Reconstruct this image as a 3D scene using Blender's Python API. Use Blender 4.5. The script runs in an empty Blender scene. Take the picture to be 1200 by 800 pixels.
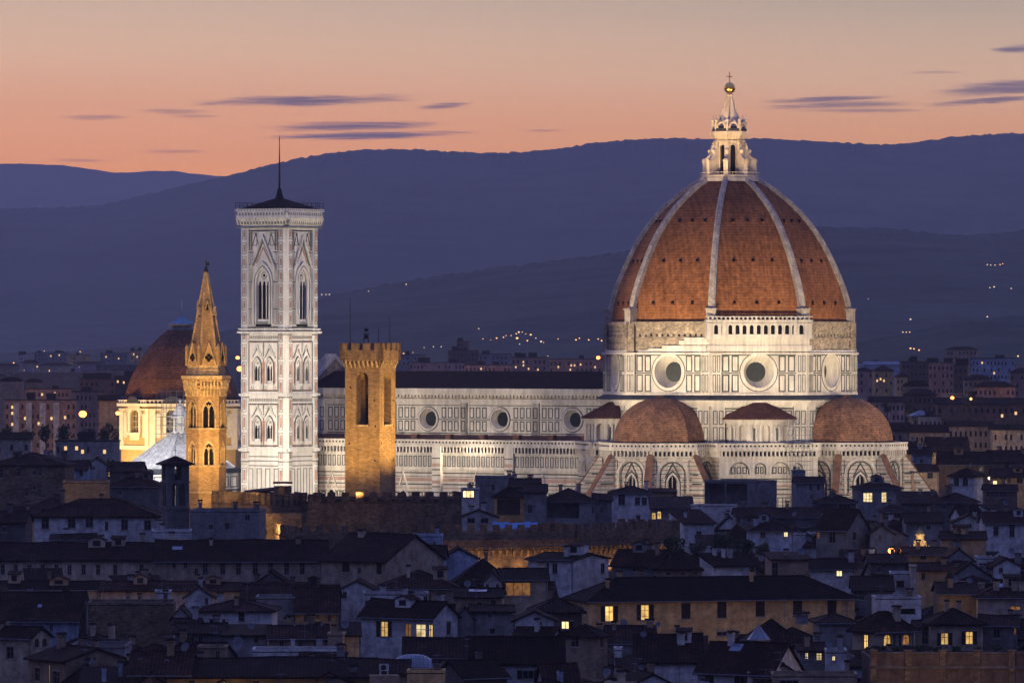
import bpy, math, random, zlib
import numpy as np
from mathutils import Vector, noise as mnoise

R = math.radians
random.seed(7)
sc = bpy.context.scene
COL = sc.collection

# ------------------------------------------------------------------ camera
F, CX, YH, H = 7000.0, 600.0, 408.0, 54.0          # focal length and horizon in 1200 px units, eye height
cam = bpy.data.cameras.new('camera')
cam.sensor_width = 36
cam.lens = F / 1200 * 36
cam.clip_start, cam.clip_end = 1, 80000
cam.shift_y = (YH - 400) / 1200
co = bpy.data.objects.new('camera', cam)
COL.objects.link(co)
co.location = (0, 0, H)
co.rotation_euler = (R(90), 0, 0)
sc.camera = co
sc.view_settings.view_transform = 'Standard'
sc.view_settings.look = 'None'
sc.view_settings.exposure = 0
sc.view_settings.gamma = 1
sc.render.engine = 'CYCLES'
sc.cycles.max_bounces = 4
sc.cycles.diffuse_bounces = 2
sc.cycles.glossy_bounces = 2
sc.cycles.transmission_bounces = 2
sc.cycles.volume_bounces = 0
sc.cycles.sample_clamp_indirect = 2
sc.cycles.use_denoising = True
sc.cycles.caustics_reflective = False
sc.cycles.caustics_refractive = False

# ------------------------------------------------------------------ sky (dusk: sun just below the hills)
world = bpy.data.worlds.new('World')
sc.world = world
world.use_nodes = True
wt = world.node_tree
for n in list(wt.nodes):
    wt.nodes.remove(n)


class NG:
    """tiny expression helper for shader nodes"""
    def __init__(s, tree): s.t = tree
    def m(s, op, *a, clamp=False):
        n = s.t.nodes.new('ShaderNodeMath'); n.operation = op; n.use_clamp = clamp
        for i, v in enumerate(a):
            if isinstance(v, (int, float)): n.inputs[i].default_value = v
            else: s.t.links.new(v, n.inputs[i])
        return n.outputs[0]
    def mix(s, f, a, b, blend='MIX'):
        n = s.t.nodes.new('ShaderNodeMix'); n.data_type = 'RGBA'; n.blend_type = blend
        for sock, v in ((n.inputs[0], f), (n.inputs[6], a), (n.inputs[7], b)):
            if isinstance(v, (int, float)): sock.default_value = v
            elif isinstance(v, tuple): sock.default_value = v if len(v) == 4 else v + (1,)
            else: s.t.links.new(v, sock)
        return n.outputs[2]
    def ramp(s, f, stops, interp='LINEAR'):
        n = s.t.nodes.new('ShaderNodeValToRGB'); n.color_ramp.interpolation = interp
        cr = n.color_ramp
        while len(cr.elements) < len(stops): cr.elements.new(0.5)
        for e, (p, c) in zip(cr.elements, stops):
            e.position = p; e.color = c if len(c) == 4 else tuple(c) + (1,)
        s.t.links.new(f, n.inputs[0])
        return n.outputs[0]
    def ss(s, x, lo, hi):
        n = s.t.nodes.new('ShaderNodeMapRange'); n.interpolation_type = 'SMOOTHSTEP'
        s.t.links.new(x, n.inputs[0])
        n.inputs[1].default_value = lo; n.inputs[2].default_value = hi
        return n.outputs[0]
    def noise(s, vec, scale, detail=4, rough=.55, dist=0):
        n = s.t.nodes.new('ShaderNodeTexNoise')
        if vec is not None: s.t.links.new(vec, n.inputs['Vector'])
        n.inputs['Scale'].default_value = scale; n.inputs['Detail'].default_value = detail
        n.inputs['Roughness'].default_value = rough; n.inputs['Distortion'].default_value = dist
        return n.outputs['Fac']
    def comb(s, x, y, z):
        n = s.t.nodes.new('ShaderNodeCombineXYZ')
        for i, v in enumerate((x, y, z)):
            if isinstance(v, (int, float)): n.inputs[i].default_value = v
            else: s.t.links.new(v, n.inputs[i])
        return n.outputs[0]
    def sep(s, v):
        n = s.t.nodes.new('ShaderNodeSeparateXYZ'); s.t.links.new(v, n.inputs[0]); return n.outputs


def lin(r, g, b):
    f = lambda c: c / 12.92 if c <= .04045 else ((c + .055) / 1.055) ** 2.4
    return (f(r / 255), f(g / 255), f(b / 255))


g = NG(wt)
tc = wt.nodes.new('ShaderNodeTexCoord').outputs['Generated']
dx, dy, dz = g.sep(tc)
hor = g.m('MAXIMUM', g.m('SQRT', g.m('ADD', g.m('MULTIPLY', dx, dx), g.m('MULTIPLY', dy, dy))), 1e-4)
el = g.m('DIVIDE', dz, hor)                               # tangent of the elevation
az = g.m('DIVIDE', dx, g.m('MAXIMUM', g.m('ABSOLUTE', dy), 1e-3))
elr = g.m('DIVIDE', el, .5, clamp=True)
cosaz = g.m('DIVIDE', g.m('ADD', dy, g.m('MULTIPLY', dx, -.15)), hor)
sunw = g.ss(cosaz, -.25, .8)
HAZE_D, HAZE_L, HAZE_TOP, HAZE_END = 4.1e-5, (.125, .128, .305), 950.0, 28000.0


def behind_air(py, rgb):
    """the sky radiance that shows as rgb through the evening air at that height above the horizon"""
    e = max(.002, (YH - py) / F)
    T = math.exp(-HAZE_D * min(HAZE_END, (HAZE_TOP - H) / e))
    return tuple(max(0, (c - l * (1 - T)) / T) for c, l in zip(lin(*rgb), HAZE_L))


stop = lambda py, rgb: ((YH - py) / F / .5, behind_air(py, rgb))
UP = [(.16, (.72, .55, .52)), (.26, (.74, .64, .85)), (.5, (.60, .58, 1.15)), (.8, (.32, .36, .88)), (1, (.18, .22, .62))]
glow_l = g.ramp(elr, [(0, behind_air(200, (219, 152, 130))), stop(200, (218, 152, 131)), stop(170, (215, 154, 138)), stop(120, (212, 160, 145)), stop(60, (211, 174, 160)), stop(5, (200, 174, 164))] + UP)
glow_r = g.ramp(elr, [(0, behind_air(190, (206, 149, 130))), stop(180, (206, 151, 133)), stop(150, (205, 154, 138)), stop(96, (204, 168, 155)), stop(40, (193, 168, 158)), stop(5, (179, 162, 157))] + UP)
glow = g.mix(g.ss(az, -.09, .085), glow_l, glow_r)
blue = g.ramp(elr, [(0, (.06, .08, .27)), (.4, (.075, .10, .33)), (1, (.18, .22, .62))])
sky = g.mix(sunw, blue, glow)
# thin lens clouds near the horizon, laid out by direction (azimuth, elevation)
nz = g.noise(g.comb(g.m('MULTIPLY', az, 1.0), 0, g.m('MULTIPLY', el, 7.0)), 42, 4, .5)
nz2 = g.noise(g.comb(g.m('MULTIPLY', az, 1.0), 3.3, g.m('MULTIPLY', el, 22.0)), 70, 5, .65, 1.2)
cl = None
CLOUDS = [  # px, py, half length, half height, strength, tilt
    (368, 118, 112, 6.5, 1, -.02), (520, 125, 27, 4, .9, -.06), (412, 148, 92, 6, 1, -.03), (432, 159, 104, 5.0, 1, -.03),
    (205, 131, 40, 4, .55, 0), (232, 137, 28, 3, .4, 0), (112, 139, 34, 3.2, .55, -.01), (205, 177, 38, 2.6, .45, 0), (95, 189, 34, 2.4, .4, 0),
    (975, 117, 66, 4, .85, -.03), (985, 124, 78, 4.5, .8, -.02), (1015, 130, 70, 3, .6, 0), (1185, 104, 80, 10, .9, -.07), (1165, 119, 72, 4, .9, -.06), (1192, 59, 24, 6, .9, -.05),
    (1095, 86, 34, 2.6, .35, 0), (638, 153, 22, 2, .45, 0), (350, 123, 40, 3, .5, 0)]
for (px, py, a, b, st, tl) in CLOUDS:
    ax = g.m('DIVIDE', g.m('SUBTRACT', az, (px - CX) / F), a * 1.22 / F)
    ey = g.m('SUBTRACT', g.m('SUBTRACT', el, (YH - py) / F), g.m('MULTIPLY', g.m('SUBTRACT', az, (px - CX) / F), -tl))
    ey = g.m('ADD', ey, g.m('MULTIPLY', g.m('SUBTRACT', nz, .5), 1.6 * b / F))
    ey = g.m('DIVIDE', ey, b / F)
    d = g.m('SUBTRACT', 1.0, g.m('ADD', g.m('MULTIPLY', ax, ax), g.m('MULTIPLY', ey, ey)))
    d = g.m('ADD', d, g.m('MULTIPLY', g.m('SUBTRACT', nz2, .5), 2.4))
    d = g.m('MULTIPLY', g.ss(d, -.2, 1.25), st)
    cl = d if cl is None else g.m('MAXIMUM', cl, d)
cl = g.m('MULTIPLY', cl, g.m('GREATER_THAN', dy, 0))
sky = g.mix(g.m('MULTIPLY', cl, .92), sky, lin(90, 86, 110))
nish = wt.nodes.new('ShaderNodeTexSky')
nish.sky_type = 'NISHITA'; nish.sun_disc = False
nish.sun_elevation = R(0.5); nish.sun_rotation = R(-10)
sky = g.mix(.004, sky, nish.outputs[0], 'ADD')
bg = wt.nodes.new('ShaderNodeBackground')
wt.links.new(sky, bg.inputs[0])
bg.inputs[1].default_value = 1.0
wo = wt.nodes.new('ShaderNodeOutputWorld')
wt.links.new(bg.outputs[0], wo.inputs[0])


# ------------------------------------------------------------------ floodlights (the monuments are lit from the roofs and streets around them)
def spot(loc, target, watts, angle, color, blend=.6, size=.6):
    l = bpy.data.lights.new('floodlight', 'SPOT')
    l.energy = watts; l.spot_size = R(angle); l.spot_blend = blend; l.color = color; l.shadow_soft_size = size
    o = bpy.data.objects.new('floodlight', l); COL.objects.link(o)
    o.location = loc
    o.rotation_euler = (Vector(target) - Vector(loc)).to_track_quat('-Z', 'Y').to_euler()
    return o


def bulb(loc, watts, color, size=.3):
    l = bpy.data.lights.new('lamp_light', 'POINT')
    l.energy = watts; l.color = color; l.shadow_soft_size = size
    o = bpy.data.objects.new('lamp_light', l); COL.objects.link(o); o.location = loc
    return o


def at(px, py, Y):
    return ((px - CX) / F * Y, Y, H - (py - YH) / F * Y)


def zg(Y):                                   # the plain rises gently towards the hills
    if Y < 1500: return 0.0
    return min((Y - 1500) * .0102, 40.0) + max(0, min(Y - 5500, 30000)) * .0004


# ------------------------------------------------------------------ materials
MATS = {}


def pmat(name, col, rough=.8, var=.25, scale=.35, fine=0, bump=0, pattern=None, pcol=None, spec=.08, metal=0, randvar=0, streak=0):
    if name in MATS: return MATS[name]
    m = bpy.data.materials.new(name); m.use_nodes = True
    t = m.node_tree; p = t.nodes['Principled BSDF']; q = NG(t)
    p.inputs['Roughness'].default_value = rough
    p.inputs['Specular IOR Level'].default_value = spec
    p.inputs['Metallic'].default_value = metal
    oc = t.nodes.new('ShaderNodeTexCoord').outputs['Object']
    x, y, z = q.sep(oc)
    n1 = q.noise(oc, scale, 5, .6)
    lo = tuple(c * (1 - var) for c in col); hi = tuple(min(1, c * (1 + var)) for c in col)
    c = q.mix(q.ss(n1, .3, .7), lo, hi)
    if fine:
        n2 = q.noise(oc, fine, 3, .7)
        c = q.mix(.7, c, q.ramp(n2, [(.3, (.45, .45, .45)), (.7, (1.5, 1.5, 1.5))]), 'MULTIPLY')
    if streak:
        n3 = q.noise(q.comb(q.m('MULTIPLY', q.m('ADD', x, y), 1.1), 0, q.m('MULTIPLY', z, .08)), 1.0, 4, .65)
        c = q.mix(streak, c, q.ramp(n3, [(.35, (.45, .43, .4)), (.62, (1, 1, 1))]), 'MULTIPLY')
    hsock = None
    if pattern:
        kind = pattern[0]
        if kind == 'bands':
            fz = q.m('FRACT', q.m('DIVIDE', z, pattern[1]))
            c = q.mix(1, c, q.ramp(fz, [(0, (.42, .46, .41)), (.13, (.44, .47, .42)), (.17, (1, 1, 1)), (.47, (1, 1, 1)), (.5, (.72, .52, .43)), (.62, (.74, .55, .46)), (.66, (1, 1, 1)), (1, (1, 1, 1))]), 'MULTIPLY')
        elif kind == 'brick':
            b = t.nodes.new('ShaderNodeTexBrick')
            t.links.new(q.comb(q.m('ADD', x, y), z, 0), b.inputs['Vector'])
            b.inputs['Scale'].default_value = 1
            b.inputs['Brick Width'].default_value = pattern[1]; b.inputs['Row Height'].default_value = pattern[2]
            b.inputs['Mortar Size'].default_value = pattern[3]
            ct = pattern[5] if len(pattern) > 5 else 1.0
            b.inputs['Color1'].default_value = (1 + .25 * ct, 1 + .2 * ct, 1 + .15 * ct, 1); b.inputs['Color2'].default_value = (1 - .38 * ct,) * 3 + (1,)
            b.inputs['Mortar'].default_value = pattern[4] + (1,)
            b.offset = .5
            c = q.mix(1, c, b.outputs['Color'], 'MULTIPLY')
            hsock = b.outputs['Fac']
        else:                                          # rows and columns of tiles: ('tile', axis, pitch, row)
            ax = {'x': x, 'y': y, 'z': z}[pattern[1]]
            if pattern[1] in 'xy':
                big = q.noise(oc, .5, 4, .7)
                ax = q.m('ADD', ax, q.m('MULTIPLY', q.noise(oc, 1.2, 2, .5), .25))
                c = q.mix(.85, c, q.ramp(big, [(.3, (.4, .42, .45)), (.5, (1, 1, 1)), (.68, (1.9, 1.6, 1.4))]), 'MULTIPLY')
            cosn = q.m('SINE', q.m('MULTIPLY', ax, 2 * math.pi / pattern[2]))
            k = q.ss(cosn, -1, 1)
            c = q.mix(pattern[4] if len(pattern) > 4 else .6, c, q.ramp(k, [(0, (.5, .5, .5)), (1, (1.25, 1.25, 1.25))]), 'MULTIPLY')
            vo = t.nodes.new('ShaderNodeTexVoronoi'); vo.inputs['Scale'].default_value = pattern[3]
            t.links.new(oc, vo.inputs['Vector'])
            vb = t.nodes.new('ShaderNodeRGBToBW'); t.links.new(vo.outputs['Color'], vb.inputs[0])
            c = q.mix(pattern[5] if len(pattern) > 5 else .8, c, q.ramp(vb.outputs[0], [(.1, (.55, .55, .58)), (.9, (1.4, 1.32, 1.25))]), 'MULTIPLY')
            hsock = k
    if randvar:
        oi = t.nodes.new('ShaderNodeObjectInfo').outputs['Random']
        c = q.mix(1, c, q.ramp(oi, [(0, (1 - randvar,) * 3), (1, (1 + randvar,) * 3)]), 'MULTIPLY')
    t.links.new(c, p.inputs['Base Color'])
    if bump and hsock is not None:
        bn = t.nodes.new('ShaderNodeBump'); bn.inputs['Strength'].default_value = bump; bn.inputs['Distance'].default_value = .1
        t.links.new(hsock, bn.inputs['Height']); t.links.new(bn.outputs[0], p.inputs['Normal'])
    MATS[name] = m
    return m


def emat(name, col, strength, var=0, scale=2.0):
    if name in MATS: return MATS[name]
    m = bpy.data.materials.new(name); m.use_nodes = True
    t = m.node_tree; p = t.nodes['Principled BSDF']; q = NG(t)
    p.inputs['Base Color'].default_value = (.1, .08, .05, 1)
    p.inputs['Emission Strength'].default_value = strength
    if var:
        oc = t.nodes.new('ShaderNodeTexCoord').outputs['Object']
        oi = t.nodes.new('ShaderNodeObjectInfo')
        va = t.nodes.new('ShaderNodeVectorMath'); va.operation = 'ADD'
        t.links.new(oc, va.inputs[0]); t.links.new(oi.outputs['Location'], va.inputs[1])
        n = q.noise(va.outputs[0], scale, 3, .6)
        rv = q.m('ADD', .45, q.m('MULTIPLY', oi.outputs['Random'], .95))
        t.links.new(q.m('MULTIPLY', rv, strength), p.inputs['Emission Strength'])
        t.links.new(q.ramp(n, [(.28, tuple(c * (1 - var) * (1, .75, .5)[i] * .7 for i, c in enumerate(col))), (.62, col), (.8, tuple(min(1, c * 1.2 + .1) for c in col))]), p.inputs['Emission Color'])
    else:
        p.inputs['Emission Color'].default_value = col + (1,)
    m.cycles.emission_sampling = 'AUTO' if name.startswith('lit_') else 'NONE'
    MATS[name] = m
    return m


marble = pmat('white_marble', (.66, .59, .49), .55, .15, .3, streak=.55, spec=.3)
marble2 = pmat('campanile_marble', (.72, .68, .61), .55, .11, .4, streak=.42, spec=.3)
marbleb = pmat('banded_marble', (.64, .57, .47), .6, .14, .4, streak=.5, spec=.25, pattern=('bands', 1.75))
green2 = pmat('grey_green_marble', (.20, .20, .175), .5, .3, .6)
ribm = pmat('weathered_rib_marble', (.49, .41, .32), .7, .25, .6, fine=2.5, streak=.4, spec=.1)
green = pmat('green_serpentine', (.075, .08, .07), .5, .35, .6)
pink = pmat('pink_marble', (.42, .25, .19), .55, .25, .6)
rawstone = pmat('unfinished_masonry', (.38, .31, .225), .9, .3, .5, fine=1.6, pattern=('brick', .8, .32, .025, (.8, .75, .7)), streak=.5)
domet = pmat('dome_tiles', (.30, .117, .042), .8, .2, .12, fine=1.0, pattern=('tile', 'z', .62, 1.8, .28, .28), bump=.2, streak=.65)
tribt = pmat('tribune_tiles', (.24, .125, .07), .8, .3, .25, fine=1.6, pattern=('tile', 'z', .5, 2.0, .5), bump=.3, streak=.3)
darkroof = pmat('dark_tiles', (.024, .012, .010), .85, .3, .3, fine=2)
lead = pmat('lead_sheet', (.05, .055, .065), .6, .3, .5)
glassd = pmat('dark_glass', (.012, .013, .016), .15, .2, 1, spec=.3)
oglass = pmat('oculus_glass', (.012, .016, .016), .3, .5, 1.2, spec=.3)
voidm = pmat('dark_opening', (.008, .008, .009), .9, .1, 1)
gold = pmat('gilded_copper', (.85, .55, .16), .3, .1, 1, metal=1)
ironm = pmat('wrought_iron', (.03, .028, .027), .6, .2, 1)
ochstone = pmat('ochre_stone', (.38, .25, .12), .9, .14, .4, pattern=('brick', .7, .28, .025, (.75, .7, .65), .85), streak=.45)
ochstone2 = pmat('pale_ochre_stone', (.46, .33, .18), .85, .2, .5, fine=2)
paleb = pmat('pale_brick', (.42, .27, .13), .85, .14, .5, pattern=('brick', .5, .2, .02, (.8, .75, .7), .8), streak=.45)
darkstone = pmat('brown_rubble_stone', (.15, .105, .07), .95, .3, .4, fine=2.0, pattern=('brick', .8, .33, .05, (.8, .75, .7)), randvar=.15)
creamw = pmat('cream_stucco', (.55, .39, .18), .85, .15, .3, streak=.3)
whitet = pmat('white_trim', (.7, .66, .56), .7, .1, .5)
leadw = pmat('pale_lead_roof', (.50, .50, .49), .55, .15, .4, fine=1.2, streak=.3)
greencop = pmat('weathered_copper', (.16, .28, .36), .6, .2, .6)
WALLS = {k: pmat('plaster_' + k, c, .9, .16, .3, fine=.9, randvar=.22, streak=.45) for k, c in dict(
    cream=(.38, .30, .21), white=(.45, .43, .40), grey=(.20, .19, .18), ochre=(.42, .28, .125), tan=(.27, .19, .125), pink=(.30, .20, .16),
    blue=(.28, .32, .38), brown=(.12, .08, .06), dim=(.12, .108, .10)).items()}
WALLS['stone'] = darkstone
WALLS['och'] = ochstone
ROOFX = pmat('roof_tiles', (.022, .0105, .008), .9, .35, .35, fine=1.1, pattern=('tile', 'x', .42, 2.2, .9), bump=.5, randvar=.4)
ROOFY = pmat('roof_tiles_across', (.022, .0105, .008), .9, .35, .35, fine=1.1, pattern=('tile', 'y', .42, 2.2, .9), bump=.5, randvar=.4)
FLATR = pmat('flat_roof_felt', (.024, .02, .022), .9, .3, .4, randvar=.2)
shut = pmat('dark_shutter', (.028, .018, .014), .7, .25, 2, pattern=('tile', 'z', .16, 6, .5))
wframe = pmat('window_frame', (.16, .13, .10), .6, .2, 2)
stonetrim = pmat('window_stone', (.26, .23, .20), .8, .2, 1)
LIT = [emat('lit_window_warm', (1.0, .62, .17), 1.15, .55, 1.1), emat('lit_window_pale', (1.0, .82, .42), 1.2, .4, 1.3),
       emat('lit_window_dim', (.75, .33, .07), .42, .6, 1.4), emat('lit_window_bright', (1.0, .80, .40), 1.9, .5, .9)]
skyglass = pmat('skylight_glass', (.10, .14, .20), .12, .2, 1, spec=.9)
dishm = pmat('dish_enamel', (.13, .135, .15), .5, .1, 2)
zinc = pmat('galvanised_metal', (.2, .2, .21), .45, .2, 1.5, metal=.4)
pole_m = pmat('grey_steel', (.13, .13, .14), .6, .2, 1)


# ------------------------------------------------------------------ mesh builder
class Fr:
    """a vertical wall plane: origin, outward normal angle"""
    def __init__(s, ox, oy, ang):
        s.o = (ox, oy); s.n = (math.cos(ang), math.sin(ang)); s.a = (-s.n[1], s.n[0])
    def pt(s, a, z, o=0):
        return (s.o[0] + a * s.a[0] + o * s.n[0], s.o[1] + a * s.a[1] + o * s.n[1], z)


def outline(h):
    a0, a1, z0, z1, top = h['a0'], h['a1'], h['z0'], h['z1'], h.get('top', 'r')
    w = a1 - a0; c = (a0 + a1) / 2
    if top == 'c':
        return [(c + w / 2 * math.cos(R(t)), (z0 + z1) / 2 + (z1 - z0) / 2 * math.sin(R(t))) for t in range(0, 360, 10)]
    pts = [(a0, z0), (a1, z0)]
    if top == 'o':
        zs = z1 - w / 2
        pts += [(c + w / 2 * math.cos(R(t)), zs + w / 2 * math.sin(R(t))) for t in range(0, 181, 15)]
    elif top == 'p':
        zs = z1 - w * .866
        pts += [(a0 + w * math.cos(R(t)), zs + w * math.sin(R(t))) for t in range(0, 61, 12)]
        pts += [(a1 - w * math.cos(R(t)), zs + w * math.sin(R(t))) for t in range(48, -1, -12)]
    else:
        pts += [(a1, z1), (a0, z1)]
    return pts


class MB:
    def __init__(s): s.v = []; s.f = []; s.m = []
    def poly(s, pts, m=0):
        i = len(s.v); s.v += [tuple(p) for p in pts]; s.f.append(tuple(range(i, i + len(pts)))); s.m.append(m)
    def hexa(s, p, m=0):
        i = len(s.v); s.v += [tuple(q) for q in p]
        for f in ((0, 3, 2, 1), (4, 5, 6, 7), (0, 1, 5, 4), (1, 2, 6, 5), (2, 3, 7, 6), (3, 0, 4, 7)):
            s.f.append(tuple(i + k for k in f)); s.m.append(m)
    def box(s, x0, x1, y0, y1, z0, z1, m=0):
        s.hexa([(x0, y0, z0), (x1, y0, z0), (x1, y1, z0), (x0, y1, z0), (x0, y0, z1), (x1, y0, z1), (x1, y1, z1), (x0, y1, z1)], m)
    def fbox(s, fr, a0, a1, z0, z1, o0, o1, m=0):
        s.hexa([fr.pt(a0, z0, o1), fr.pt(a1, z0, o1), fr.pt(a1, z0, o0), fr.pt(a0, z0, o0),
                fr.pt(a0, z1, o1), fr.pt(a1, z1, o1), fr.pt(a1, z1, o0), fr.pt(a0, z1, o0)], m)
    def prism(s, pts, z0, z1, m=0, top=True, taper=1, cx=0, cy=0):
        n = len(pts); i = len(s.v)
        s.v += [(x, y, z0) for x, y in pts] + [(cx + (x - cx) * taper, cy + (y - cy) * taper, z1) for x, y in pts]
        for k in range(n):
            s.f.append((i + k, i + (k + 1) % n, i + n + (k + 1) % n, i + n + k)); s.m.append(m)
        if top:
            s.f.append(tuple(range(i + n, i + 2 * n))); s.m.append(m)
            s.f.append(tuple(range(i + n - 1, i - 1, -1))); s.m.append(m)
    def lathe(s, prof, n=24, cx=0, cy=0, m=0, rot=0, arc=(0, 360)):
        i = len(s.v); full = arc[1] - arc[0] >= 360; cols = n if full else n + 1
        for r, z in prof:
            for k in range(cols):
                t = rot + R(arc[0]) + R(arc[1] - arc[0]) * k / n
                s.v.append((cx + r * math.cos(t), cy + r * math.sin(t), z))
        for j in range(len(prof) - 1):
            for k in range(n):
                a = i + j * cols + k; b = i + j * cols + (k + 1) % cols if full else a + 1
                s.f.append((a, b, b + cols, a + cols)); s.m.append(m)
    def rod(s, p, q, r, n=6, m=0, r2=None):
        p = Vector(p); q = Vector(q); d = (q - p).normalized(); r2 = r if r2 is None else r2
        u = d.orthogonal().normalized(); w = d.cross(u); i = len(s.v)
        for c, rr in ((p, r), (q, r2)):
            for k in range(n):
                t = 2 * math.pi * k / n; s.v.append(tuple(c + (u * math.cos(t) + w * math.sin(t)) * rr))
        for k in range(n):
            s.f.append((i + k, i + (k + 1) % n, i + n + (k + 1) % n, i + n + k)); s.m.append(m)
        s.f.append(tuple(range(i + n - 1, i - 1, -1))); s.m.append(m)
        s.f.append(tuple(range(i + n, i + 2 * n))); s.m.append(m)
    def ball(s, c, r, m=0, n=10, sz=1):
        prof = [(max(r * math.cos(R(t)), .001), c[2] + sz * r * math.sin(R(t))) for t in range(-90, 91, 18)]
        s.lathe(prof, n, c[0], c[1], m)
    def frame(s, fr, a0, a1, z0, z1, lw, o=.05, m=0, ob=-.03):
        s.fbox(fr, a0, a1, z0, z0 + lw, ob, o, m); s.fbox(fr, a0, a1, z1 - lw, z1, ob, o, m)
        s.fbox(fr, a0, a0 + lw, z0 + lw, z1 - lw, ob, o, m); s.fbox(fr, a1 - lw, a1, z0 + lw, z1 - lw, ob, o, m)
    def arch(s, fr, c, w, z0, zs, lw, o=.1, m=0, kind='o', ob=-.03):
        """a moulding round an arch: jambs from z0 to the springing zs, then the curve"""
        h = dict(a0=c - w / 2, a1=c + w / 2, z0=z0, z1=zs + (w / 2 if kind == 'o' else w * .866), top=kind)
        g2 = dict(a0=c - w / 2 - lw, a1=c + w / 2 + lw, z0=z0, z1=zs + ((w + 2 * lw) / 2 if kind == 'o' else (w + 2 * lw) * .866), top=kind)
        A = outline(h)[1:] + [(c - w / 2, z0)]; B = outline(g2)[1:] + [(c - w / 2 - lw, z0)]
        for k in range(len(A) - 1):
            p = [fr.pt(*A[k], ob), fr.pt(*B[k], ob), fr.pt(*B[k + 1], ob), fr.pt(*A[k + 1], ob)]
            q = [fr.pt(*A[k], o), fr.pt(*B[k], o), fr.pt(*B[k + 1], o), fr.pt(*A[k + 1], o)]
            s.hexa(p + q, m)
    def tri(s, fr, c, w, z0, z1, o0, o1, m=0):
        A = [(c - w / 2, z0), (c + w / 2, z0), (c, z1)]
        s.poly([fr.pt(*p, o1) for p in A], m)
        for k in range(3):
            p, q = A[k], A[(k + 1) % 3]
            s.poly([fr.pt(*p, o0), fr.pt(*q, o0), fr.pt(*q, o1), fr.pt(*p, o1)], m)
    def ftri(s, fr, c, w, z0, z1, lw, o=.1, m=0, ob=-.03):
        """raking mouldings of a gable"""
        for sg in (-1, 1):
            p = [(c + sg * w / 2, z0), (c + sg * (w / 2 - lw), z0), (c, z1 - lw * 2), (c, z1)]
            s.hexa([fr.pt(*x, ob) for x in p] + [fr.pt(*x, o) for x in p], m)
    def wall(s, fr, a0, a1, z0, z1, holes=(), m=0, jm=None, o=0):
        xs = sorted({a0, a1} | {h[k] for h in holes for k in ('a0', 'a1') if a0 < h[k] < a1})
        zs = sorted({z0, z1} | {h[k] for h in holes for k in ('z0', 'z1') if z0 < h[k] < z1})
        for i in range(len(xs) - 1):
            for j in range(len(zs) - 1):
                cx, cz = (xs[i] + xs[i + 1]) / 2, (zs[j] + zs[j + 1]) / 2
                if any(h['a0'] < cx < h['a1'] and h['z0'] < cz < h['z1'] for h in holes): continue
                s.poly([fr.pt(xs[i], zs[j], o), fr.pt(xs[i + 1], zs[j], o), fr.pt(xs[i + 1], zs[j + 1], o), fr.pt(xs[i], zs[j + 1], o)], m)
        jm = m if jm is None else jm
        for h in holes:
            ol = outline(h); top = h.get('top', 'r'); dp = h.get('depth', .3); k = h.get('cone', 1)
            c = ((h['a0'] + h['a1']) / 2, (h['z0'] + h['z1']) / 2)
            inn = [(c[0] + (p[0] - c[0]) * k, c[1] + (p[1] - c[1]) * k) for p in ol]
            n = len(ol)
            for i in range(n):
                p, q, pi, qi = ol[i], ol[(i + 1) % n], inn[i], inn[(i + 1) % n]
                s.poly([fr.pt(*p, o), fr.pt(*q, o), fr.pt(*qi, o - dp), fr.pt(*pi, o - dp)], jm)
            if top in 'op':
                arc = ol[2:]
                half = len(arc) // 2
                for i in range(len(arc) - 1):
                    corner = (h['a1'], h['z1']) if i < half else (h['a0'], h['z1'])
                    s.poly([fr.pt(*corner, o), fr.pt(*arc[i + 1], o), fr.pt(*arc[i], o)], m)
            if top == 'c':
                for i in range(n):
                    t = (i + .5) * 360 / n
                    corner = (h['a1'] if math.cos(R(t)) > 0 else h['a0'], h['z1'] if math.sin(R(t)) > 0 else h['z0'])
                    s.poly([fr.pt(*corner, o), fr.pt(*ol[(i + 1) % n], o), fr.pt(*ol[i], o)], m)
            if 'back' in h:
                s.poly([fr.pt(*p, o - dp) for p in inn], h['back'])
    def pane(s, fr, h, o, m=0):
        k = h.get('cone', 1); c = ((h['a0'] + h['a1']) / 2, (h['z0'] + h['z1']) / 2)
        P = [(c[0] + (p[0] - c[0]) * k, c[1] + (p[1] - c[1]) * k) for p in outline(h)]
        s.poly([fr.pt(*p, o) for p in P], m)
        s.poly([fr.pt(*p, o - .06) for p in reversed(P)], m)
        for i in range(len(P)):
            a, b = P[i], P[(i + 1) % len(P)]
            s.poly([fr.pt(*a, o - .06), fr.pt(*b, o - .06), fr.pt(*b, o), fr.pt(*a, o)], m)
    def slab(s, polys, th, m=0):
        """roof planes given a thickness"""
        edges = {}
        key = lambda p: tuple(round(c, 3) for c in p)
        for P in polys:
            s.poly(P, m); s.poly([(x, y, z - th) for x, y, z in reversed(P)], m)
            for i in range(len(P)):
                a, b = P[i], P[(i + 1) % len(P)]
                e = (key(a), key(b)) if key(a) < key(b) else (key(b), key(a))
                edges.setdefault(e, []).append((a, b))
        for es in edges.values():
            if len(es) == 1:
                a, b = es[0]
                s.poly([a, (a[0], a[1], a[2] - th), (b[0], b[1], b[2] - th), b], m)
    def mesh(s, name, mats):
        me = bpy.data.meshes.new(name)
        me.from_pydata(s.v, [], s.f)
        for mm in (mats if isinstance(mats, (list, tuple)) else [mats]): me.materials.append(mm)
        if any(s.m): me.polygons.foreach_set('material_index', s.m)
        me.update()
        return me
    def build(s, name, mats, parent=None, smooth=False):
        me = s.mesh(name, mats)
        if smooth: me.shade_smooth()
        return link(name, me, parent)


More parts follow.
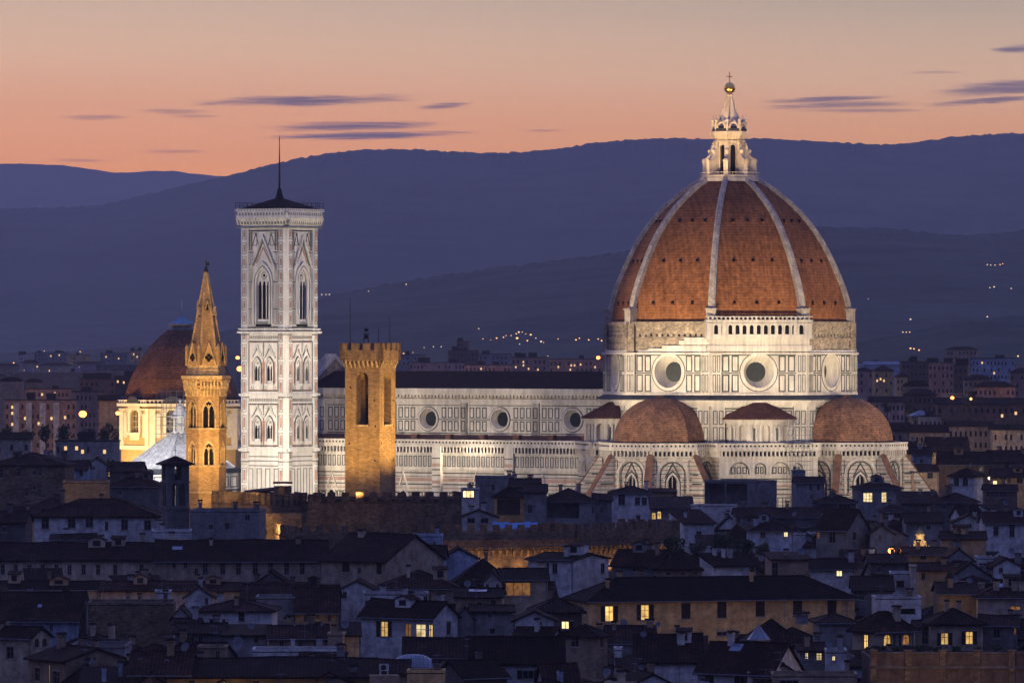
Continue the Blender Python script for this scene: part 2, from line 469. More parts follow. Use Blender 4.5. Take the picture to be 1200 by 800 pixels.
def link(name, me, parent=None, loc=None, rz=None):
    o = bpy.data.objects.new(name, me); COL.objects.link(o)
    if parent is not None: o.parent = parent
    if loc is not None: o.location = loc
    if rz is not None: o.rotation_euler = (0, 0, rz)
    return o


def tag(o, label=None, cat=None, group=None, kind=None):
    if label: o['label'] = label
    if cat: o['category'] = cat
    if group: o['group'] = group
    if kind: o['kind'] = kind
    return o


def thing(name, loc, rz, label, cat, group=None):
    return tag(link(name, None, None, loc, rz), label, cat, group)

# ------------------------------------------------------------------ ground, hills, haze
ground_m = pmat('dark_ground', (.03, .03, .028), .95, .5, .01, fine=.08)
forest_m = pmat('forest_hill', (.035, .045, .028), 1, .5, .006, fine=.03)
mb = MB()
ys = [-400, 200, 600, 1000, 1500, 2000, 2600, 3300, 4200, 5500, 8000, 12000, 18000, 26000, 27900]
for i in range(len(ys) - 1):
    mb.poly([(-14000, ys[i], zg(ys[i])), (14000, ys[i], zg(ys[i])), (14000, ys[i + 1], zg(ys[i + 1])), (-14000, ys[i + 1], zg(ys[i + 1]))])
tag(mb.build('ground', ground_m), kind='structure')

RIDGES = []


def ridge(name, Yc, Y0, crest, amp, step, xpad, rows=46, seed=0):
    """a hill: its crest line at distance Yc, its foot at Y0"""
    xs_ = [(p[0] - CX) / F * Yc for p in crest]; zs_ = [H - (p[1] - YH) / F * Yc for p in crest]
    x0, x1 = -600 / F * Yc - xpad, 600 / F * Yc + xpad
    X = np.arange(x0, x1, step)
    C = np.interp(X, xs_, zs_)
    k = max(3, int(90 * Yc / 11000 / step)) | 1
    C = np.convolve(np.pad(C, k // 2, mode='edge'), np.ones(k) / k, 'valid')
    Yb = Yc + (Yc - Y0) * .55
    V = []
    rr = list(np.linspace(0, 1, rows)) + [1.06, 1.15, 1.3, 1.55]
    for t in rr:
        Y = Y0 + (Yc - Y0) * t
        base = zg(Y0) - 12
        s = (t ** 1.15 * (1.0 if t < .8 else 1) if t <= 1 else max(0, 1 - ((t - 1) / .55) ** 1.4))
        for x, c in zip(X, C):
            big = mnoise.noise((x / (Yc * .035) + seed, Y / (Yc * .05), seed)) * amp * 6 * (t * (1 - t) * 3 if t < 1 else 0)
            small = (mnoise.noise((x / (step * 2.2), Y / (step * 3.0), seed + 5)) + .6 * mnoise.noise((x / (step * .9), Y / step, seed))) * amp * max(.12, min(1, (t - .86) * 8))
            V.append((x, Y, base + (c - base) * s + big + small))
    n = len(X); f = []
    for j in range(len(rr) - 1):
        for i in range(n - 1):
            a = j * n + i; f.append((a, a + 1, a + n + 1, a + n))
    me = bpy.data.meshes.new(name); me.from_pydata(V, [], f); me.materials.append(forest_m); me.update()
    tag(link(name, me), kind='structure')
    RIDGES.append((Y0, Yc, crest))


ridge('far_mountains', 27000, 21000, [(-500, 205), (0, 192.5), (45, 191.5), (95, 196), (140, 204), (190, 199), (225, 203), (262, 207), (300, 212), (420, 220), (1700, 235)], 7, 38, 1500, 30, 3)
ridge('mountain_ridge', 16500, 10800, [(-600, 275), (-120, 247), (0, 244.5), (95, 243), (125, 240), (160, 230), (220, 217), (290, 200), (330, 189), (375, 181), (420, 175.5), (460, 174.5), (520, 176.5), (560, 179), (600, 179),
      (640, 176.5), (690, 168), (730, 164.5), (765, 162.5), (800, 162), (830, 163), (880, 162), (920, 162.5), (960, 166.5), (1000, 167.5), (1045, 170.5), (1072, 167.5), (1100, 162), (1130, 159), (1200, 155.5), (1400, 150), (1800, 170)], 4.5, 7, 1200, 40, 1)
ridge('near_hill', 8200, 4800, [(-600, 420), (100, 412), (240, 398), (330, 366), (380, 347), (440, 336), (500, 325), (560, 317), (650, 305), (735, 295), (800, 284), (870, 274), (960, 266), (1015, 266.5), (1060, 270), (1140, 276.5), (1200, 269), (1300, 262), (1700, 290)], 3.2, 5, 800, 40, 2)
ridge('wooded_knoll', 5200, 4300, [(-600, 425), (850, 425), (960, 412), (1020, 398), (1060, 390), (1110, 378), (1150, 374), (1200, 371), (1300, 372), (1700, 395)], 2.0, 5, 600, 26, 4)

hz = MB(); hz.box(-13500, 13500, -300, HAZE_END, -1.0, HAZE_TOP)
hm = bpy.data.materials.new('evening_air'); hm.use_nodes = True
ht = hm.node_tree; ht.nodes.remove(ht.nodes['Principled BSDF'])
pv = ht.nodes.new('ShaderNodeVolumePrincipled')
HAZE_C = (.92, .88, .92)
pv.inputs['Density'].default_value = HAZE_D
pv.inputs['Color'].default_value = HAZE_C + (1,)
ht.links.new(pv.outputs[0], ht.nodes['Material Output'].inputs['Volume'])
tag(hz.build('haze', hm), kind='stuff')

# ------------------------------------------------------------------ the cathedral
ALPHA = 33.0                                            # its long axis against the picture plane
CD = 1350.0
CXW = (855 - CX) / F * CD
CATH = thing('cathedral', (CXW, CD, 0), R(-ALPHA), 'floodlit white marble cathedral with huge red ribbed dome and long nave', 'cathedral')
RO = 28.6                                               # circumradius of the drum
AP = RO * math.cos(R(22.5)); HWF = RO * math.sin(R(22.5))


def cw(x, y, z):                                        # cathedral coordinates to world
    c, s = math.cos(R(-ALPHA)), math.sin(R(-ALPHA))
    return (CXW + x * c - y * s, CD + x * s + y * c, z)


def panels(mb, fr, a0, a1, z0, z1, n, gap, lw, m=1, inner=None, o=.05, skip=None):
    """a row of n inlaid rectangles"""
    w = (a1 - a0 + gap) / n
    for i in range(n):
        p0 = a0 + i * w; p1 = p0 + w - gap
        if skip and skip(p0, p1, z0, z1): continue
        mb.frame(fr, p0, p1, z0, z1, lw, o, m, min(-.03, o - .12))
        if inner is not None:
            mb.fbox(fr, p0 + lw * 2.2, p1 - lw * 2.2, z0 + lw * 2.2, z1 - lw * 2.2, -.02, o * .7, inner)


MB3 = [marble, green, pink, voidm, lead, rawstone, marbleb]

# dome: eight tiled segments
PROF = [(0, 27.2), (3.5, 26.9), (8.1, 25.5), (14.3, 22.8), (18.9, 20.3), (22, 18.1), (25.1, 15.45), (28.2, 12.0), (30.3, 9.0), (32.2, 6.4)]
ZB = 59.8


def prof(z):
    return float(np.interp(z, [p[0] for p in PROF], [p[1] for p in PROF]))


def octv(k, r): return (r * math.cos(R(22.5 + 45 * k)), r * math.sin(R(22.5 + 45 * k)))


LV = [32.2 * i / 40 for i in range(41)]
# smooth the measured profile
_pz = np.array(LV); _pr = np.array([prof(z) for z in LV]); _pr = np.convolve(np.pad(_pr, 2, mode='edge'), np.ones(5) / 5, 'valid')
_pr[0] = 27.2; _pr[-1] = 6.3; _pr[1] = 27.15; _pr[-2] = 7.0
prof = lambda z: float(np.interp(z, _pz, _pr))
mb = MB()
for k in range(8):
    for i in range(len(LV) - 1):
        z0, z1 = LV[i], LV[i + 1]
        a, b = octv(k, prof(z0)), octv(k + 1, prof(z0)); c, d = octv(k + 1, prof(z1)), octv(k, prof(z1))
        mb.poly([a + (ZB + z0,), b + (ZB + z0,), c + (ZB + z1,), d + (ZB + z1,)])
    for zz in (4.2, 13.6, 22.6):                                     # little openings in the tiles
        r0 = prof(zz)
        hw = r0 * math.sin(R(22.5))
        fr = Fr(math.cos(R(45 * k + 45)) * r0 * math.cos(R(22.5)), math.sin(R(45 * k + 45)) * r0 * math.cos(R(22.5)), R(45 * k + 45))
        for q in (-.5, 0, .5):
            mb.fbox(fr, hw * q - .27, hw * q + .27, ZB + zz - .1, ZB + zz + .55, -1.5, .2, 1)
            mb.fbox(fr, hw * q - .5, hw * q + .5, ZB + zz - .4, ZB + zz - .16, -1.5, .5, 0)
mb.build('dome', [domet, voidm], CATH)
for k in range(8):
    mb = MB(); t = R(22.5 + 45 * k); n = (math.cos(t), math.sin(t)); tg = (-n[1], n[0])
    ring = []
    for i in range(len(LV)):
        z = LV[i]; r = prof(z); w = .86 - .28 * z / 32.2
        # outward normal of the profile
        dr = (prof(min(32.2, z + .5)) - prof(max(0, z - .5))) / (min(32.2, z + .5) - max(0, z - .5))
        ln = math.hypot(1, dr); no, nzv = 1 / ln, -dr / ln
        P = []
        for s, e in ((-1, -.6), (-1, .55), (-.5, .85), (.5, .85), (1, .55), (1, -.6)):
            rr = r + no * e; zz = ZB + z + nzv * e
            P.append((n[0] * rr + tg[0] * w * s, n[1] * rr + tg[1] * w * s, zz))
        ring.append(P)
    for i in range(len(ring) - 1):
        for j in range(5):
            mb.poly([ring[i][j], ring[i][j + 1], ring[i + 1][j + 1], ring[i + 1][j]])
    fr = Fr(n[0] * 27.4, n[1] * 27.4, t)                             # the block at its foot
    mb.fbox(fr, -1.12, 1.12, ZB - .6, ZB + 2.7, -1.2, 1.0)
    mb.fbox(fr, -1.3, 1.3, ZB + 2.7, ZB + 3.1, -1.2, 1.2)
    mb.build('dome_rib', ribm, CATH)

# upper band of bare masonry under the tiles
mb = MB()
for k in range(8):
    ang = R(45 * k); fr = Fr(math.cos(ang) * (AP - .5), math.sin(ang) * (AP - .5), ang)
    holes = []
    if 45 * k != 315:
        holes = [dict(a0=-8 + i * 1.45, a1=-8 + i * 1.45 + .55, z0=56.6, z1=57.2, depth=.5, back=3) for i in range(12)]
    mb.wall(fr, -11.1, 11.1, 52.6, 59.9, holes, 5)
    mb.fbox(fr, -11.3, 11.3, 59.2, 59.95, -.3, .35, 5)
    mb.fbox(fr, -11.2, 11.2, 56.0, 56.35, -.3, .3, 5)
    for s in (-1, 1):
        mb.fbox(fr, s * 10.1 - 1.1, s * 10.1 + 1.1, 52.8, 59.5, -.2, .55, 5)
    if 45 * k == 270:                                                # stepped white facing beside the gallery
        for i, (a, z) in enumerate(((4.2, 56.4), (2.8, 55.7), (-1.6, 54.6), (-5.2, 54.0), (-8.0, 53.6))):
            mb.fbox(fr, a, 11.2, z - .95, z, -.2, .62 - i * .012, 0)
    if 45 * k in (0, 315, 225):
        mb.fbox(fr, -11.3, 11.3, 52.7, 53.6, -.2, .6, 0)
mb.build('drum_attic', MB3, CATH)

# the finished gallery on one face
mb = MB(); ang = R(315); fr = Fr(math.cos(ang) * (AP - .2), math.sin(ang) * (AP - .2), ang)
mb.fbox(fr, -12.0, 12.0, 53.4, 54.6, -.4, .8, 0)
mb.fbox(fr, -11.6, 11.6, 54.6, 56.1, -.4, .5, 0)
mb.fbox(fr, -12.1, 12.1, 56.1, 56.75, -.4, 1.1, 0)
g0 = 56.75
fr2 = Fr(math.cos(ang) * (AP + .9), math.sin(ang) * (AP + .9), ang)
holes = [dict(a0=-10.35 + i * 1.62, a1=-10.35 + i * 1.62 + .95, z0=g0 + .35, z1=g0 + 2.4, top='o', depth=.5, back=3) for i in range(13)]
mb.wall(fr2, -12.0, 12.0, g0, 60.0, holes, 0)
for s in (-12.0, 11.5): mb.fbox(fr2, s, s + .5, g0, 60, -1.9, -.001, 0)
mb.fbox(fr2, -12.2, 12.2, 59.3, 59.6, -.1, .3, 0)
mb.fbox(fr2, -12.3, 12.3, 60.0, 60.3, -1.2, .35, 0)
for i in range(24): mb.fbox(fr2, -11.9 + i, -11.55 + i, 60.3, 60.9, -.3, .1, 0)
mb.fbox(fr2, -12.2, 12.2, 60.9, 61.1, -.4, .2, 0)
for i in range(30): mb.fbox(fr, -11.4 + i * .78, -11.1 + i * .78, 54.75, 55.35, .45, .6, 0)
for a in (-8.2, 8.2): mb.fbox(fr2, a - .4, a + .4, g0, 60, -.45, .25, 0)
mb.build('gallery', MB3, CATH)

# drum with its round windows
ZD0, ZD1 = 43.6, 53.0
mb = MB(); ocs = []
for k in range(8):
    ang = R(45 * k); fr = Fr(math.cos(ang) * AP, math.sin(ang) * AP, ang)
    oc = dict(a0=-3.55, a1=3.55, z0=48.75 - 3.55, z1=48.75 + 3.55, top='c', depth=2.6, cone=.62)
    mb.wall(fr, -HWF, HWF, ZD0, ZD1, [oc], 0)
    ocs.append((fr, oc))
    far = lambda p0, p1, z0, z1: min(max(p0, 0), p1) ** 2 + 0 < 0 or (max(p0, min(0, p1)) ** 2 + (min(max(48.75, z0), z1) - 48.75) ** 2 < 4.45 ** 2)
    panels(mb, fr, -8.35, 8.35, 44.3, 48.2, 8, .5, .3, 1, None, .06, far)
    panels(mb, fr, -8.35, 8.35, 48.75, 52.4, 8, .5, .3, 1, None, .06, far)
    mb.fbox(fr, -8.6, -4.5, 48.35, 48.6, -.02, .05, 1); mb.fbox(fr, 4.5, 8.6, 48.35, 48.6, -.02, .05, 1)
    for s in (-1, 1):                                                # corner piers
        mb.fbox(fr, s * 9.75 - 1.12, s * 9.75 + 1.12, ZD0, ZD1, -.3, .45, 0)
        for z0, z1 in ((44.3, 48.2), (48.75, 52.4)):
            panels(mb, fr, s * 9.75 - .85, s * 9.75 + .85, z0, z1, 2, .25, .16, 1, 1, .5)
    mb.fbox(fr, -HWF - .3, HWF + .3, ZD1 - .35, ZD1 + .05, -.3, .7, 0)
    mb.fbox(fr, -HWF - .2, HWF + .2, ZD0, ZD0 + .45, -.3, .55, 0)
    mb.fbox(fr, -8.55, 8.55, ZD1 - .62, ZD1 - .40, -.02, .07, 1)
mb.build('drum', MB3, CATH)
for fr, oc in ocs:
    mb = MB()
    for r0, r1, o in ((3.5, 3.72, .25), (3.72, 4.2, .12), (4.2, 4.42, .07)):          # moulded ring
        n = 40
        for i in range(n):
            t0, t1 = 2 * math.pi * i / n, 2 * math.pi * (i + 1) / n
            A = [(r0 * math.cos(t0), 48.75 + r0 * math.sin(t0)), (r1 * math.cos(t0), 48.75 + r1 * math.sin(t0)), (r1 * math.cos(t1), 48.75 + r1 * math.sin(t1)), (r0 * math.cos(t1), 48.75 + r0 * math.sin(t1))]
            mb.hexa([fr.pt(*p, -.05) for p in A] + [fr.pt(*p, o) for p in A], 1 if r0 > 4 else 0)
    ob = mb.build('round_window', [marble, green], CATH)
    mb = MB(); mb.pane(fr, oc, -2.45)
    mb.build('glass', oglass, ob)

# walkway, roof strip coloured dark for its unlit top side, and lower octagon
mb = MB()
for k in range(8):
    ang = R(45 * k); fr = Fr(math.cos(ang) * AP, math.sin(ang) * AP, ang)
    A = [fr.pt(-HWF - .75, 42.75, 1.85), fr.pt(HWF + .75, 42.75, 1.85), fr.pt(HWF, 43.6, .2), fr.pt(-HWF, 43.6, .2)]
    mb.slab([A], .25, 4)
    mb.fbox(fr, -HWF - .6, HWF + .6, 42.0, 42.5, -.3, 1.55, 0)
    mb.fbox(fr, -HWF - .4, HWF + .4, 41.2, 42.0, -.3, .9, 0)
    mb.wall(fr, -HWF, HWF, 0, 42.2, [], 0)
    for s in (-1, 1):
        mb.fbox(fr, s * 9.4 - 1.5, s * 9.4 + 1.5, 20, 41.3, -.3, .7, 0)
        for z0, z1 in ((33.5, 36.6), (37.1, 40.2)):
            panels(mb, fr, s * 9.4 - 1.2, s * 9.4 + 1.2, z0, z1, 2, .3, .2, 1, 1 if s > 0 else None, .76)
    for z0, z1 in ((33.4, 36.4), (36.9, 40.2)):
        panels(mb, fr, -7.6, 7.6, z0, z1, 7, .5, .22, 1, None, .06)
    mb.fbox(fr, -HWF, HWF, 40.5, 40.8, -.02, .07, 1)
mb.build('octagon_wall', MB3, CATH)


def crown(mb, fr, a0, a1, z=32.6, ends=(0, 0)):
    """corbel frieze, cornice and pierced parapet that run round the building"""
    L = a1 - a0
    mb.fbox(fr, a0 - .1, a1 + .1, z - 2.55, z - 2.25, -.3, .35, 0)
    n = max(2, int(L / .92)); w = L / n
    for i in range(n):
        c = a0 + (i + .5) * w
        mb.fbox(fr, c - .17, c + .17, z - 2.25, z - .95, -.2, .75, 0)
        mb.fbox(fr, c + .17, c + w - .17, z - 2.1, z - 1.15, -.2, .06, 3 if i < n - 1 else 0)
    mb.fbox(fr, a0 - ends[0], a1 + ends[1], z - .95, z - .35, -.3, .95, 0)
    mb.fbox(fr, a0 - ends[0], a1 + ends[1], z - .35, z + .45, .2, .75, 0)
    for i in range(n):
        c = a0 + (i + .5) * w
        mb.fbox(fr, c - .2, c + .2, z - .1, z + .3, .7, .79, 3)
    mb.fbox(fr, a0 - ends[0], a1 + ends[1], z + .45, z + .75, .1, .95, 0)


def stripes(mb, fr, a0, a1, zt, zb, step=1.15):
    z = zt; i = 0
    while z > zb:
        mb.fbox(fr, a0, a1, z - .26, z, -.02, .05, 1 if i % 3 != 1 else 2)
        if i % 3 == 1: mb.fbox(fr, a0, a1, z - .7, z - .3, -.02, .045, 2)
        z -= step; i += 1


def tribune(cx, cy, face):
    """five sides of an octagon under a tiled half dome, with spurs at the corners"""
    root = link('tribune', None, CATH)
    Rt = 12.9; ap = Rt * math.cos(R(22.5)); hw = Rt * math.sin(R(22.5))
    mb = MB()
    for j in range(-2, 3):
        ang = R(face + 45 * j); fr = Fr(cx + math.cos(ang) * ap, cy + math.sin(ang) * ap, ang)
        win = dict(a0=-.95, a1=.95, z0=15, z1=26.2, top='p', depth=.7)
        mb.wall(fr, -hw, hw, 0, 32.4, [win], 6, 0)
        mb.pane(fr, win, -.6, 3)
        mb.fbox(fr, -.07, .07, 15, 25.8, -.55, -.2, 0)
        mb.arch(fr, 0, 6.3, 22, 26.2, .55, .28, 0)
        mb.arch(fr, 0, 5.2, 22, 26.2, .28, .14, 1)
        mb.arch(fr, 0, 2.5, 15, 24.0, .3, .2, 0, 'p')
        mb.arch(fr, 0, 3.2, 15, 24.0, .22, .12, 1, 'p')
        mb.ftri(fr, 0, 3.6, 25.6, 29.0, .3, .16, 1)
        stripes(mb, fr, -hw + .3, -2.2, 25.2, 10); stripes(mb, fr, 2.2, hw - .3, 25.2, 10)
        for s in (-1, 1):
            panels(mb, fr, s * 4.15 - .55, s * 4.15 + .55, 26.3, 29.4, 1, .2, .16, 1, None, .06)
            panels(mb, fr, s * 3.2 - 1.2, s * 3.2 + 1.2, 12, 17.5, 3, .25, .18, 1, None, .1)
        crown(mb, fr, -hw, hw, 32.4, (.35, .35))
    mb.prism([(cx + Rt * math.cos(R(face + 22.5 + 45 * k)), cy + Rt * math.sin(R(face + 22.5 + 45 * k))) for k in range(8)], 32.0, 32.25, 4)
    mb.build('tribune_wall', MB3, root)
    mb = MB(); rr = 10.6; L = [(t / 14) for t in range(15)]
    pr = [(rr * math.cos(R(90 * t)) ** .92 if t < 1 else 0.02, 32.7 + 10.3 * math.sin(R(90 * t))) for t in L]
    for k in range(8):
        for i in range(14):
            p = []
            for q, (r_, z_) in ((k, pr[i]), (k + 1, pr[i]), (k + 1, pr[i + 1]), (k, pr[i + 1])):
                t = R(face + 22.5 + 45 * q); p.append((cx + r_ * math.cos(t), cy + r_ * math.sin(t), z_))
            mb.poly(p)
    for k in range(8):
        t = R(face + 22.5 + 45 * k); t2 = t + R(45)
        p = [(cx + q[0] * math.cos(q[1]), cy + q[0] * math.sin(q[1])) for q in ((10.6, t), (10.6, t2), (11.0, t2), (11.0, t))]
        mb.prism(p, 32.25, 32.75, 1)
    mb.lathe([(1.0, 42.6), (1.0, 43.1), (.2, 43.6)], 8, cx, cy, 0)
    mb.build('half_dome', [tribt, lead], root)
    for j in (-3, -1, 1, 3):
        t = R(face + 22.5 * j)
        fr = Fr(cx + Rt * math.cos(t), cy + Rt * math.sin(t), t + R(90))        # plane containing the radial direction
        mb = MB()
        # radial profile a: 0 at wall, growing outwards
        sg = -1
        P = [(0, 0), (10.2, 0), (10.2, 17.2), (9.4, 17.6), (.6, 30.2), (0, 30.2)]
        A = [fr.pt(sg * a, z, -.75) for a, z in P]; B = [fr.pt(sg * a, z, .75) for a, z in P]
        mb.poly(A, 3); mb.poly(list(reversed(B)), 3)
        for i in range(1, len(P) - 1):
            q = i + 1
            mb.poly([A[i], A[q], B[q], B[i]], 0)
        A = [(9.9, 17.55), (.4, 30.65), (.4, 30.35), (9.9, 17.2)]
        mb.hexa([fr.pt(sg * a, z, -.8) for a, z in A] + [fr.pt(sg * a, z, .8) for a, z in A], 2)
        for o in (-.79, .79):
            for z in (19.5, 21.5, 24, 26):
                w = (30.2 - z) / 1.4
                mb.hexa([fr.pt(sg * q, zz, oo) for oo in (o * .96, o * 1.03) for q, zz in ((.3, z), (w - .6, z), (w - .6, z + .35), (.3, z + .35))], 1)
            for i in range(6):
                mb.hexa([fr.pt(sg * q, zz, oo) for oo in (o * .96, o * 1.03) for q, zz in ((3 + i * 1.2, 15), (3.4 + i * 1.2, 15), (3.4 + i * 1.2, 18.0), (3 + i * 1.2, 18.0))], 1)
        mb.build('buttress', [marble, green, pmat('red_coping', (.20, .105, .06), .8, .3, .6, streak=.3), marbleb], root)


tribune(0, -30, -90)
tribune(30.3, 0, 0)


def exedra(ang_deg):
    """half-round chapel with niches and a cone roof"""
    ang = R(ang_deg); cx, cy = math.cos(ang) * (AP - 1), math.sin(ang) * (AP - 1)
    root = link('exedra', None, CATH); r = 7.6
    mb = MB(); n = 9
    for i in range(n):
        t = ang + R(-90 + 180 * (i + .5) / n); apo = r * math.cos(R(90 / n)); hw = r * math.sin(R(90 / n))
        fr = Fr(cx + math.cos(t) * apo, cy + math.sin(t) * apo, t)
        if i % 2 == 0:
            h = dict(a0=-.92, a1=.92, z0=33.4, z1=37.2, top='o', depth=1.2, back=0)
            mb.wall(fr, -hw, hw, 30, 38.3, [h], 0); mb.arch(fr, 0, 1.9, 33.4, 36.2, .18, .12, 0)
        else:
            mb.wall(fr, -hw, hw, 30, 38.3, [], 0)
            for a in (-.62, .62): mb.lathe([(.34, 33.2), (.28, 33.6), (.28, 36.6), (.42, 37.0)], 8, *fr.pt(a, 0, .25)[:2], 0)
            mb.fbox(fr, -.22, .22, 33.6, 36.4, -.02, .06, 1)
        mb.fbox(fr, -hw - .05, hw + .05, 37.3, 37.75, -.2, .45, 0)
        mb.fbox(fr, -hw - .12, hw + .12, 37.75, 38.3, -.2, .8, 0)
    mb.build('exedra_wall', MB3, root)
    mb = MB(); mb.lathe([(r + 1.15, 38.25), (r + 1.15, 38.5), (.1, 43.1)], 22, cx, cy, 0, ang - R(90), (0, 180))
    for i in range(1, 22):
        t = ang - R(90) + R(180 * i / 22)
        mb.rod((cx + (r + 1.1) * math.cos(t), cy + (r + 1.1) * math.sin(t), 38.55), (cx + .3 * math.cos(t), cy + .3 * math.sin(t), 43.05), .11, 4, 0)
    mb.build('cone_roof', pmat('exedra_tiles', (.11, .05, .035), .85, .3, .4, fine=2), root)


exedra(-45)
exedra(-135)

# sacristy blocks between the tribunes
for ang_deg, half, dist in ((-45, 11.2, 35.2), (-135, 9.5, 34.0)):
    ang = R(ang_deg); fr = Fr(math.cos(ang) * dist, math.sin(ang) * dist, ang)
    mb = MB()
    arcs = ((-6.6, 4.6), (-1.9, 2.8), (2.7, 4.4), (6.6, 2.2)) if half > 10 else ((-6.4, 3.4), (-1.9, 2.8), (2.7, 4.2), (6.9, 2.2))
    mb.wall(fr, -half, half, 0, 25.2, [], 6)
    mb.wall(fr, -half, half, 25.2, 32.4, [dict(a0=c - w / 2, a1=c + w / 2, z0=26.2, z1=max(26.5, (29.0 if w > 3 else 28.8) - w / 2) + w / 2, top='o', depth=.55, back=0) for c, w in arcs], 0)
    for s in (-1, 1):
        f2 = Fr(*fr.pt(s * half, 0, -7)[:2], ang + (R(90) if s > 0 else -R(90)))
        mb.wall(f2, -7, 7, 0, 32.4, [], 6); stripes(mb, f2, -6, 6, 25, 8); crown(mb, f2, -6.9, 6.9, 32.4)
    mb.poly([fr.pt(-half, 32.1, 0), fr.pt(half, 32.1, 0), fr.pt(half, 32.1, -14), fr.pt(-half, 32.1, -14)], 4)
    for c, w in arcs:
        h0 = 29.0 - w / 2 if w > 3 else 28.8 - w / 2
        mb.arch(fr, c, w, 26.2, max(26.5, h0), .45, .28, 0); mb.arch(fr, c, w - .42, 26.2, max(26.5, h0), .2, -.4, 1, 'o', -.56)
        mb.fbox(fr, c - w / 2 - .4, c + w / 2 + .4, 25.9, 26.25, -.05, .3, 0)
        panels(mb, fr, c - w / 2 + .5, c + w / 2 - .5, 26.4, 27.9, 3 if w > 3 else 2, .3, .2, 1, None, -.45)
    stripes(mb, fr, -half + .3, half - .3, 25.4, 21.8)
    mb.fbox(fr, -half - .1, half + .1, 23.9, 24.4, -.1, .35, 0)
    panels(mb, fr, -half + .8, half - .8, 12.5, 21.2, 12, .5, .2, 1, None, .06)
    crown(mb, fr, -half, half, 32.4, (.3, .3))
    mb.build('sacristy_wall', MB3, CATH)

# nave: clerestory with round windows, aisle, roofs
XE, XW, WN, WA = -24.0, -108.5, 10.0, 20.6
frc = Fr(0, -WN, R(-90)); fra = Fr(0, -WA, R(-90))
ZC0, ZC1 = 30.0, 44.6
OCX = [-35.6, -55.4, -75.2, -95.0]
mb = MB(); ocs = []
ohs = [dict(a0=x - 2.35, a1=x + 2.35, z0=37.7 - 2.35, z1=37.7 + 2.35, top='c', depth=1.4, cone=.70) for x in OCX]
mb.wall(frc, XW, XE, ZC0, ZC1, ohs, 0)
for i, x in enumerate(OCX):
    x0, x1 = x - 8.6, x + 8.6
    far = lambda p0, p1, z0, z1, x=x: (max(p0, min(x, p1)) - x) ** 2 + (min(max(37.7, z0), z1) - 37.7) ** 2 < 2.95 ** 2
    panels(mb, frc, x0 + .2, x1 - .2, 34.9, 37.3, 10, .45, .26, 1, None, .05, far)
    panels(mb, frc, x0 + .2, x1 - .2, 37.9, 40.4, 10, .45, .26, 1, None, .05, far)
    mb.fbox(frc, x0, x0 + 6, 37.5, 37.7, -.02, .05, 1); mb.fbox(frc, x1 - 6, x1, 37.5, 37.7, -.02, .05, 1)
    mb.fbox(frc, x0, x1, 34.3, 34.55, -.02, .05, 1); mb.fbox(frc, x0, x1, 40.75, 40.95, -.02, .05, 1)
    for xp in (x - 9.9, x + 9.9):
        if xp > XE: continue
        mb.fbox(frc, xp - .95, xp + .95, ZC0, 41.4, -.2, .45, 0)
        for z0, z1 in ((34.9, 37.3), (37.9, 40.4)): panels(mb, frc, xp - .6, xp + .6, z0, z1, 1, .2, .2, 1, 1, .5)
mb.fbox(frc, XW, XE, 41.4, 41.8, -.2, .55, 0)
mb.fbox(frc, XW, XE, 42.3, 42.6, -.02, .12, 5)
mb.fbox(frc, XW, XE, 43.2, 43.7, -.2, .6, 0)
nn = 90
for i in range(nn):
    a = XW + (i + .5) * (XE - XW) / nn; mb.fbox(frc, a - .2, a + .2, 42.65, 43.2, -.05, .5, 0)
mb.fbox(frc, XW, XE, 43.7, 44.75, -.2, 1.0, 0)
fn = Fr(0, WN, R(90)); mb.wall(fn, -XE, -XW, ZC0, ZC1, [], 0)
mb.build('nave_wall', MB3, CATH)
for oc in ohs:
    x = (oc['a0'] + oc['a1']) / 2
    mb = MB(); n = 36
    for r0, r1, o in ((2.3, 2.7, .25), (2.7, 2.9, .07)):
        for i in range(n):
            t0, t1 = 2 * math.pi * i / n, 2 * math.pi * (i + 1) / n
            A = [(x + r * math.cos(t), 37.7 + r * math.sin(t)) for r, t in ((r0, t0), (r1, t0), (r1, t1), (r0, t1))]
            mb.hexa([frc.pt(*p, -.05) for p in A] + [frc.pt(*p, o) for p in A], 1 if r0 > 2.5 else 0)
    ob = mb.build('round_window', [marble, green], CATH)
    mb = MB(); mb.pane(frc, oc, -1.3)
    mb.build('glass', oglass, ob)
mb = MB()
mb.slab([[(XW, -WN - .9, 44.8), (XE, -WN - .9, 44.8), (XE, 0, 48.7), (XW, 0, 48.7)], [(XE, WN + .9, 44.8), (XW, WN + .9, 44.8), (XW, 0, 48.7), (XE, 0, 48.7)]], .35)
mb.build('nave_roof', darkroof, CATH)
mb = MB()
mb.slab([[(XW, -WA + .2, 32.0), (XE - 2, -WA + .2, 32.0), (XE - 2, -WN, 34.1), (XW, -WN, 34.1)]], .3)
for i in range(9): mb.box(XW + 6 + i * 9.3, XW + 7.6 + i * 9.3, -WA + 2.5, -WA + 4.0, 32.4, 34.3)
mb.build('aisle_roof', pmat('aisle_roof_tiles', (.14, .07, .05), .85, .3, .5, fine=2), CATH)
mb = MB()
mb.wall(fra, XW, XE - 3, 0, 26.4, [], 6); mb.wall(fra, XW, XE - 3, 26.4, 32.4, [], 0)
crown(mb, fra, XW, XE - 3, 32.4)
mb.fbox(fra, XW, XE - 3, 29.55, 29.85, -.05, .25, 0)
n = int((XE - 3 - XW) / 1.32)
panels(mb, fra, XW + .4, XE - 3.4, 26.95, 29.4, n, .42, .2, 1, 1, .05)
mb.fbox(fra, XW, XE - 3, 26.2, 26.75, -.05, .4, 0)
stripes(mb, fra, XW, XE - 3, 25.6, 22.0, 1.3)
mb.fbox(fra, XW, XE - 3, 21.3, 21.8, -.05, .35, 0)
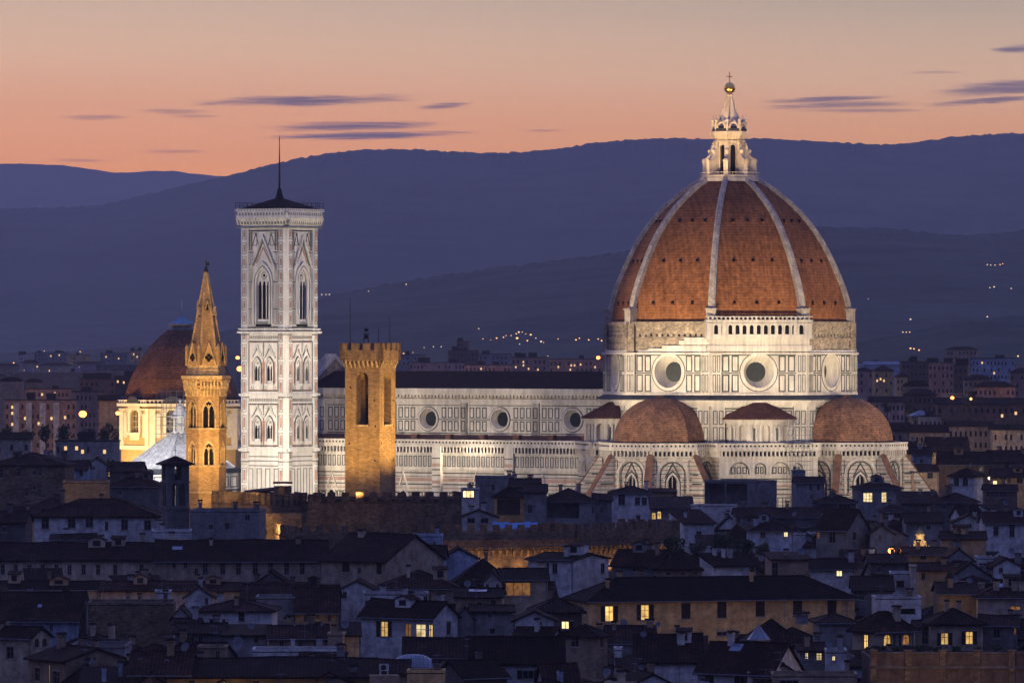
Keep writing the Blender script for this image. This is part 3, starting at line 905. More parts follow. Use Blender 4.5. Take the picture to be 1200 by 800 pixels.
panels(mb, fra, XW + .4, XE - 3.4, 14, 21.0, int(n * .8), .5, .22, 1, None, .05)
for x in (-45.5, -65.3, -85.1):
    mb.fbox(fra, x - 1.2, x + 1.2, 0, 31.5, -.2, 1.0, 0)
    stripes(mb, Fr(0, -WA - 1.0, R(-90)), x - 1.1, x + 1.1, 29, 12, 1.3)
for x in (-55, -75, -95, -37):
    mb.ftri(fra, x, 3.6, 21.2, 25.8, .35, .3, 0); mb.arch(fra, x, 2.2, 12, 19.6, .4, .3, 0, 'p')
    mb.pane(fra, dict(a0=x - 1.1, a1=x + 1.1, z0=12, z1=21.4, top='p'), .08, 3)
mb.build('aisle_wall', MB3, CATH)
# west front seen from behind: a tall slab with a raking gable
mb = MB()
frw = Fr(XW, 0, R(0))
pts = [(-WA - 1, 0), (WA + 1, 0), (WA + 1, 35), (WN + .5, 36), (WN + .5, 45.4), (0, 52.2), (-WN - .5, 45.4), (-WN - .5, 36), (-WA - 1, 35)]
A = [frw.pt(a, z, 0) for a, z in pts]; B = [frw.pt(a, z, -2.5) for a, z in pts]
mb.poly(A, 5); mb.poly(list(reversed(B)), 0)
for i in range(len(pts)):
    q = (i + 1) % len(pts); mb.poly([A[i], B[i], B[q], A[q]], 0)
for s in (-1, 1):
    for i in range(14):
        a = s * (WN + .3) * (1 - i / 14); z = 45.5 + 6.8 * i / 14
        mb.fbox(frw, a - .28, a + .28, z, z + .9, -2.2, -.2, 0)
    p = [(s * (WN + 1), 44.9), (s * (WN + 1), 45.7), (0, 52.6), (0, 51.6)]
    mb.hexa([frw.pt(*q, -2.6) for q in p] + [frw.pt(*q, .3) for q in p], 0)
    for i in range(10):
        a = s * (WN + .9 + i); mb.fbox(frw, a - .22, a + .22, 35.4, 36.6, -2.3, -1.9, 0)
    mb.fbox(frw, min(s * WN, s * (WA + 1)), max(s * WN, s * (WA + 1)), 36.6, 36.95, -2.4, -1.8, 0)
mb.build('west_front', MB3, CATH)

# lantern
LAN = link('lantern', None, CATH)
mb = MB()
mb.prism([octv(k, 7.0) for k in range(8)], 91.6, 92.4, 0)
mb.prism([octv(k, 6.6) for k in range(8)], 92.4, 93.0, 0)
for k in range(8):
    a, b = octv(k, 6.8), octv(k + 1, 6.8)
    mb.rod(a + (93.6,), b + (93.6,), .07, 4)
    for j in range(6):
        x, y = a[0] + (b[0] - a[0]) * j / 6, a[1] + (b[1] - a[1]) * j / 6; mb.rod((x, y, 92.3), (x, y, 93.6), .04, 4)
mb.build('platform', [marble], LAN)
mb = MB(); rl = 3.4; al = rl * math.cos(R(22.5)); hl = rl * math.sin(R(22.5))
for k in range(8):
    ang = R(45 * k); fr = Fr(math.cos(ang) * al, math.sin(ang) * al, ang)
    h = dict(a0=-.62, a1=.62, z0=93, z1=99.9, top='o', depth=.5, back=1)
    mb.wall(fr, -hl, hl, 92, 101.6, [h], 0)
    mb.arch(fr, 0, 1.24, 93, 99.28, .2, .15, 0)
    mb.fbox(fr, -hl - .12, hl + .12, 100.4, 100.8, -.2, .3, 0)
    mb.fbox(fr, -hl - .3, hl + .3, 101.3, 102.0, -.2, .55, 0)
    mb.fbox(fr, -hl - .5, hl + .5, 102.0, 102.9, -.3, .85, 0)
    x, y = octv(k, rl + .1); mb.lathe([(.42, 93), (.34, 94), (.34, 99.6), (.5, 100.3)], 8, x, y, 0)
mb.prism([octv(k, 4.2) for k in range(8)], 102.7, 102.95, 0)
mb.build('lantern_wall', [marble, voidm], LAN)
for k in range(8):
    t = R(22.5 + 45 * k); fr = Fr(0, 0, t + R(90)); sg = -1
    mb = MB()
    P = [(3.2, 92.8), (5.9, 92.8), (5.9, 96.0), (6.25, 96.2), (6.25, 96.6), (5.3, 96.9), (4.6, 97.7), (4.25, 98.9), (4.0, 99.8), (3.2, 99.8)]
    A = [fr.pt(sg * a, z, -.38) for a, z in P]; B = [fr.pt(sg * a, z, .38) for a, z in P]
    mb.poly(A); mb.poly(list(reversed(B)))
    for i in range(len(P)): mb.poly([A[i], A[(i + 1) % len(P)], B[(i + 1) % len(P)], B[i]])
    mb.fbox(fr, -6.1, -4.9, 92.8, 96.0, -.5, .5)
    mb.fbox(fr, -6.25, -4.8, 96.0, 96.4, -.6, .6)
    mb.ball(fr.pt(-4.5, 98.5, 0), .5, 0, 8)
    mb.build('volute_buttress', marble, LAN)
mb = MB()
mb.lathe([(4.0, 102.95), (4.0, 103.5), (3.4, 104.0)], 16, 0, 0, 1)
for k in range(8):
    x, y = octv(k, 3.75)
    mb.rod((x, y, 103), (x, y, 105.2), .32, 6); mb.ball((x, y, 105.4), .42, 0, 8); mb.rod((x, y, 105.6), (x, y, 106.9), .16, 5, 0, .03)
    ang = R(45 * k); fr = Fr(math.cos(ang) * 3.5, math.sin(ang) * 3.5, ang)
    mb.arch(fr, 0, 1.5, 103.5, 103.9, .38, .25, 0, 'o', -.25)
mb.build('pinnacle_crown', [marble, lead], LAN)
mb = MB(); mb.prism([octv(k, 2.75) for k in range(8)], 103.4, 111.0, 0, True, .2)
for k in range(8):
    mb.rod(octv(k, 2.8) + (103.4,), octv(k, .56) + (111.0,), .17, 5)
mb.lathe([(.62, 110.9), (.75, 111.2), (.5, 111.5)], 10)
mb.build('spire', marble, LAN)
mb = MB(); mb.ball((0, 0, 112.75), 1.28, 0, 20)
mb.build('ball', gold, LAN, True)
mb = MB(); mb.rod((0, 0, 113.9), (0, 0, 116.3), .11); fr = Fr(0, 0, R(-60)); mb.fbox(fr, -.62, .62, 115.2, 115.45, -.1, .1)
mb.build('cross', gold, LAN)

# ------------------------------------------------------------------ campanile
def build_campanile():
    Yc = 1381; X = (327.5 - CX) / F * Yc
    root = thing('bell_tower', (X, Yc, 0), R(-ALPHA), 'tall white marble bell tower with square top and thin mast beside the long nave', 'bell tower')
    hs = 6.35
    M = [marble2, green2, pink, voidm, lead, green]
    frs = [Fr(math.cos(R(a)) * hs, math.sin(R(a)) * hs, R(a)) for a in (-90, 0, 90, 180)]
    LEV = [(0, 30.5), (30.5, 43.2), (43.2, 57.6), (57.6, 81.6)]
    mb = MB()
    for fi, fr in enumerate(frs):
        holes = []
        for z0, z1 in ((32.6, 37.9), (45.9, 51.5)):
            for a in (-1.75, 1.75): holes.append(dict(a0=a - .85, a1=a + .85, z0=z0, z1=z1, top='p', depth=.45))
        holes.append(dict(a0=-1.75, a1=1.75, z0=60.1, z1=72.6, top='p', depth=.7))
        vis = fi < 2
        mb.wall(fr, -hs, hs, 0, 82, holes, 0)
        if not vis: continue
        # ground stages
        panels(mb, fr, -4.3, 4.3, 15.5, 26.4, 4, 1.0, .2, 1, None, .07)
        panels(mb, fr, -4.3, 4.3, 5, 14, 4, 1.0, .2, 1, None, .07)
        for z in (26.9, 28.0, 29.0): mb.fbox(fr, -4.6, 4.6, z, z + .2, -.02, .06, 5)
        # two window stages
        for zb, zt, w0, w1 in ((30.5, 43.2, 32.6, 37.9), (43.2, 57.6, 45.9, 51.5)):
            mb.frame(fr, -4.35, 4.35, zb + .9, zt - 1.9, .26, .1, 5)
            mb.frame(fr, -4.0, 4.0, zb + 1.2, zt - 2.2, .12, .07, 2)
            mb.fbox(fr, -.16, .16, zb + 1.2, zt - 2.2, -.02, .08, 1)
            panels(mb, fr, -4.3, 4.3, zt - 1.45, zt - .75, 14, .2, .12, 1, 2, .06)
            for a in (-1.75, 1.75):
                mb.arch(fr, a, 1.72, w0, w1 - 1.46, .22, .3, 0, 'p'); mb.arch(fr, a, 2.2, w0, w1 - 1.46, .18, .14, 5, 'p')
                mb.ftri(fr, a, 3.5, w1 + .1, w1 + 3.3, .26, .34, 0); mb.ftri(fr, a, 2.7, w1 + .45, w1 + 2.7, .2, .2, 1)
                for i in range(4):
                    for s in (-1, 1): mb.fbox(fr, a + s * (1.65 - i * .42) - .13, a + s * (1.65 - i * .42) + .13, w1 + .45 + i * .78, w1 + .7 + i * .78, .05, .42, 0)
                mb.fbox(fr, a - 1.3, a + 1.3, w0 - .5, w0, -.1, .4, 0)
                for s in (-1, 1):
                    mb.fbox(fr, a + s * 1.45 - .14, a + s * 1.45 + .14, w0, w1 - .6, -.02, .06, 2)
                    mb.frame(fr, a + s * 1.35 - .4, a + s * 1.35 + .4, w0 - 1.3, w0 - .7, .1, .06, 1)
        # the tall three-light stage
        mb.arch(fr, 0, 3.5, 59.6, 69.2, .35, .5, 0, 'p'); mb.arch(fr, 0, 4.3, 59.6, 69.2, .22, .3, 1, 'p'); mb.arch(fr, 0, 4.9, 59.6, 69.0, .4, .5, 0, 'p')
        mb.ftri(fr, 0, 7.2, 72.4, 80.2, .4, .55, 0); mb.ftri(fr, 0, 6.0, 73.0, 79.0, .3, .35, 1); mb.ftri(fr, 0, 4.2, 73.6, 77.4, .22, .2, 2)
        for i in range(8):
            for s in (-1, 1): mb.fbox(fr, s * (3.4 - i * .42) - .14, s * (3.4 - i * .42) + .14, 72.9 + i * .88, 73.2 + i * .88, .05, .68, 0)
        for s in (-1, 1):
            for z0, z1 in ((59.4, 62.8), (63.3, 69), (69.5, 73)):
                panels(mb, fr, s * 3.85 - .7, s * 3.85 + .7, z0, z1, 2, .25, .14, 1, 2, .06)
            mb.frame(fr, s * 3.0 - 1.2, s * 3.0 + 1.2, 77.6, 80.6, .18, .06, 1)
        for z in (63.05, 69.25, 73.3, 76.1): 
            for s in (-1, 1): mb.fbox(fr, s * 3.75 - .95, s * 3.75 + .95, z - .12, z + .12, -.02, .1, 5)
        for s in (-1, 1):
            panels(mb, fr, s * 3.9 - .75, s * 3.9 + .75, 73.6, 75.8, 2, .25, .14, 1, 2, .06)
            panels(mb, fr, s * 3.9 - .75, s * 3.9 + .75, 76.5, 80.8, 3, .2, .14, 5, 2, .06)
            mb.ftri(fr, s * 2.2, 2.0, 77.6, 80.6, .22, .08, 5)
        mb.fbox(fr, -4.5, 4.5, 80.9, 81.2, -.02, .08, 5)
        mb.frame(fr, -2.6, 2.6, 59.5, 60.0, .15, .3, 1); mb.fbox(fr, -2.2, 2.2, 59.0, 59.5, -.02, .08, 3)
        panels(mb, fr, -4.5, 4.5, 57.9, 59.0, 12, .2, .12, 1, None, .3)
    mb.build('tower_wall', M, root)
    # corner piers
    for sx in (-1, 1):
        for sy in (-1, 1):
            mb = MB(); cx, cy = sx * (hs - 1.2), sy * (hs - 1.2); rp = 1.72
            mb.prism([(cx + rp * math.cos(R(22.5 + 45 * k)), cy + rp * math.sin(R(22.5 + 45 * k))) for k in range(8)], 0, 81.6, 0)
            for a in (-90, 0):
                fr = Fr(cx + math.cos(R(a)) * rp * .924, cy + math.sin(R(a)) * rp * .924, R(a))
                z = 15
                while z < 81:
                    h = 3.4 if z < 57 else 2.6
                    mb.frame(fr, -.6, .6, z, min(z + h, 81.2), .13, .05, 1); mb.fbox(fr, -.28, .28, z + .5, min(z + h - .5, 81), -.02, .04, 2)
                    z += h + .65
                fd = Fr(cx + math.cos(R(-45)) * rp * .924, cy + math.sin(R(-45)) * rp * .924, R(-45))
            for z, e, hh in ((30.3, .3, .7), (43.0, .25, .6), (57.4, .45, .5), (58.2, .35, .4), (28.2, .15, .4)):
                r2 = rp + e
                mb.prism([(cx + r2 * math.cos(R(22.5 + 45 * k)), cy + r2 * math.sin(R(22.5 + 45 * k))) for k in range(8)], z, z + hh, 0)
                mb.prism([(cx + (rp + .05) * math.cos(R(22.5 + 45 * k)), cy + (rp + .05) * math.sin(R(22.5 + 45 * k))) for k in range(8)], z - .4, z - .1, 1)
            mb.build('corner_pier', M, root)
    for z, e, hh in ((30.35, .45, .6), (43.05, .4, .5), (57.45, .7, .45), (58.25, .5, .35)):
        mb = MB(); mb.box(-hs - e, hs + e, -hs - e, hs + e, z, z + hh, 0); mb.build('string_course', marble2, root)
    # tracery of each window: pillars and pierced head
    for fi in range(2):
        fr = frs[fi]
        for a, w, z0, z1, nl in ((-1.75, 1.7, 32.6, 37.9, 2), (1.75, 1.7, 32.6, 37.9, 2), (-1.75, 1.7, 45.9, 51.5, 2), (1.75, 1.7, 45.9, 51.5, 2), (0, 3.5, 60.1, 72.6, 3)):
            mb = MB(); h = dict(a0=a - w / 2, a1=a + w / 2, z0=z0, z1=z1, top='p'); dp = .35 if nl == 2 else .6
            zt = z1 - w * .866                                       # springing: dark lights below, pierced tympanum above
            mb.pane(fr, h, -dp + .02, 1)
            for i in range(1, nl):
                x = a - w / 2 + w * i / nl; p = fr.pt(x, z0, -dp * .55); r = .085 if nl == 2 else .15
                mb.lathe([(r * 1.6, z0), (r, z0 + .4), (r, zt - .4), (r * 1.7, zt)], 6, p[0], p[1], 0)
            lw = w / nl
            for i in range(nl):
                mb.arch(fr, a - w / 2 + lw * (i + .5), lw * .62, zt - .9 * lw, zt - .55 * lw, lw * .19, -dp * .35, 0, 'p', -dp * .8)
            t = dict(a0=a - w / 2 + .02, a1=a + w / 2 - .02, z0=zt, z1=z1 - .05, top='p')
            mb.pane(fr, t, -dp * .45, 0)
            c = zt + w * .34
            for k in range(12):
                t0, t1 = R(30 * k), R(30 * k + 30)
                for r0, r1, m_ in ((0, w * .10, 1), (w * .19, w * .25, 2)):
                    A = [(a + r * math.cos(t_), c + r * math.sin(t_)) for r, t_ in ((r0, t0), (r1, t0), (r1, t1), (r0, t1))]
                    mb.hexa([fr.pt(*p, -dp * .5) for p in A] + [fr.pt(*p, -dp * .42) for p in A], m_)
            mb.fbox(fr, a - w / 2, a + w / 2, z0, z0 + .6, -dp + .05, -.1, 0)
            mb.build('window', [marble2, voidm, green2], root)
    # cornice
    mb = MB()
    for zz0, zz1, e0, e1 in ((81.6, 82.4, .7, .8), (82.4, 84.0, .8, 1.5), (84.0, 84.5, 1.6, 1.6), (85.2, 85.5, 1.4, 1.4)):
        a, b = hs + e0 - .4, hs + e1 - .4; c = .9
        P = lambda q: [(-q + c, -q), (q - c, -q), (q, -q + c), (q, q - c), (q - c, q), (-q + c, q), (-q, q - c), (-q, -q + c)]
        mb.prism(P(a), zz0, zz1, 0, True, b / a)
    for fr in frs[:2]:
        for i in range(17):
            a = -6.8 + i * .85
            mb.hexa([fr.pt(a - .15, z, o) for z, o in ((82.3, .2), (82.3, .5), (84.0, 1.4), (84.0, .2))] + [fr.pt(a + .15, z, o) for z, o in ((82.3, .2), (82.3, .5), (84.0, 1.4), (84.0, .2))], 0)
            mb.fbox(fr, a + .15, a + .70, 82.55, 83.5, .3, .75, 1)
            mb.fbox(fr, a - .2, a + .2, 84.6, 85.15, .9, 1.15, 1)
        mb.fbox(fr, -7.1, 7.1, 84.5, 85.2, .2, 1.08, 0); mb.fbox(fr, -7.4, 7.4, 85.5, 86.1, .7, 1.08, 0); mb.fbox(fr, -7.4, 7.4, 81.7, 82.0, .2, .62, 1)
        for i in range(18): mb.fbox(fr, -7.2 + i * .82, -6.9 + i * .82, 85.62, 85.98, 1.0, 1.12, 1)
    mb.build('cornice', M, root)
    mb = MB(); q = 6.9
    mb.slab([[(-q, -q, 86.0), (q, -q, 86.0), (0, 0, 88.9)], [(q, -q, 86.0), (q, q, 86.0), (0, 0, 88.9)], [(q, q, 86.0), (-q, q, 86.0), (0, 0, 88.9)], [(-q, q, 86.0), (-q, -q, 86.0), (0, 0, 88.9)]], .25)
    mb.build('pyramid_roof', darkroof, root)
    mb = MB()
    for i in range(4):
        a, b = [(-7.3, -7.3), (7.3, -7.3), (7.3, 7.3), (-7.3, 7.3)][i], [(7.3, -7.3), (7.3, 7.3), (-7.3, 7.3), (-7.3, -7.3)][i]
        for zz in (86.8, 87.5): mb.rod(a + (zz,), b + (zz,), .05, 4)
        for j in range(9):
            x, y = a[0] + (b[0] - a[0]) * j / 9, a[1] + (b[1] - a[1]) * j / 9; mb.rod((x, y, 86.0), (x, y, 87.5), .05, 4)
    mb.build('railing', ironm, root)
    mb = MB(); mb.lathe([(1.1, 88.5), (.75, 89.4), (.5, 90.6), (.28, 91.0)], 8); mb.rod((0, 0, 90.8), (0, 0, 96), .24, 6, 0, .19); mb.rod((0, 0, 96), (0, 0, 103.0), .18, 6, 0, .06); mb.ball((0, 0, 102.2), .16)
    mb.build('mast', ironm, root)


build_campanile()


# ------------------------------------------------------------------ hexagonal brick tower with a spire
def build_spire_tower():
    Yc = 1011; X = (241.5 - CX) / F * Yc; s = F / Yc
    root = thing('spire_tower', (X, Yc, 0), R(12), 'slender orange lit hexagonal brick tower with pointed stone spire and corner gables', 'church tower')
    zz = lambda y: H - (y - YH) / s
    hexp = lambda r: [(r * math.cos(R(-120 + 60 * k)), r * math.sin(R(-120 + 60 * k))) for k in range(6)]
    r = 3.42; ap = r * math.cos(R(30)); hw = r / 2
    M = [paleb, ochstone2, voidm, whitet]
    mb = MB()
    wins = []
    for k in range(6):
        ang = R(-90 + 60 * k); fr = Fr(math.cos(ang) * ap, math.sin(ang) * ap, ang)
        holes = [dict(a0=-.95, a1=.95, z0=zz(501), z1=zz(470), top='p', depth=.55), dict(a0=-.8, a1=.8, z0=zz(545), z1=zz(519), top='p', depth=.55)]
        mb.wall(fr, -hw, hw, 0, zz(440), holes, 0)
        for h in holes:
            mb.arch(fr, 0, h['a1'] * 2 + .1, h['z0'], h['z1'] - h['a1'] * 1.73, .22, .12, 1, 'p'); wins.append((fr, h, k))
        for y in (503, 546.5, 577):
            mb.fbox(fr, -hw - .1, hw + .1, zz(y), zz(y) + .3, -.2, .22, 1)
        for j, (y0, y1, e) in enumerate(((462, 454, .28), (453, 445, .55))):
            n = 6
            for i in range(n):
                c = -hw + (i + .5) * 2 * hw / n
                mb.fbox(fr, c - .14, c + .14, zz(y0) - .3, zz(y1), -.2, e, 1); mb.arch(fr, c + hw / n, .32, zz(y1) - .5, zz(y1) - .3, .1, e, 1)
            mb.fbox(fr, -hw - e * .57, hw + e * .57, zz(y1), zz(y1) + .4, -.3, e + .06, 0)
        mb.fbox(fr, -hw - .4, hw + .4, zz(443.5), zz(440), -.4, .75, 1)
    mb.prism(hexp(3.6), zz(441), zz(440) + .05, 1)
    mb.build('tower_wall', M, root)
    for fr, h, k in wins:
        if k not in (0, 1, 5): continue
        mb = MB(); mb.pane(fr, h, -.5, 1)
        mb.fbox(fr, -.09, .09, h['z0'], h['z1'] - .5, -.35, -.12, 0)
        for s_ in (-1, 1): mb.arch(fr, s_ * h['a1'] * .5, h['a1'] * .72, h['z1'] - 1.5, h['z1'] - 1.3, .12, -.12, 0, 'p', -.35)
        mb.build('window', [ochstone2, voidm], root)
    rs = 3.15
    mb = MB()
    z0 = zz(440); mb.prism(hexp(rs + .25), z0, z0 + 1.1, 1); mb.prism(hexp(rs + .05), z0 + 1.1, z0 + 1.9, 1)
    zb, zt = z0 + 1.9, zz(319)
    mb.prism(hexp(rs * .97), zb, zt, 0, True, .055)
    for x, y in hexp(1):
        mb.rod((x * rs * .97, y * rs * .97, zb), (x * rs * .06, y * rs * .06, zt), .17, 5, 1)
    for k in range(6):                                              # small openings in the spire
        ang = R(-90 + 60 * k); t = .55 if k % 2 else .62
        aa = rs * .97 * math.cos(R(30)) * (1 - t * .945); fr = Fr(math.cos(ang) * aa, math.sin(ang) * aa, ang); zc = zb + (zt - zb) * t
        mb.ftri(fr, 0, .9, zc - .3, zc + 1.2, .2, .5, 1, -.4); mb.fbox(fr, -.2, .2, zc - .5, zc + .5, -.5, .25, 2)
    mb.build('spire', M, root)
    for k in range(6):
        ang = R(-90 + 60 * k); fr = Fr(math.cos(ang) * (rs + .12) * math.cos(R(30)), math.sin(ang) * (rs + .12) * math.cos(R(30)), ang)
        mb = MB(); w = 2.5; zg0 = zb - .2; zg1 = zz(402) if k in (0, 1, 5) else zz(404)
        A = [(-w / 2, zg0), (w / 2, zg0), (0, zg1)]
        mb.poly([fr.pt(*p, .1) for p in A], 0)
        bk = fr.pt(0, zg1, -1.5); mb.poly([fr.pt(*A[1], .1), fr.pt(*A[1], -1.2), bk, fr.pt(*A[2], .1)], 0); mb.poly([fr.pt(*A[0], -1.2), fr.pt(*A[0], .1), fr.pt(*A[2], .1), bk], 0)
        mb.ftri(fr, 0, w + .1, zg0, zg1 + .15, .16, .22, 1, 0)
        for dx, dz in ((0, .38), (0, -.38), (.38, 0), (-.38, 0)):
            h = dict(a0=dx - .3, a1=dx + .3, z0=zg0 + 1.35 + dz - .3, z1=zg0 + 1.35 + dz + .3, top='c'); mb.pane(fr, h, .14 + abs(dx) * .02, 2)
        t = R(-90 + 60 * k + 30); x, y = (rs + .1) * math.cos(t), (rs + .1) * math.sin(t)
        mb.prism([(x + .32 * math.cos(R(q)), y + .32 * math.sin(R(q))) for q in (0, 90, 180, 270)], zb - .2, zz(408), 0); mb.prism([(x + .4 * math.cos(R(q)), y + .4 * math.sin(R(q))) for q in (0, 90, 180, 270)], zz(408), zz(403), 1, True, .1, x, y)
        mb.build('gable', [paleb, ochstone2, voidm], root)
    mb = MB(); mb.ball((0, 0, zt + .25), .38, 0, 10); mb.rod((0, 0, zt), (0, 0, zz(305)), .09, 5); fr = Fr(0, 0, R(-90)); mb.fbox(fr, -.05, .55, zz(311), zz(307.5), -.04, .04); mb.fbox(fr, -.35, .35, zz(314), zz(313), -.05, .05)
    mb.build('finial', ironm, root)


build_spire_tower()


def merlons(mb, fr, a0, a1, z, w, gap, h, o0, o1, m=0):
    n = max(1, int((a1 - a0 + gap) / (w + gap))); p = (a1 - a0 + gap) / n
    for i in range(n):
        mb.fbox(fr, a0 + i * p, a0 + i * p + p - gap, z, z + h, o0, o1, m)


# ------------------------------------------------------------------ battlemented square tower
def build_square_tower():
    Yc = 1002; s = F / Yc; X = (434 - CX) / F * Yc; th = 23.5; q = 3.18
    root = thing('battlemented_tower', (X, Yc, 0), R(-th), 'square orange lit stone tower with battlements, tall belfry arches and flagpoles', 'tower')
    zz = lambda y: H - (y - YH) / s
    frs = [Fr(math.cos(R(a)) * q, math.sin(R(a)) * q, R(a)) for a in (-90, 0, 90, 180)]
    mb = MB()
    for k, fr in enumerate(frs):
        ww = 1.1 if k % 2 == 0 else 1.45
        h = dict(a0=-ww, a1=ww, z0=zz(497), z1=zz(436), top='o', depth=.8)
        mb.wall(fr, -q, q, 0, zz(421), [h], 0); mb.wall(fr, -q + .8, q - .8, zz(500), zz(425), [dict(h)], 0, o=-.8)
        mb.fbox(fr, -ww - .05, ww + .05, zz(497) - .35, zz(497), -.9, .2, 1)
        for (a, y) in ((2.2, 470), (-2.4, 520), (2.3, 540), (-2.2, 455), (2.4, 500)): mb.fbox(fr, a - .15, a + .15, zz(y), zz(y) + .3, -.1, .01, 2)
        n = 8                                                        # corbel table
        for i in range(n):
            c = -q + (i + .5) * 2 * q / n
            mb.hexa([fr.pt(c - .16, z, o) for z, o in ((zz(431), -.1), (zz(431), .1), (zz(424), .62), (zz(422), .62), (zz(422), -.1))[:4]] + [fr.pt(c + .16, z, o) for z, o in ((zz(431), -.1), (zz(431), .1), (zz(424), .62), (zz(422), .62))], 1)
            if i < n - 1: mb.arch(fr, c + q / n, .42, zz(425), zz(424.3), .16, .55, 0)
        mb.fbox(fr, -q - .68, q + .68, zz(422), zz(410), -.3, .68, 0)
        merlons(mb, fr, -q - .68, q + .68, zz(410), 1.05, .8, 1.15, .18, .68)
    mb.build('tower_wall', [ochstone, ochstone2, voidm], root)
    mb = MB(); mb.box(-q, q, -q, q, zz(412), zz(411), 0); mb.build('roof_deck', FLATR, root)
    for x, y, yt in ((-2.9, -1.8, 350), (2.9, 1.5, 371), (.6, 2.0, 384)):
        mb = MB(); mb.rod((x, y, zz(411)), (x, y, zz(yt)), .07, 5, 0, .04); mb.build('flagpole', ironm, root)
    mb = MB(); bx, by = -.6, -.4
    for s_ in (-1, 1): mb.rod((bx + s_ * .5, by, zz(411)), (bx + s_ * .35, by, zz(392)), .07, 4)
    mb.rod((bx - .6, by, zz(391)), (bx + .6, by, zz(391)), .07, 4); mb.rod((bx, by, zz(391)), (bx, by, zz(383)), .05, 4)
    mb.lathe([(.5, zz(397)), (.42, zz(395)), (.3, zz(392.5)), (.05, zz(391.5))], 10, bx, by); mb.fbox(Fr(bx, by, R(-90)), -.3, .4, zz(388), zz(385), -.05, .05)
    mb.build('bell', ironm, root)


build_square_tower()


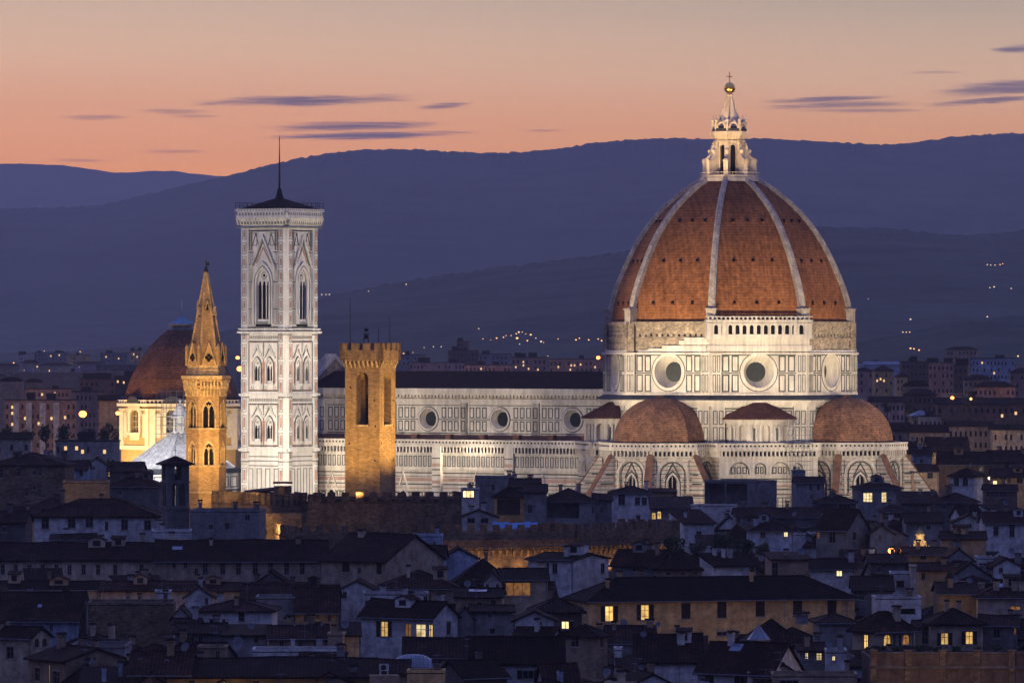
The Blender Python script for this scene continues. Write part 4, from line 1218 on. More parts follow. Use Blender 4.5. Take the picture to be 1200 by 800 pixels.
# ------------------------------------------------------------------ battlemented palace of brown stone
def build_palace():
    Y = 962; s = F / Y
    x = lambda px, Y=Y: (px - CX) / F * Y
    zz = lambda y, Y=Y: H - (y - YH) * Y / F
    root = thing('battlemented_palace', (x(480), Y, 0), 0, 'long brown stone palace with swallow rows of battlements and a corbelled lower wall', 'palace')
    ox, oy = root.location[0], root.location[1]
    M = [darkstone, ochstone, voidm, ROOFX]

    def range_(name, pxa, pxb, Ya, Yb, ytop, hm, corb, w, gap, dep):
        """a wall from (pxa, Ya) to (pxb, Yb); ytop = top of its solid parapet at the first end"""
        pa, pb = Vector((x(pxa, Ya) - ox, Ya - oy)), Vector((x(pxb, Yb) - ox, Yb - oy))
        L = (pb - pa).length; d = (pb - pa) / L; ang = math.atan2(-d.x, d.y) + math.pi if False else math.atan2(-d.x, d.y)
        nrm = Vector((d.y, -d.x)); fr = Fr(*((pa + pb) / 2), math.atan2(nrm.y, nrm.x)); z = zz(ytop, (Ya + Yb) / 2)
        mb = MB()
        e = .9 if corb else .0
        mb.wall(fr, -L / 2, L / 2, 0, z - (2.6 if corb else 0), [], 0)
        if corb:
            n = int(L / 1.15)
            for i in range(n):
                c = -L / 2 + (i + .5) * L / n
                mb.hexa([fr.pt(c - .2, zz_, o) for zz_, o in ((z - 3.9, -.1), (z - 3.9, .08), (z - 2.4, .95), (z - 2.2, -.1))] + [fr.pt(c + .2, zz_, o) for zz_, o in ((z - 3.9, -.1), (z - 3.9, .08), (z - 2.4, .95), (z - 2.2, -.1))], 0)
                if i < n - 1: mb.arch(fr, c + L / n / 2, .62, z - 2.9, z - 2.75, .24, .9, 0)
            mb.fbox(fr, -L / 2, L / 2, z - 2.35, z, .35, e, 0)
            mb.fbox(fr, -L / 2, L / 2, z - 1.45, z - 1.15, .2, e + .12, 0)
        mb.fbox(fr, -L / 2, L / 2, z - .3, z, -.9, .35 if corb else .0, 0)
        merlons(mb, fr, -L / 2, L / 2, z, w, gap, hm, e - .55, e)
        # body behind
        A = [fr.pt(-L / 2, z - .6, -.5), fr.pt(L / 2, z - .6, -.5), fr.pt(L / 2, z - .2, -dep), fr.pt(-L / 2, z - .2, -dep)]
        mb.slab([A], .3, 3)
        for a, an in ((-L / 2, math.pi / 2), (L / 2, -math.pi / 2)):
            p = fr.pt(a, 0, -dep / 2); f2 = Fr(p[0], p[1], math.atan2(fr.n[1], fr.n[0]) + (-math.pi / 2 if a < 0 else math.pi / 2))
            mb.wall(f2, -dep / 2, dep / 2, 0, z - .3, [], 0)
            merlons(mb, f2, -dep / 2, dep / 2, z - .3, w, gap, hm + .3, -.55, 0)
        return mb.build(name, M, root), fr, L, z

    range_('front_range', 340, 672, 958, 968, 624, 1.25, True, 1.05, 1.0, 14)
    range_('front_range', 672, 792, 968, 988, 620, 1.25, True, 1.05, 1.0, 12)
    range_('rear_range', 351, 541, 985, 990, 587, 1.5, False, 1.15, 1.05, 6)
    range_('side_range', 240, 350.5, 1010, 984, 590, 1.9, False, 1.0, .85, 5)
    f = range_('side_range', 300, 351, 978, 981.5, 601, .02, True, 1.0, .85, 3)
    mb = MB()                                                        # blocked crenels glowing behind the rear wall: its low roofs
    mb.slab([[(x(365, 992) - ox, 992 - oy, zz(585, 992)), (x(538, 992) - ox, 992 - oy, zz(585, 992)), (x(538, 1000) - ox, 1000 - oy, zz(581, 1000)), (x(365, 1000) - ox, 1000 - oy, zz(581, 1000))]], .3)
    mb.build('roof', ROOFX, root)
    mb = MB()
    for px in (325, 332, 338):
        p = (x(px, 1000) - ox, 1000 - oy); mb.box(p[0] - .5, p[0] + .5, p[1] - .5, p[1] + .5, zz(600, 1000), zz(569, 1000))
    p = (x(331.5, 1000) - ox, 1000 - oy); mb.box(p[0] - 1.6, p[0] + 1.6, p[1] - .8, p[1] + .8, zz(566.5, 1000), zz(564, 1000))
    mb.build('chimney', darkstone, root)
    mb = MB(); xa, xb = x(288, 1006) - ox, x(322, 1006) - ox; ya = 1006 - oy
    mb.box(xa, xb, ya, ya + 6, 0, zz(577, 1006)); mb.slab([[(xa - .4, ya - .4, zz(577, 1006)), (xb + .4, ya - .4, zz(573, 1006)), (xb + .4, ya + 6.4, zz(571, 1006)), (xa - .4, ya + 6.4, zz(575, 1006))]], .3, 1)
    mb.build('roof_hut', [darkstone, ROOFX], root)
    mb = MB(); mb.box(x(292, 1003) - ox, x(349, 1003) - ox, 1003 - oy, 1009 - oy, 0, zz(578, 1003)); mb.build('roof_hut', [darkstone], root)


build_palace()


# ------------------------------------------------------------------ domed chapel far left
def build_chapel():
    Yc = 1651; s = F / Yc; X = (213 - CX) / F * Yc
    root = thing('domed_chapel', (X, Yc, 0), 0, 'yellow lit octagonal chapel under a plain dark red dome with blue capped lantern', 'chapel')
    zz = lambda y: H - (y - YH) / s
    ro = 17.2; ap = ro * math.cos(R(22.5)); hw = ro * math.sin(R(22.5))
    angs = [-90 - 50 + 45 * k for k in range(8)]
    M = [creamw, whitet, lead, voidm]
    mb = MB(); wn = []
    for a in angs:
        fr = Fr(math.cos(R(a)) * ap, math.sin(R(a)) * ap, R(a))
        h = dict(a0=-2.0, a1=2.0, z0=zz(506), z1=zz(478), top='o', depth=.9)
        mb.wall(fr, -hw, hw, 0, zz(474), [h], 0); wn.append((fr, h))
        mb.arch(fr, 0, 4.0, zz(506), zz(478) - 2, .9, .5, 1); mb.arch(fr, 0, 5.8, zz(481), zz(476.5) - 2.4, .8, .7, 1)
        mb.fbox(fr, -3.0, 3.0, zz(509), zz(506), -.2, .7, 1); mb.fbox(fr, -2.2, 2.2, zz(515), zz(509), -.2, .35, 1)
        for s_ in (-1, 1):
            mb.fbox(fr, s_ * (hw - .8) - .8, s_ * (hw - .8) + .8, zz(526), zz(478), -.2, .5, 1)
            mb.fbox(fr, s_ * 4.4 - .75, s_ * 4.4 + .75, zz(512), zz(484), -.2, .3, 1)
        for y0, y1, e in ((480, 478, .7), (475.5, 472, 1.2), (526, 521, .6)):
            mb.fbox(fr, -hw - e * .4, hw + e * .4, zz(y0), zz(y1), -.3, e, 1)
        mb.lathe([(.01, 0)], 3) if False else None
        # dark curved hood over each window bay
        for i in range(12):
            t0, t1 = R(15 * i), R(15 * i + 15)
            mb.poly([fr.pt(3.2 * math.cos(t0), zz(476) + 2.9 * math.sin(t0), 1.0), fr.pt(3.2 * math.cos(t1), zz(476) + 2.9 * math.sin(t1), 1.0), fr.pt(3.2 * math.cos(t1), zz(476) + 2.9 * math.sin(t1), -3), fr.pt(3.2 * math.cos(t0), zz(476) + 2.9 * math.sin(t0), -3)], 2)
        mb.poly([fr.pt(3.2 * math.cos(R(15 * i)), zz(476) + 2.9 * math.sin(R(15 * i)), 1.0) for i in range(13)], 2)
        for i in range(12):
            mb.fbox(fr, -hw + i * 1.1, -hw + i * 1.1 + .35, zz(472), zz(469), .4, .8, 1)
        mb.fbox(fr, -hw - .3, hw + .3, zz(469), zz(468), .3, .9, 1)
    mb.prism([(17.3 * math.cos(R(a + 22.5)), 17.3 * math.sin(R(a + 22.5))) for a in angs], zz(473.5), zz(472), 2)
    mb.build('chapel_wall', M, root)
    for fr, h in wn:
        if fr.n[1] > .1: continue
        mb = MB(); mb.pane(fr, h, -.8, 0)
        for a in (-.7, .7): mb.fbox(fr, a - .06, a + .06, h['z0'], h['z1'] - .3, -.8, -.7, 1)
        for z in (1.5, 3, 4.5): mb.fbox(fr, -2, 2, h['z0'] + z, h['z0'] + z + .12, -.8, -.7, 1)
        mb.build('window', [pmat('chapel_glass', (.10, .085, .05), .3, .4, 1), whitet], root)
    zp = [39.0, 42, 45.5, 49, 52, 54.3, 56.2, 57.6, 58.6, 59.2]; rp = [16.0, 15.4, 14.2, 12.4, 10.5, 8.9, 7.2, 5.7, 4.4, 3.7]
    mb = MB()
    for k in range(8):
        for i in range(len(zp) - 1):
            P = []
            for q, j in ((k, i), (k + 1, i), (k + 1, i + 1), (k, i + 1)):
                t = R(angs[0] + 22.5 + 45 * q); P.append((rp[j] * 1.03 * math.cos(t), rp[j] * 1.03 * math.sin(t), zp[j]))
            mb.poly(P)
    mb.build('dome', pmat('chapel_dome_tiles', (.15, .07, .04), .8, .3, .15, fine=1.5, pattern=('tile', 'z', .6, 2, .5)), root)
    mb = MB(); mb.lathe([(3.9, 58.9), (3.9, 59.3), (2.9, 59.4), (2.9, 60.3), (3.7, 60.4), (3.7, 60.8)], 16, 0, 0, 0); mb.lathe([(3.8, 60.7), (2.0, 61.6), (.4, 62.8), (.1, 63.2)], 16, 0, 0, 1); mb.rod((0, 0, 63), (0, 0, 67.5), .1, 5, 1)
    mb.build('lantern', [zinc, greencop], root)


build_chapel()


# ------------------------------------------------------------------ baptistery
def build_baptistery():
    Yc = 1402; s = F / Yc; X = (211 - CX) / F * Yc
    root = thing('baptistery', (X, Yc, 0), R(-ALPHA), 'octagonal white baptistery with pale pyramid roof glowing behind the dark bell tower', 'baptistery')
    zz = lambda y: H - (y - YH) / s
    ro = 14.0; ap = ro * math.cos(R(22.5)); hw = ro * math.sin(R(22.5)); M = [marble2, green, voidm, lead]
    mb = MB()
    for k in range(8):
        a = R(45 * k); fr = Fr(math.cos(a) * ap, math.sin(a) * ap, a)
        mb.wall(fr, -hw, hw, 0, zz(548), [], 0); panels(mb, fr, -hw + .5, hw - .5, zz(570), zz(557), 3, .6, .22, 1, None, .06)
        mb.fbox(fr, -hw - .2, hw + .2, zz(553), zz(548), -.3, .8, 3); mb.fbox(fr, -hw - .1, hw + .1, zz(574), zz(572), -.2, .4, 1)
        panels(mb, fr, -hw + .5, hw - .5, 6, zz(577), 3, .8, .25, 1, None, .06)
    mb.build('baptistery_wall', M, root)
    mb = MB(); rr = 13.2
    P = [(rr * math.cos(R(22.5 + 45 * k)), rr * math.sin(R(22.5 + 45 * k))) for k in range(8)]
    T = [(1.9 * math.cos(R(22.5 + 45 * k)), 1.9 * math.sin(R(22.5 + 45 * k))) for k in range(8)]
    zb, zt = zz(547), zz(507)
    mb.slab([[P[k] + (zb,), P[(k + 1) % 8] + (zb,), T[(k + 1) % 8] + (zt,), T[k] + (zt,)] for k in range(8)], .3)
    for k in range(8):
        mb.rod(P[k] + (zb,), T[k] + (zt,), .28, 6)
        for j in (.25, .5, .75):
            a = [P[k][i] + (P[(k + 1) % 8][i] - P[k][i]) * j for i in (0, 1)]; b = [T[k][i] + (T[(k + 1) % 8][i] - T[k][i]) * j for i in (0, 1)]
            mb.rod((a[0], a[1], zb + .02), (b[0], b[1], zt + .02), .10, 4)
    mb.build('pyramid_roof', leadw, root)
    mb = MB()
    for k in range(8):
        t = R(22.5 + 45 * k); mb.lathe([(.2, zt - .2), (.16, zt + 3.6)], 6, 1.5 * math.cos(t), 1.5 * math.sin(t))
    mb.lathe([(2.0, zt - .3), (2.0, zt + .3)], 8); mb.lathe([(2.1, zt + 3.5), (2.1, zt + 4.0), (.1, zt + 7.2)], 8); mb.ball((0, 0, zt + 7.6), .4); mb.lathe([(.9, zt), (.9, zt + 3.6)], 8)
    mb.build('lantern', marble2, root)
    t2 = thing('scaffolding', cwl(root, 0, 0), R(-ALPHA), 'thin metal scaffolding wrapped round the small lantern on the pale pyramid roof', 'scaffolding')
    scaffold(t2, -4, 4, -4, 4, zt - 2.2, zt + 10, 2.0, 2.0)


def cwl(root, x, y):
    c, s = math.cos(root.rotation_euler[2]), math.sin(root.rotation_euler[2])
    return (root.location[0] + x * c - y * s, root.location[1] + x * s + y * c, 0)


def scaffold(root, x0, x1, y0, y1, z0, z1, dx, dz):
    mb = MB(); X = np.arange(x0, x1 + .01, dx); Y = np.arange(y0, y1 + .01, dx)
    P = [(x, y) for x in X for y in (y0, y1)] + [(x, y) for y in Y[1:-1] for x in (x0, x1)]
    for x, y in P: mb.rod((x, y, z0), (x, y, z1), .06, 4)
    mb.build('upright', zinc, root)
    mb = MB(); z = z0 + dz
    while z <= z1:
        for y in (y0, y1): mb.rod((x0, y, z), (x1, y, z), .05, 4); mb.rod((x0, y, z - dz * .45), (x1, y, z - dz * .45), .04, 4)
        for x in (x0, x1): mb.rod((x, y0, z), (x, y1, z), .05, 4)
        z += dz
    mb.build('ledger', zinc, root)
    mb = MB(); z = z0 + dz
    while z < z1:
        mb.box(x0, x1, y0 + .05, y0 + .75, z - .1, z - .05); z += dz
    mb.build('walk_board', pmat('scaffold_boards', (.22, .18, .13), .9, .3, 1), root)


build_baptistery()
_p = cw(27.5 * .7071 - 2, -27.5 * .7071 - 4, 0)
sc1 = thing('scaffolding', cw(30.5, -21.5, 0), R(-ALPHA - 45 + 90), 'tall metal scaffolding standing against the lit cathedral wall between its two half domes', 'scaffolding')
scaffold(sc1, -2.6, 2.6, -2.6, -.2, 14, 38.5, 1.3, 1.9)


# ------------------------------------------------------------------ dark bell tower of a parish church, in the roofs
def build_dark_tower():
    Yc = 912; s = F / Yc; X = (205.5 - CX) / F * Yc
    root = thing('dark_bell_tower', (X, Yc, 0), R(18), 'unlit dark grey bell tower with pyramid roof standing among the roofs', 'bell tower')
    zz = lambda y: H - (y - YH) / s
    q = 1.72; frs = [Fr(math.cos(R(a)) * q, math.sin(R(a)) * q, R(a)) for a in (-90, 0, 90, 180)]; m = WALLS['dim']
    mb = MB()
    for fr in frs:
        hs = [dict(a0=-.55, a1=.55, z0=zz(562), z1=zz(544), top='o', depth=.5)] + [dict(a0=c - .45, a1=c + .45, z0=zz(592), z1=zz(567), top='o', depth=.5) for c in (-.62, .62)]
        mb.wall(fr, -q, q, 0, zz(541), hs, 0); mb.fbox(fr, -q - .1, q + .1, zz(565.5), zz(564), -.2, .18, 0); mb.fbox(fr, -q - .1, q + .1, zz(596), zz(594), -.2, .18, 0)
        mb.wall(fr, -q + .5, q - .5, 0, zz(541), [dict(h) for h in hs], 0, o=-.5)
        mb.fbox(fr, -q - .2, q + .2, zz(545), zz(541), -.2, .3, 0)
    mb.build('tower_wall', [m], root)
    mb = MB(); r = q + .75; z0, z1 = zz(543), zz(533.5); c = [(-r, -r), (r, -r), (r, r), (-r, r)]
    mb.slab([[c[k] + (z0,), c[(k + 1) % 4] + (z0,), (0, 0, z1)] for k in range(4)], .2); mb.build('pyramid_roof', darkroof, root)
    mb = MB(); mb.lathe([(.3, zz(562)), (.34, zz(561)), (.2, zz(556)), (.04, zz(554))], 10); mb.rod((0, 0, zz(554)), (0, 0, zz(548)), .05, 4); mb.rod((-.7, 0, zz(550)), (.7, 0, zz(550)), .06, 4); mb.build('bell', ironm, root)
    mb = MB(); mb.rod((0, 0, z1 - .1), (0, 0, zz(523)), .04, 4); mb.rod((-.3, 0, zz(527)), (.3, 0, zz(527)), .035, 4); mb.build('cross', ironm, root)


build_dark_tower()

# ------------------------------------------------------------------ house kit
DT = [(400, 5000), (500, 1560), (540, 1300), (560, 1265), (580, 1215), (600, 1080), (620, 925), (640, 900), (660, 868), (690, 815), (720, 765), (760, 700), (800, 640), (900, 560)]


def depth_for(y): return float(np.interp(y, [p[0] for p in DT], [p[1] for p in DT]))


def window(parent, fr, a, z, w, h, typ, rnd):
    """one window: surround and frame, pane, shutters"""
    arch = 'o' if 'a' in typ else 'r'
    a0, a1, z0, z1 = a - w / 2, a + w / 2, z - h / 2, z + h / 2
    mb = MB(); t = .07
    if 'c' not in typ:
        if arch == 'r': mb.frame(fr, a0, a1, z0, z1, t, -.09, 0, -.18)
        else: mb.arch(fr, a, w - 2 * t, z0, z1 - w / 2, t, -.09, 0, 'o', -.18)
        if w > 1.9:
            n = max(3, int(w / .9))
            for i in range(1, n): mb.fbox(fr, a0 + w * i / n - .035, a0 + w * i / n + .035, z0, z1 - (.3 if arch == 'o' else 0), -.16, -.09, 0)
        else: mb.fbox(fr, a - .035, a + .035, z0 + t, z1 - t, -.16, -.09, 0)
        if 'g' in typ or (h > 1.2 and w < 1.9):
            for k in ((.33, .66) if 'g' in typ else (.62,)): mb.fbox(fr, a0 + t, a1 - t, z0 + h * k - .03, z0 + h * k + .03, -.15, -.095, 0)
    mb.fbox(fr, a0 - .14, a1 + .14, z0 - .14, z0 - .003, -.1, .10, 1)
    if arch == 'r' and rnd.random() < .6: mb.fbox(fr, a0 - .12, a1 + .12, z1 + .003, z1 + .14, -.05, .04, 1)
    ob = mb.build('window', [wframe, stonetrim], parent)
    hh = dict(a0=a0 + .01, a1=a1 - .01, z0=z0 + .01, z1=z1 - .01, top=arch)
    lit = next((k for k, c in enumerate('lpmL') if c in typ), None)
    if 'c' in typ:
        for s in (-1, 1):
            b = MB(); b.fbox(fr, min(a, a + s * w / 2) + .02, max(a, a + s * w / 2) - .02, z0 + .02, z1 - .02, -.14, -.06); b.build('shutter', shut, ob)
    else:
        b = MB(); b.pane(fr, hh, -.17); b.build('pane', LIT[lit] if lit is not None else glassd, ob)
        if 's' in typ:
            for s in (-1, 1):
                b = MB(); b.fbox(fr, a + s * (w * .76) - w * .235, a + s * (w * .76) + w * .235, z0 - .02, z1 + .02, .03, .09); b.build('shutter', shut, ob)
    return ob


def chimney(parent, x, y, z0, z1, w=.55, m=None):
    mb = MB(); mb.box(x - w / 2, x + w / 2, y - w * .4, y + w * .4, z0, z1, 0); mb.box(x - w * .62, x + w * .62, y - w * .52, y + w * .52, z1, z1 + .1, 0)
    for s in (-1, 1): mb.box(x + s * w * .4 - .05, x + s * w * .4 + .05, y - w * .4, y + w * .4, z1 + .1, z1 + .32, 0)
    mb.slab([[(x - w * .7, y - w * .6, z1 + .32), (x + w * .7, y - w * .6, z1 + .32), (x + w * .7, y, z1 + .5), (x - w * .7, y, z1 + .5)], [(x + w * .7, y + w * .6, z1 + .32), (x - w * .7, y + w * .6, z1 + .32), (x - w * .7, y, z1 + .5), (x + w * .7, y, z1 + .5)]], .07, 1)
    return mb.build('chimney', [m or WALLS['tan'], ROOFX], parent)


def aerial(parent, x, y, z0, h, yaw=0):
    mb = MB(); mb.rod((x, y, z0), (x, y, z0 + h), .028, 4)
    c, s = math.cos(yaw), math.sin(yaw)
    for k, zz in enumerate((h - .1, h - .9)):
        L = .9 - .25 * k; mb.rod((x - c * L, y - s * L, z0 + zz), (x + c * L, y + s * L, z0 + zz), .018, 4)
        for j in range(6):
            q = -L + 2 * L * j / 5; w = .18 + .05 * j; px, py = x + c * q, y + s * q
            mb.rod((px + s * w, py - c * w, z0 + zz), (px - s * w, py + c * w, z0 + zz), .012, 3)
    return mb.build('aerial', pole_m, parent)


def dish(parent, x, y, z, r, yaw=0):
    """satellite dish on a bent arm"""
    mb = MB(); d = Vector((math.sin(yaw), -math.cos(yaw), .45)).normalized(); u = d.orthogonal().normalized(); w = d.cross(u); c = Vector((x, y, z)); i0 = len(mb.v)
    for j in range(4):
        q = j / 3
        for k in range(14):
            t = 2 * math.pi * k / 14; mb.v.append(tuple(c + d * (.28 * r * q * q) + (u * math.cos(t) + w * math.sin(t)) * r * max(q, .02)))
    for j in range(3):
        for k in range(14):
            a = i0 + j * 14 + k; b = i0 + j * 14 + (k + 1) % 14; mb.f.append((a, b, b + 14, a + 14)); mb.m.append(0)
    mb.rod(c - Vector((0, 0, r)), c + d * .02, .03, 4, 1); mb.rod(c - Vector((0, 0, r)), c - Vector((0, 0, r + .8)), .035, 4, 1); mb.rod(c - Vector((0, 0, r * .9)), c + d * r * .8, .02, 4, 1); mb.ball(c + d * r * .8, .05, 1, 6)
    return mb.build('satellite_dish', [dishm, pole_m], parent)


HOUSES = []


def house(x0, x1, ye, yr, kind, label, wall='cream', side=0, win=(), D=None, d=None, chim=None, cat='house', nick=None, aer=None, dishes=(), sky=(), th=30, ov=.55, name='house', plain=False, yaw=None, roofm=None, rail=False, log=(), dor=True):
    rnd = random.Random(zlib.crc32(label.encode() + bytes(str((x0, ye)), 'ascii')))
    D = D or depth_for(ye); s = F / D; ze = H - (ye - YH) / s
    if yaw is None: yaw = 0 if not side else (R(th) if side < 0 else -R(th))
    if not side and yaw == 0: yaw = rnd.uniform(-.05, .05)
    ct, st = math.cos(yaw), abs(math.sin(yaw))
    W = (x1 - x0) / s / ct
    d = d or (abs(side) / s / st if side else rnd.uniform(8.5, 12))
    xf = ((x0 + x1) / 2 - CX) / F * D
    root = thing(name, (xf - math.sin(yaw) * d / 2, D + ct * d / 2, 0), yaw, label, cat, 'houses of the old town' if cat == 'house' else None)
    tanv = (ye - YH) / F
    back = {'g': d / 2, 'h': d / 2, 'p': d / 2, 's': d, 'e': 0, 'f': 0}[kind]
    rise = max(.5, (ye - yr) / s - back * tanv) if kind != 'f' else 0
    rise = min(rise, W * .6 if kind == 'e' else d * .45)
    FRS = {'F': Fr(0, -d / 2, R(-90)), 'R': Fr(W / 2, 0, 0), 'L': Fr(-W / 2, 0, R(180)), 'B': Fr(0, d / 2, R(90))}
    holes = {'F': [], 'R': [], 'L': [], 'B': []}; W_ = []

    def loc_(px, py, face):
        z = H - (py - YH) / s
        if face == 'F': a = (px - (x0 + x1) / 2) / s / ct
        elif face == 'R': a = -d / 2 + (px - x1) / s / max(st, .05)
        else: a = d / 2 - (x0 - px) / s / max(st, .05)
        return a, z
    for wd in win:
        px, py, wp, hp, typ = wd[:5]; face = wd[5] if len(wd) > 5 else 'F'
        a, z = loc_(px, py, face); w = wp / s / (ct if face == 'F' else max(st, .3)); h = hp / s
        half = (W if face == 'F' else d) / 2
        if abs(a) + w / 2 > half - .08 or z + h / 2 > ze - .05: 
            a = max(-half + w / 2 + .1, min(half - w / 2 - .1, a)); z = min(z, ze - h / 2 - .12)
        if w > 2 * half - .3: w = 2 * half - .3
        holes[face].append(dict(a0=a - w / 2, a1=a + w / 2, z0=z - h / 2, z1=z + h / 2, top='o' if 'a' in typ else 'r', depth=.22, back=1)); W_.append((face, a, z, w, h, typ))
    for (px, py, wp, hp) in log:
        a, z = loc_(px, py, 'F'); w = wp / s / ct; h = hp / s
        holes['F'].append(dict(a0=max(-W / 2 + .15, a - w / 2), a1=min(W / 2 - .15, a + w / 2), z0=z - h / 2, z1=min(ze - .12, z + h / 2), depth=3.0, back=2))
    wm = WALLS[wall]
    mb = MB()
    for k, fr in FRS.items():
        L = W if k in 'FB' else d
        mb.wall(fr, -L / 2, L / 2, 0, ze, holes[k], 0)
    if kind == 'g':
        for k in 'RL':
            mb.poly([FRS[k].pt(-d / 2, ze), FRS[k].pt(d / 2, ze), FRS[k].pt(0, ze + rise)], 0)
    if kind == 'e':
        for k in 'FB':
            mb.poly([FRS[k].pt(-W / 2, ze), FRS[k].pt(W / 2, ze), FRS[k].pt(0, ze + rise)], 0)
    if kind == 's':
        mb.poly([FRS['R'].pt(-d / 2, ze), FRS['R'].pt(d / 2, ze), FRS['R'].pt(d / 2, ze + rise)], 0); mb.poly([FRS['L'].pt(-d / 2, ze), FRS['L'].pt(d / 2, ze), FRS['L'].pt(-d / 2, ze + rise)], 0)
        mb.poly([FRS['B'].pt(-W / 2, ze), FRS['B'].pt(W / 2, ze), FRS['B'].pt(W / 2, ze + rise), FRS['B'].pt(-W / 2, ze + rise)], 0)
    for (px, py, wp, hp) in log:
        a, z = loc_(px, py, 'F'); n = max(1, int(wp / s / 3.2))
        for i in range(1, n):
            q = a - wp / s / ct / 2 + wp / s / ct * i / n; mb.fbox(FRS['F'], q - .14, q + .14, z - hp / s / 2, z + hp / s / 2, -.3, -.02, 0)
    mb.build('wall', [wm, voidm, WALLS['dim']], root)
    # roof
    th_ = .22; X, Y = W / 2 + ov * .6, d / 2 + ov; mb = MB(); sl = rise / (d / 2)
    if kind == 'g':
        sl = rise / (d / 2); zo = ze - sl * ov + th_
        nr = max(2, int(W / 3.5)); RZ = [ze + rise + th_ + rnd.uniform(-.13, .10) for i in range(nr + 1)]; EZ = [zo + rnd.uniform(-.06, .05) for i in range(nr + 1)]
        PX = [-X + 2 * X * i / nr for i in range(nr + 1)]; PL = []
        for i in range(nr):
            PL += [[(PX[i], -Y, EZ[i]), (PX[i + 1], -Y, EZ[i + 1]), (PX[i + 1], 0, RZ[i + 1]), (PX[i], 0, RZ[i])], [(PX[i + 1], Y, EZ[i + 1]), (PX[i], Y, EZ[i]), (PX[i], 0, RZ[i]), (PX[i + 1], 0, RZ[i + 1])]]
        mb.slab(PL, th_)
        for i in range(nr): mb.rod((PX[i], 0, RZ[i]), (PX[i + 1], 0, RZ[i + 1]), .13, 5)
    elif kind == 'e':
        X = W / 2 + ov; Y = d / 2 + ov * .5; sl = rise / (W / 2); zo = ze - sl * ov + th_
        mb.slab([[(-X, Y, zo), (-X, -Y, zo), (0, -Y, ze + rise + th_), (0, Y, ze + rise + th_)], [(X, -Y, zo), (X, Y, zo), (0, Y, ze + rise + th_), (0, -Y, ze + rise + th_)]], th_)
        mb.rod((0, -Y, ze + rise + th_), (0, Y, ze + rise + th_), .13, 5)
    elif kind in 'hp':
        X = W / 2 + ov; zo = ze - sl * ov + th_; q = max(0, X - Y) if kind == 'h' else 0; zr = ze + rise + th_
        c = [(-X, -Y, zo), (X, -Y, zo), (X, Y, zo), (-X, Y, zo)]
        if q > .3:
            a, b = (-q, 0, zr), (q, 0, zr)
            mb.slab([[c[0], c[1], b, a], [c[1], c[2], b], [c[2], c[3], a, b], [c[3], c[0], a]], th_); mb.rod(a, b, .13, 5)
            for e, f in ((c[0], a), (c[3], a), (c[1], b), (c[2], b)): mb.rod(e, f, .11, 4)
        else:
            a = (0, 0, zr); mb.slab([[c[k], c[(k + 1) % 4], a] for k in range(4)], th_)
            for e in c: mb.rod(e, a, .11, 4)
    elif kind == 's':
        sl = rise / d; zo = ze - sl * ov + th_
        mb.slab([[(-X, -Y, zo), (X, -Y, zo), (X, Y, ze + rise + sl * ov + th_), (-X, Y, ze + rise + sl * ov + th_)]], th_)
    else:
        mb.box(-W / 2, W / 2, -d / 2, d / 2, ze - .02, ze + .1, 0)
        for k, fr in FRS.items():
            L = W if k in 'FB' else d; mb.fbox(fr, -L / 2 - (.08 if k in 'FB' else -.06), L / 2 + (.08 if k in 'FB' else -.06), ze + .1, ze + .38, -.2, .08, 1)
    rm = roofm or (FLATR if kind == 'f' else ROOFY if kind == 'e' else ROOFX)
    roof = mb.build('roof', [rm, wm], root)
    for args in W_: window(root, FRS[args[0]], *args[1:], rnd)
    if plain: HOUSES.append((root, nick)); return root
    # roof fittings
    def roof_z(x, y):
        if kind in 'gh' or kind == 'p': return ze + rise * max(0, 1 - abs(y) / (d / 2)) + th_
        if kind == 'e': return ze + rise * max(0, 1 - abs(x) / (W / 2)) + th_
        if kind == 's': return ze + rise * (y / d + .5) + th_
        return ze + .1
    nc = chim if chim is not None else (rnd.choice((1, 1, 2, 3)) if W > 6 else rnd.choice((0, 1)))
    for i in range(nc if isinstance(nc, int) else 0):
        x, y = rnd.uniform(-.42, .42) * W, rnd.uniform(-.3, .42) * d; z = roof_z(x, y)
        chimney(roof, x, y, z - .5, z + rnd.uniform(.5, 1.3), rnd.uniform(.45, .85), wm if rnd.random() < .6 else None)
    if not isinstance(nc, int):
        for (px, w, hgt) in nc:
            x = (px - (x0 + x1) / 2) / s; z = roof_z(x, 0); chimney(roof, x, 0.2, z - .6, z + hgt / s - .4, w / s, wm)
    if dor and kind in 'gh' and W > 7 and rnd.random() < .55:                # dormer or roof hut
        for i in range(1 if W < 16 else 2):
            x = rnd.uniform(-.36, .36) * W; w = rnd.uniform(.7, 1.3); hgt = rnd.uniform(.9, 1.6); y0 = -d * rnd.uniform(.1, .3); zb = roof_z(x, y0) - .15; m2 = MB()
            m2.box(x - w, x + w, y0, y0 + 2.2, zb, zb + hgt, 0)
            if rnd.random() < .6: m2.slab([[(x - w - .2, y0 - .25, zb + hgt - .08), (x, y0 - .25, zb + hgt + w * .42), (x, y0 + 2.4, zb + hgt + w * .42), (x - w - .2, y0 + 2.4, zb + hgt - .08)], [(x, y0 - .25, zb + hgt + w * .42), (x + w + .2, y0 - .25, zb + hgt - .08), (x + w + .2, y0 + 2.4, zb + hgt - .08), (x, y0 + 2.4, zb + hgt + w * .42)]], .1, 1); m2.poly([(x - w, y0, zb + hgt), (x + w, y0, zb + hgt), (x, y0, zb + hgt + w * .4)], 0)
            else: m2.slab([[(x - w - .15, y0 - .2, zb + hgt), (x + w + .15, y0 - .2, zb + hgt), (x + w + .15, y0 + 2.3, zb + hgt + .35), (x - w - .15, y0 + 2.3, zb + hgt + .35)]], .1, 1)
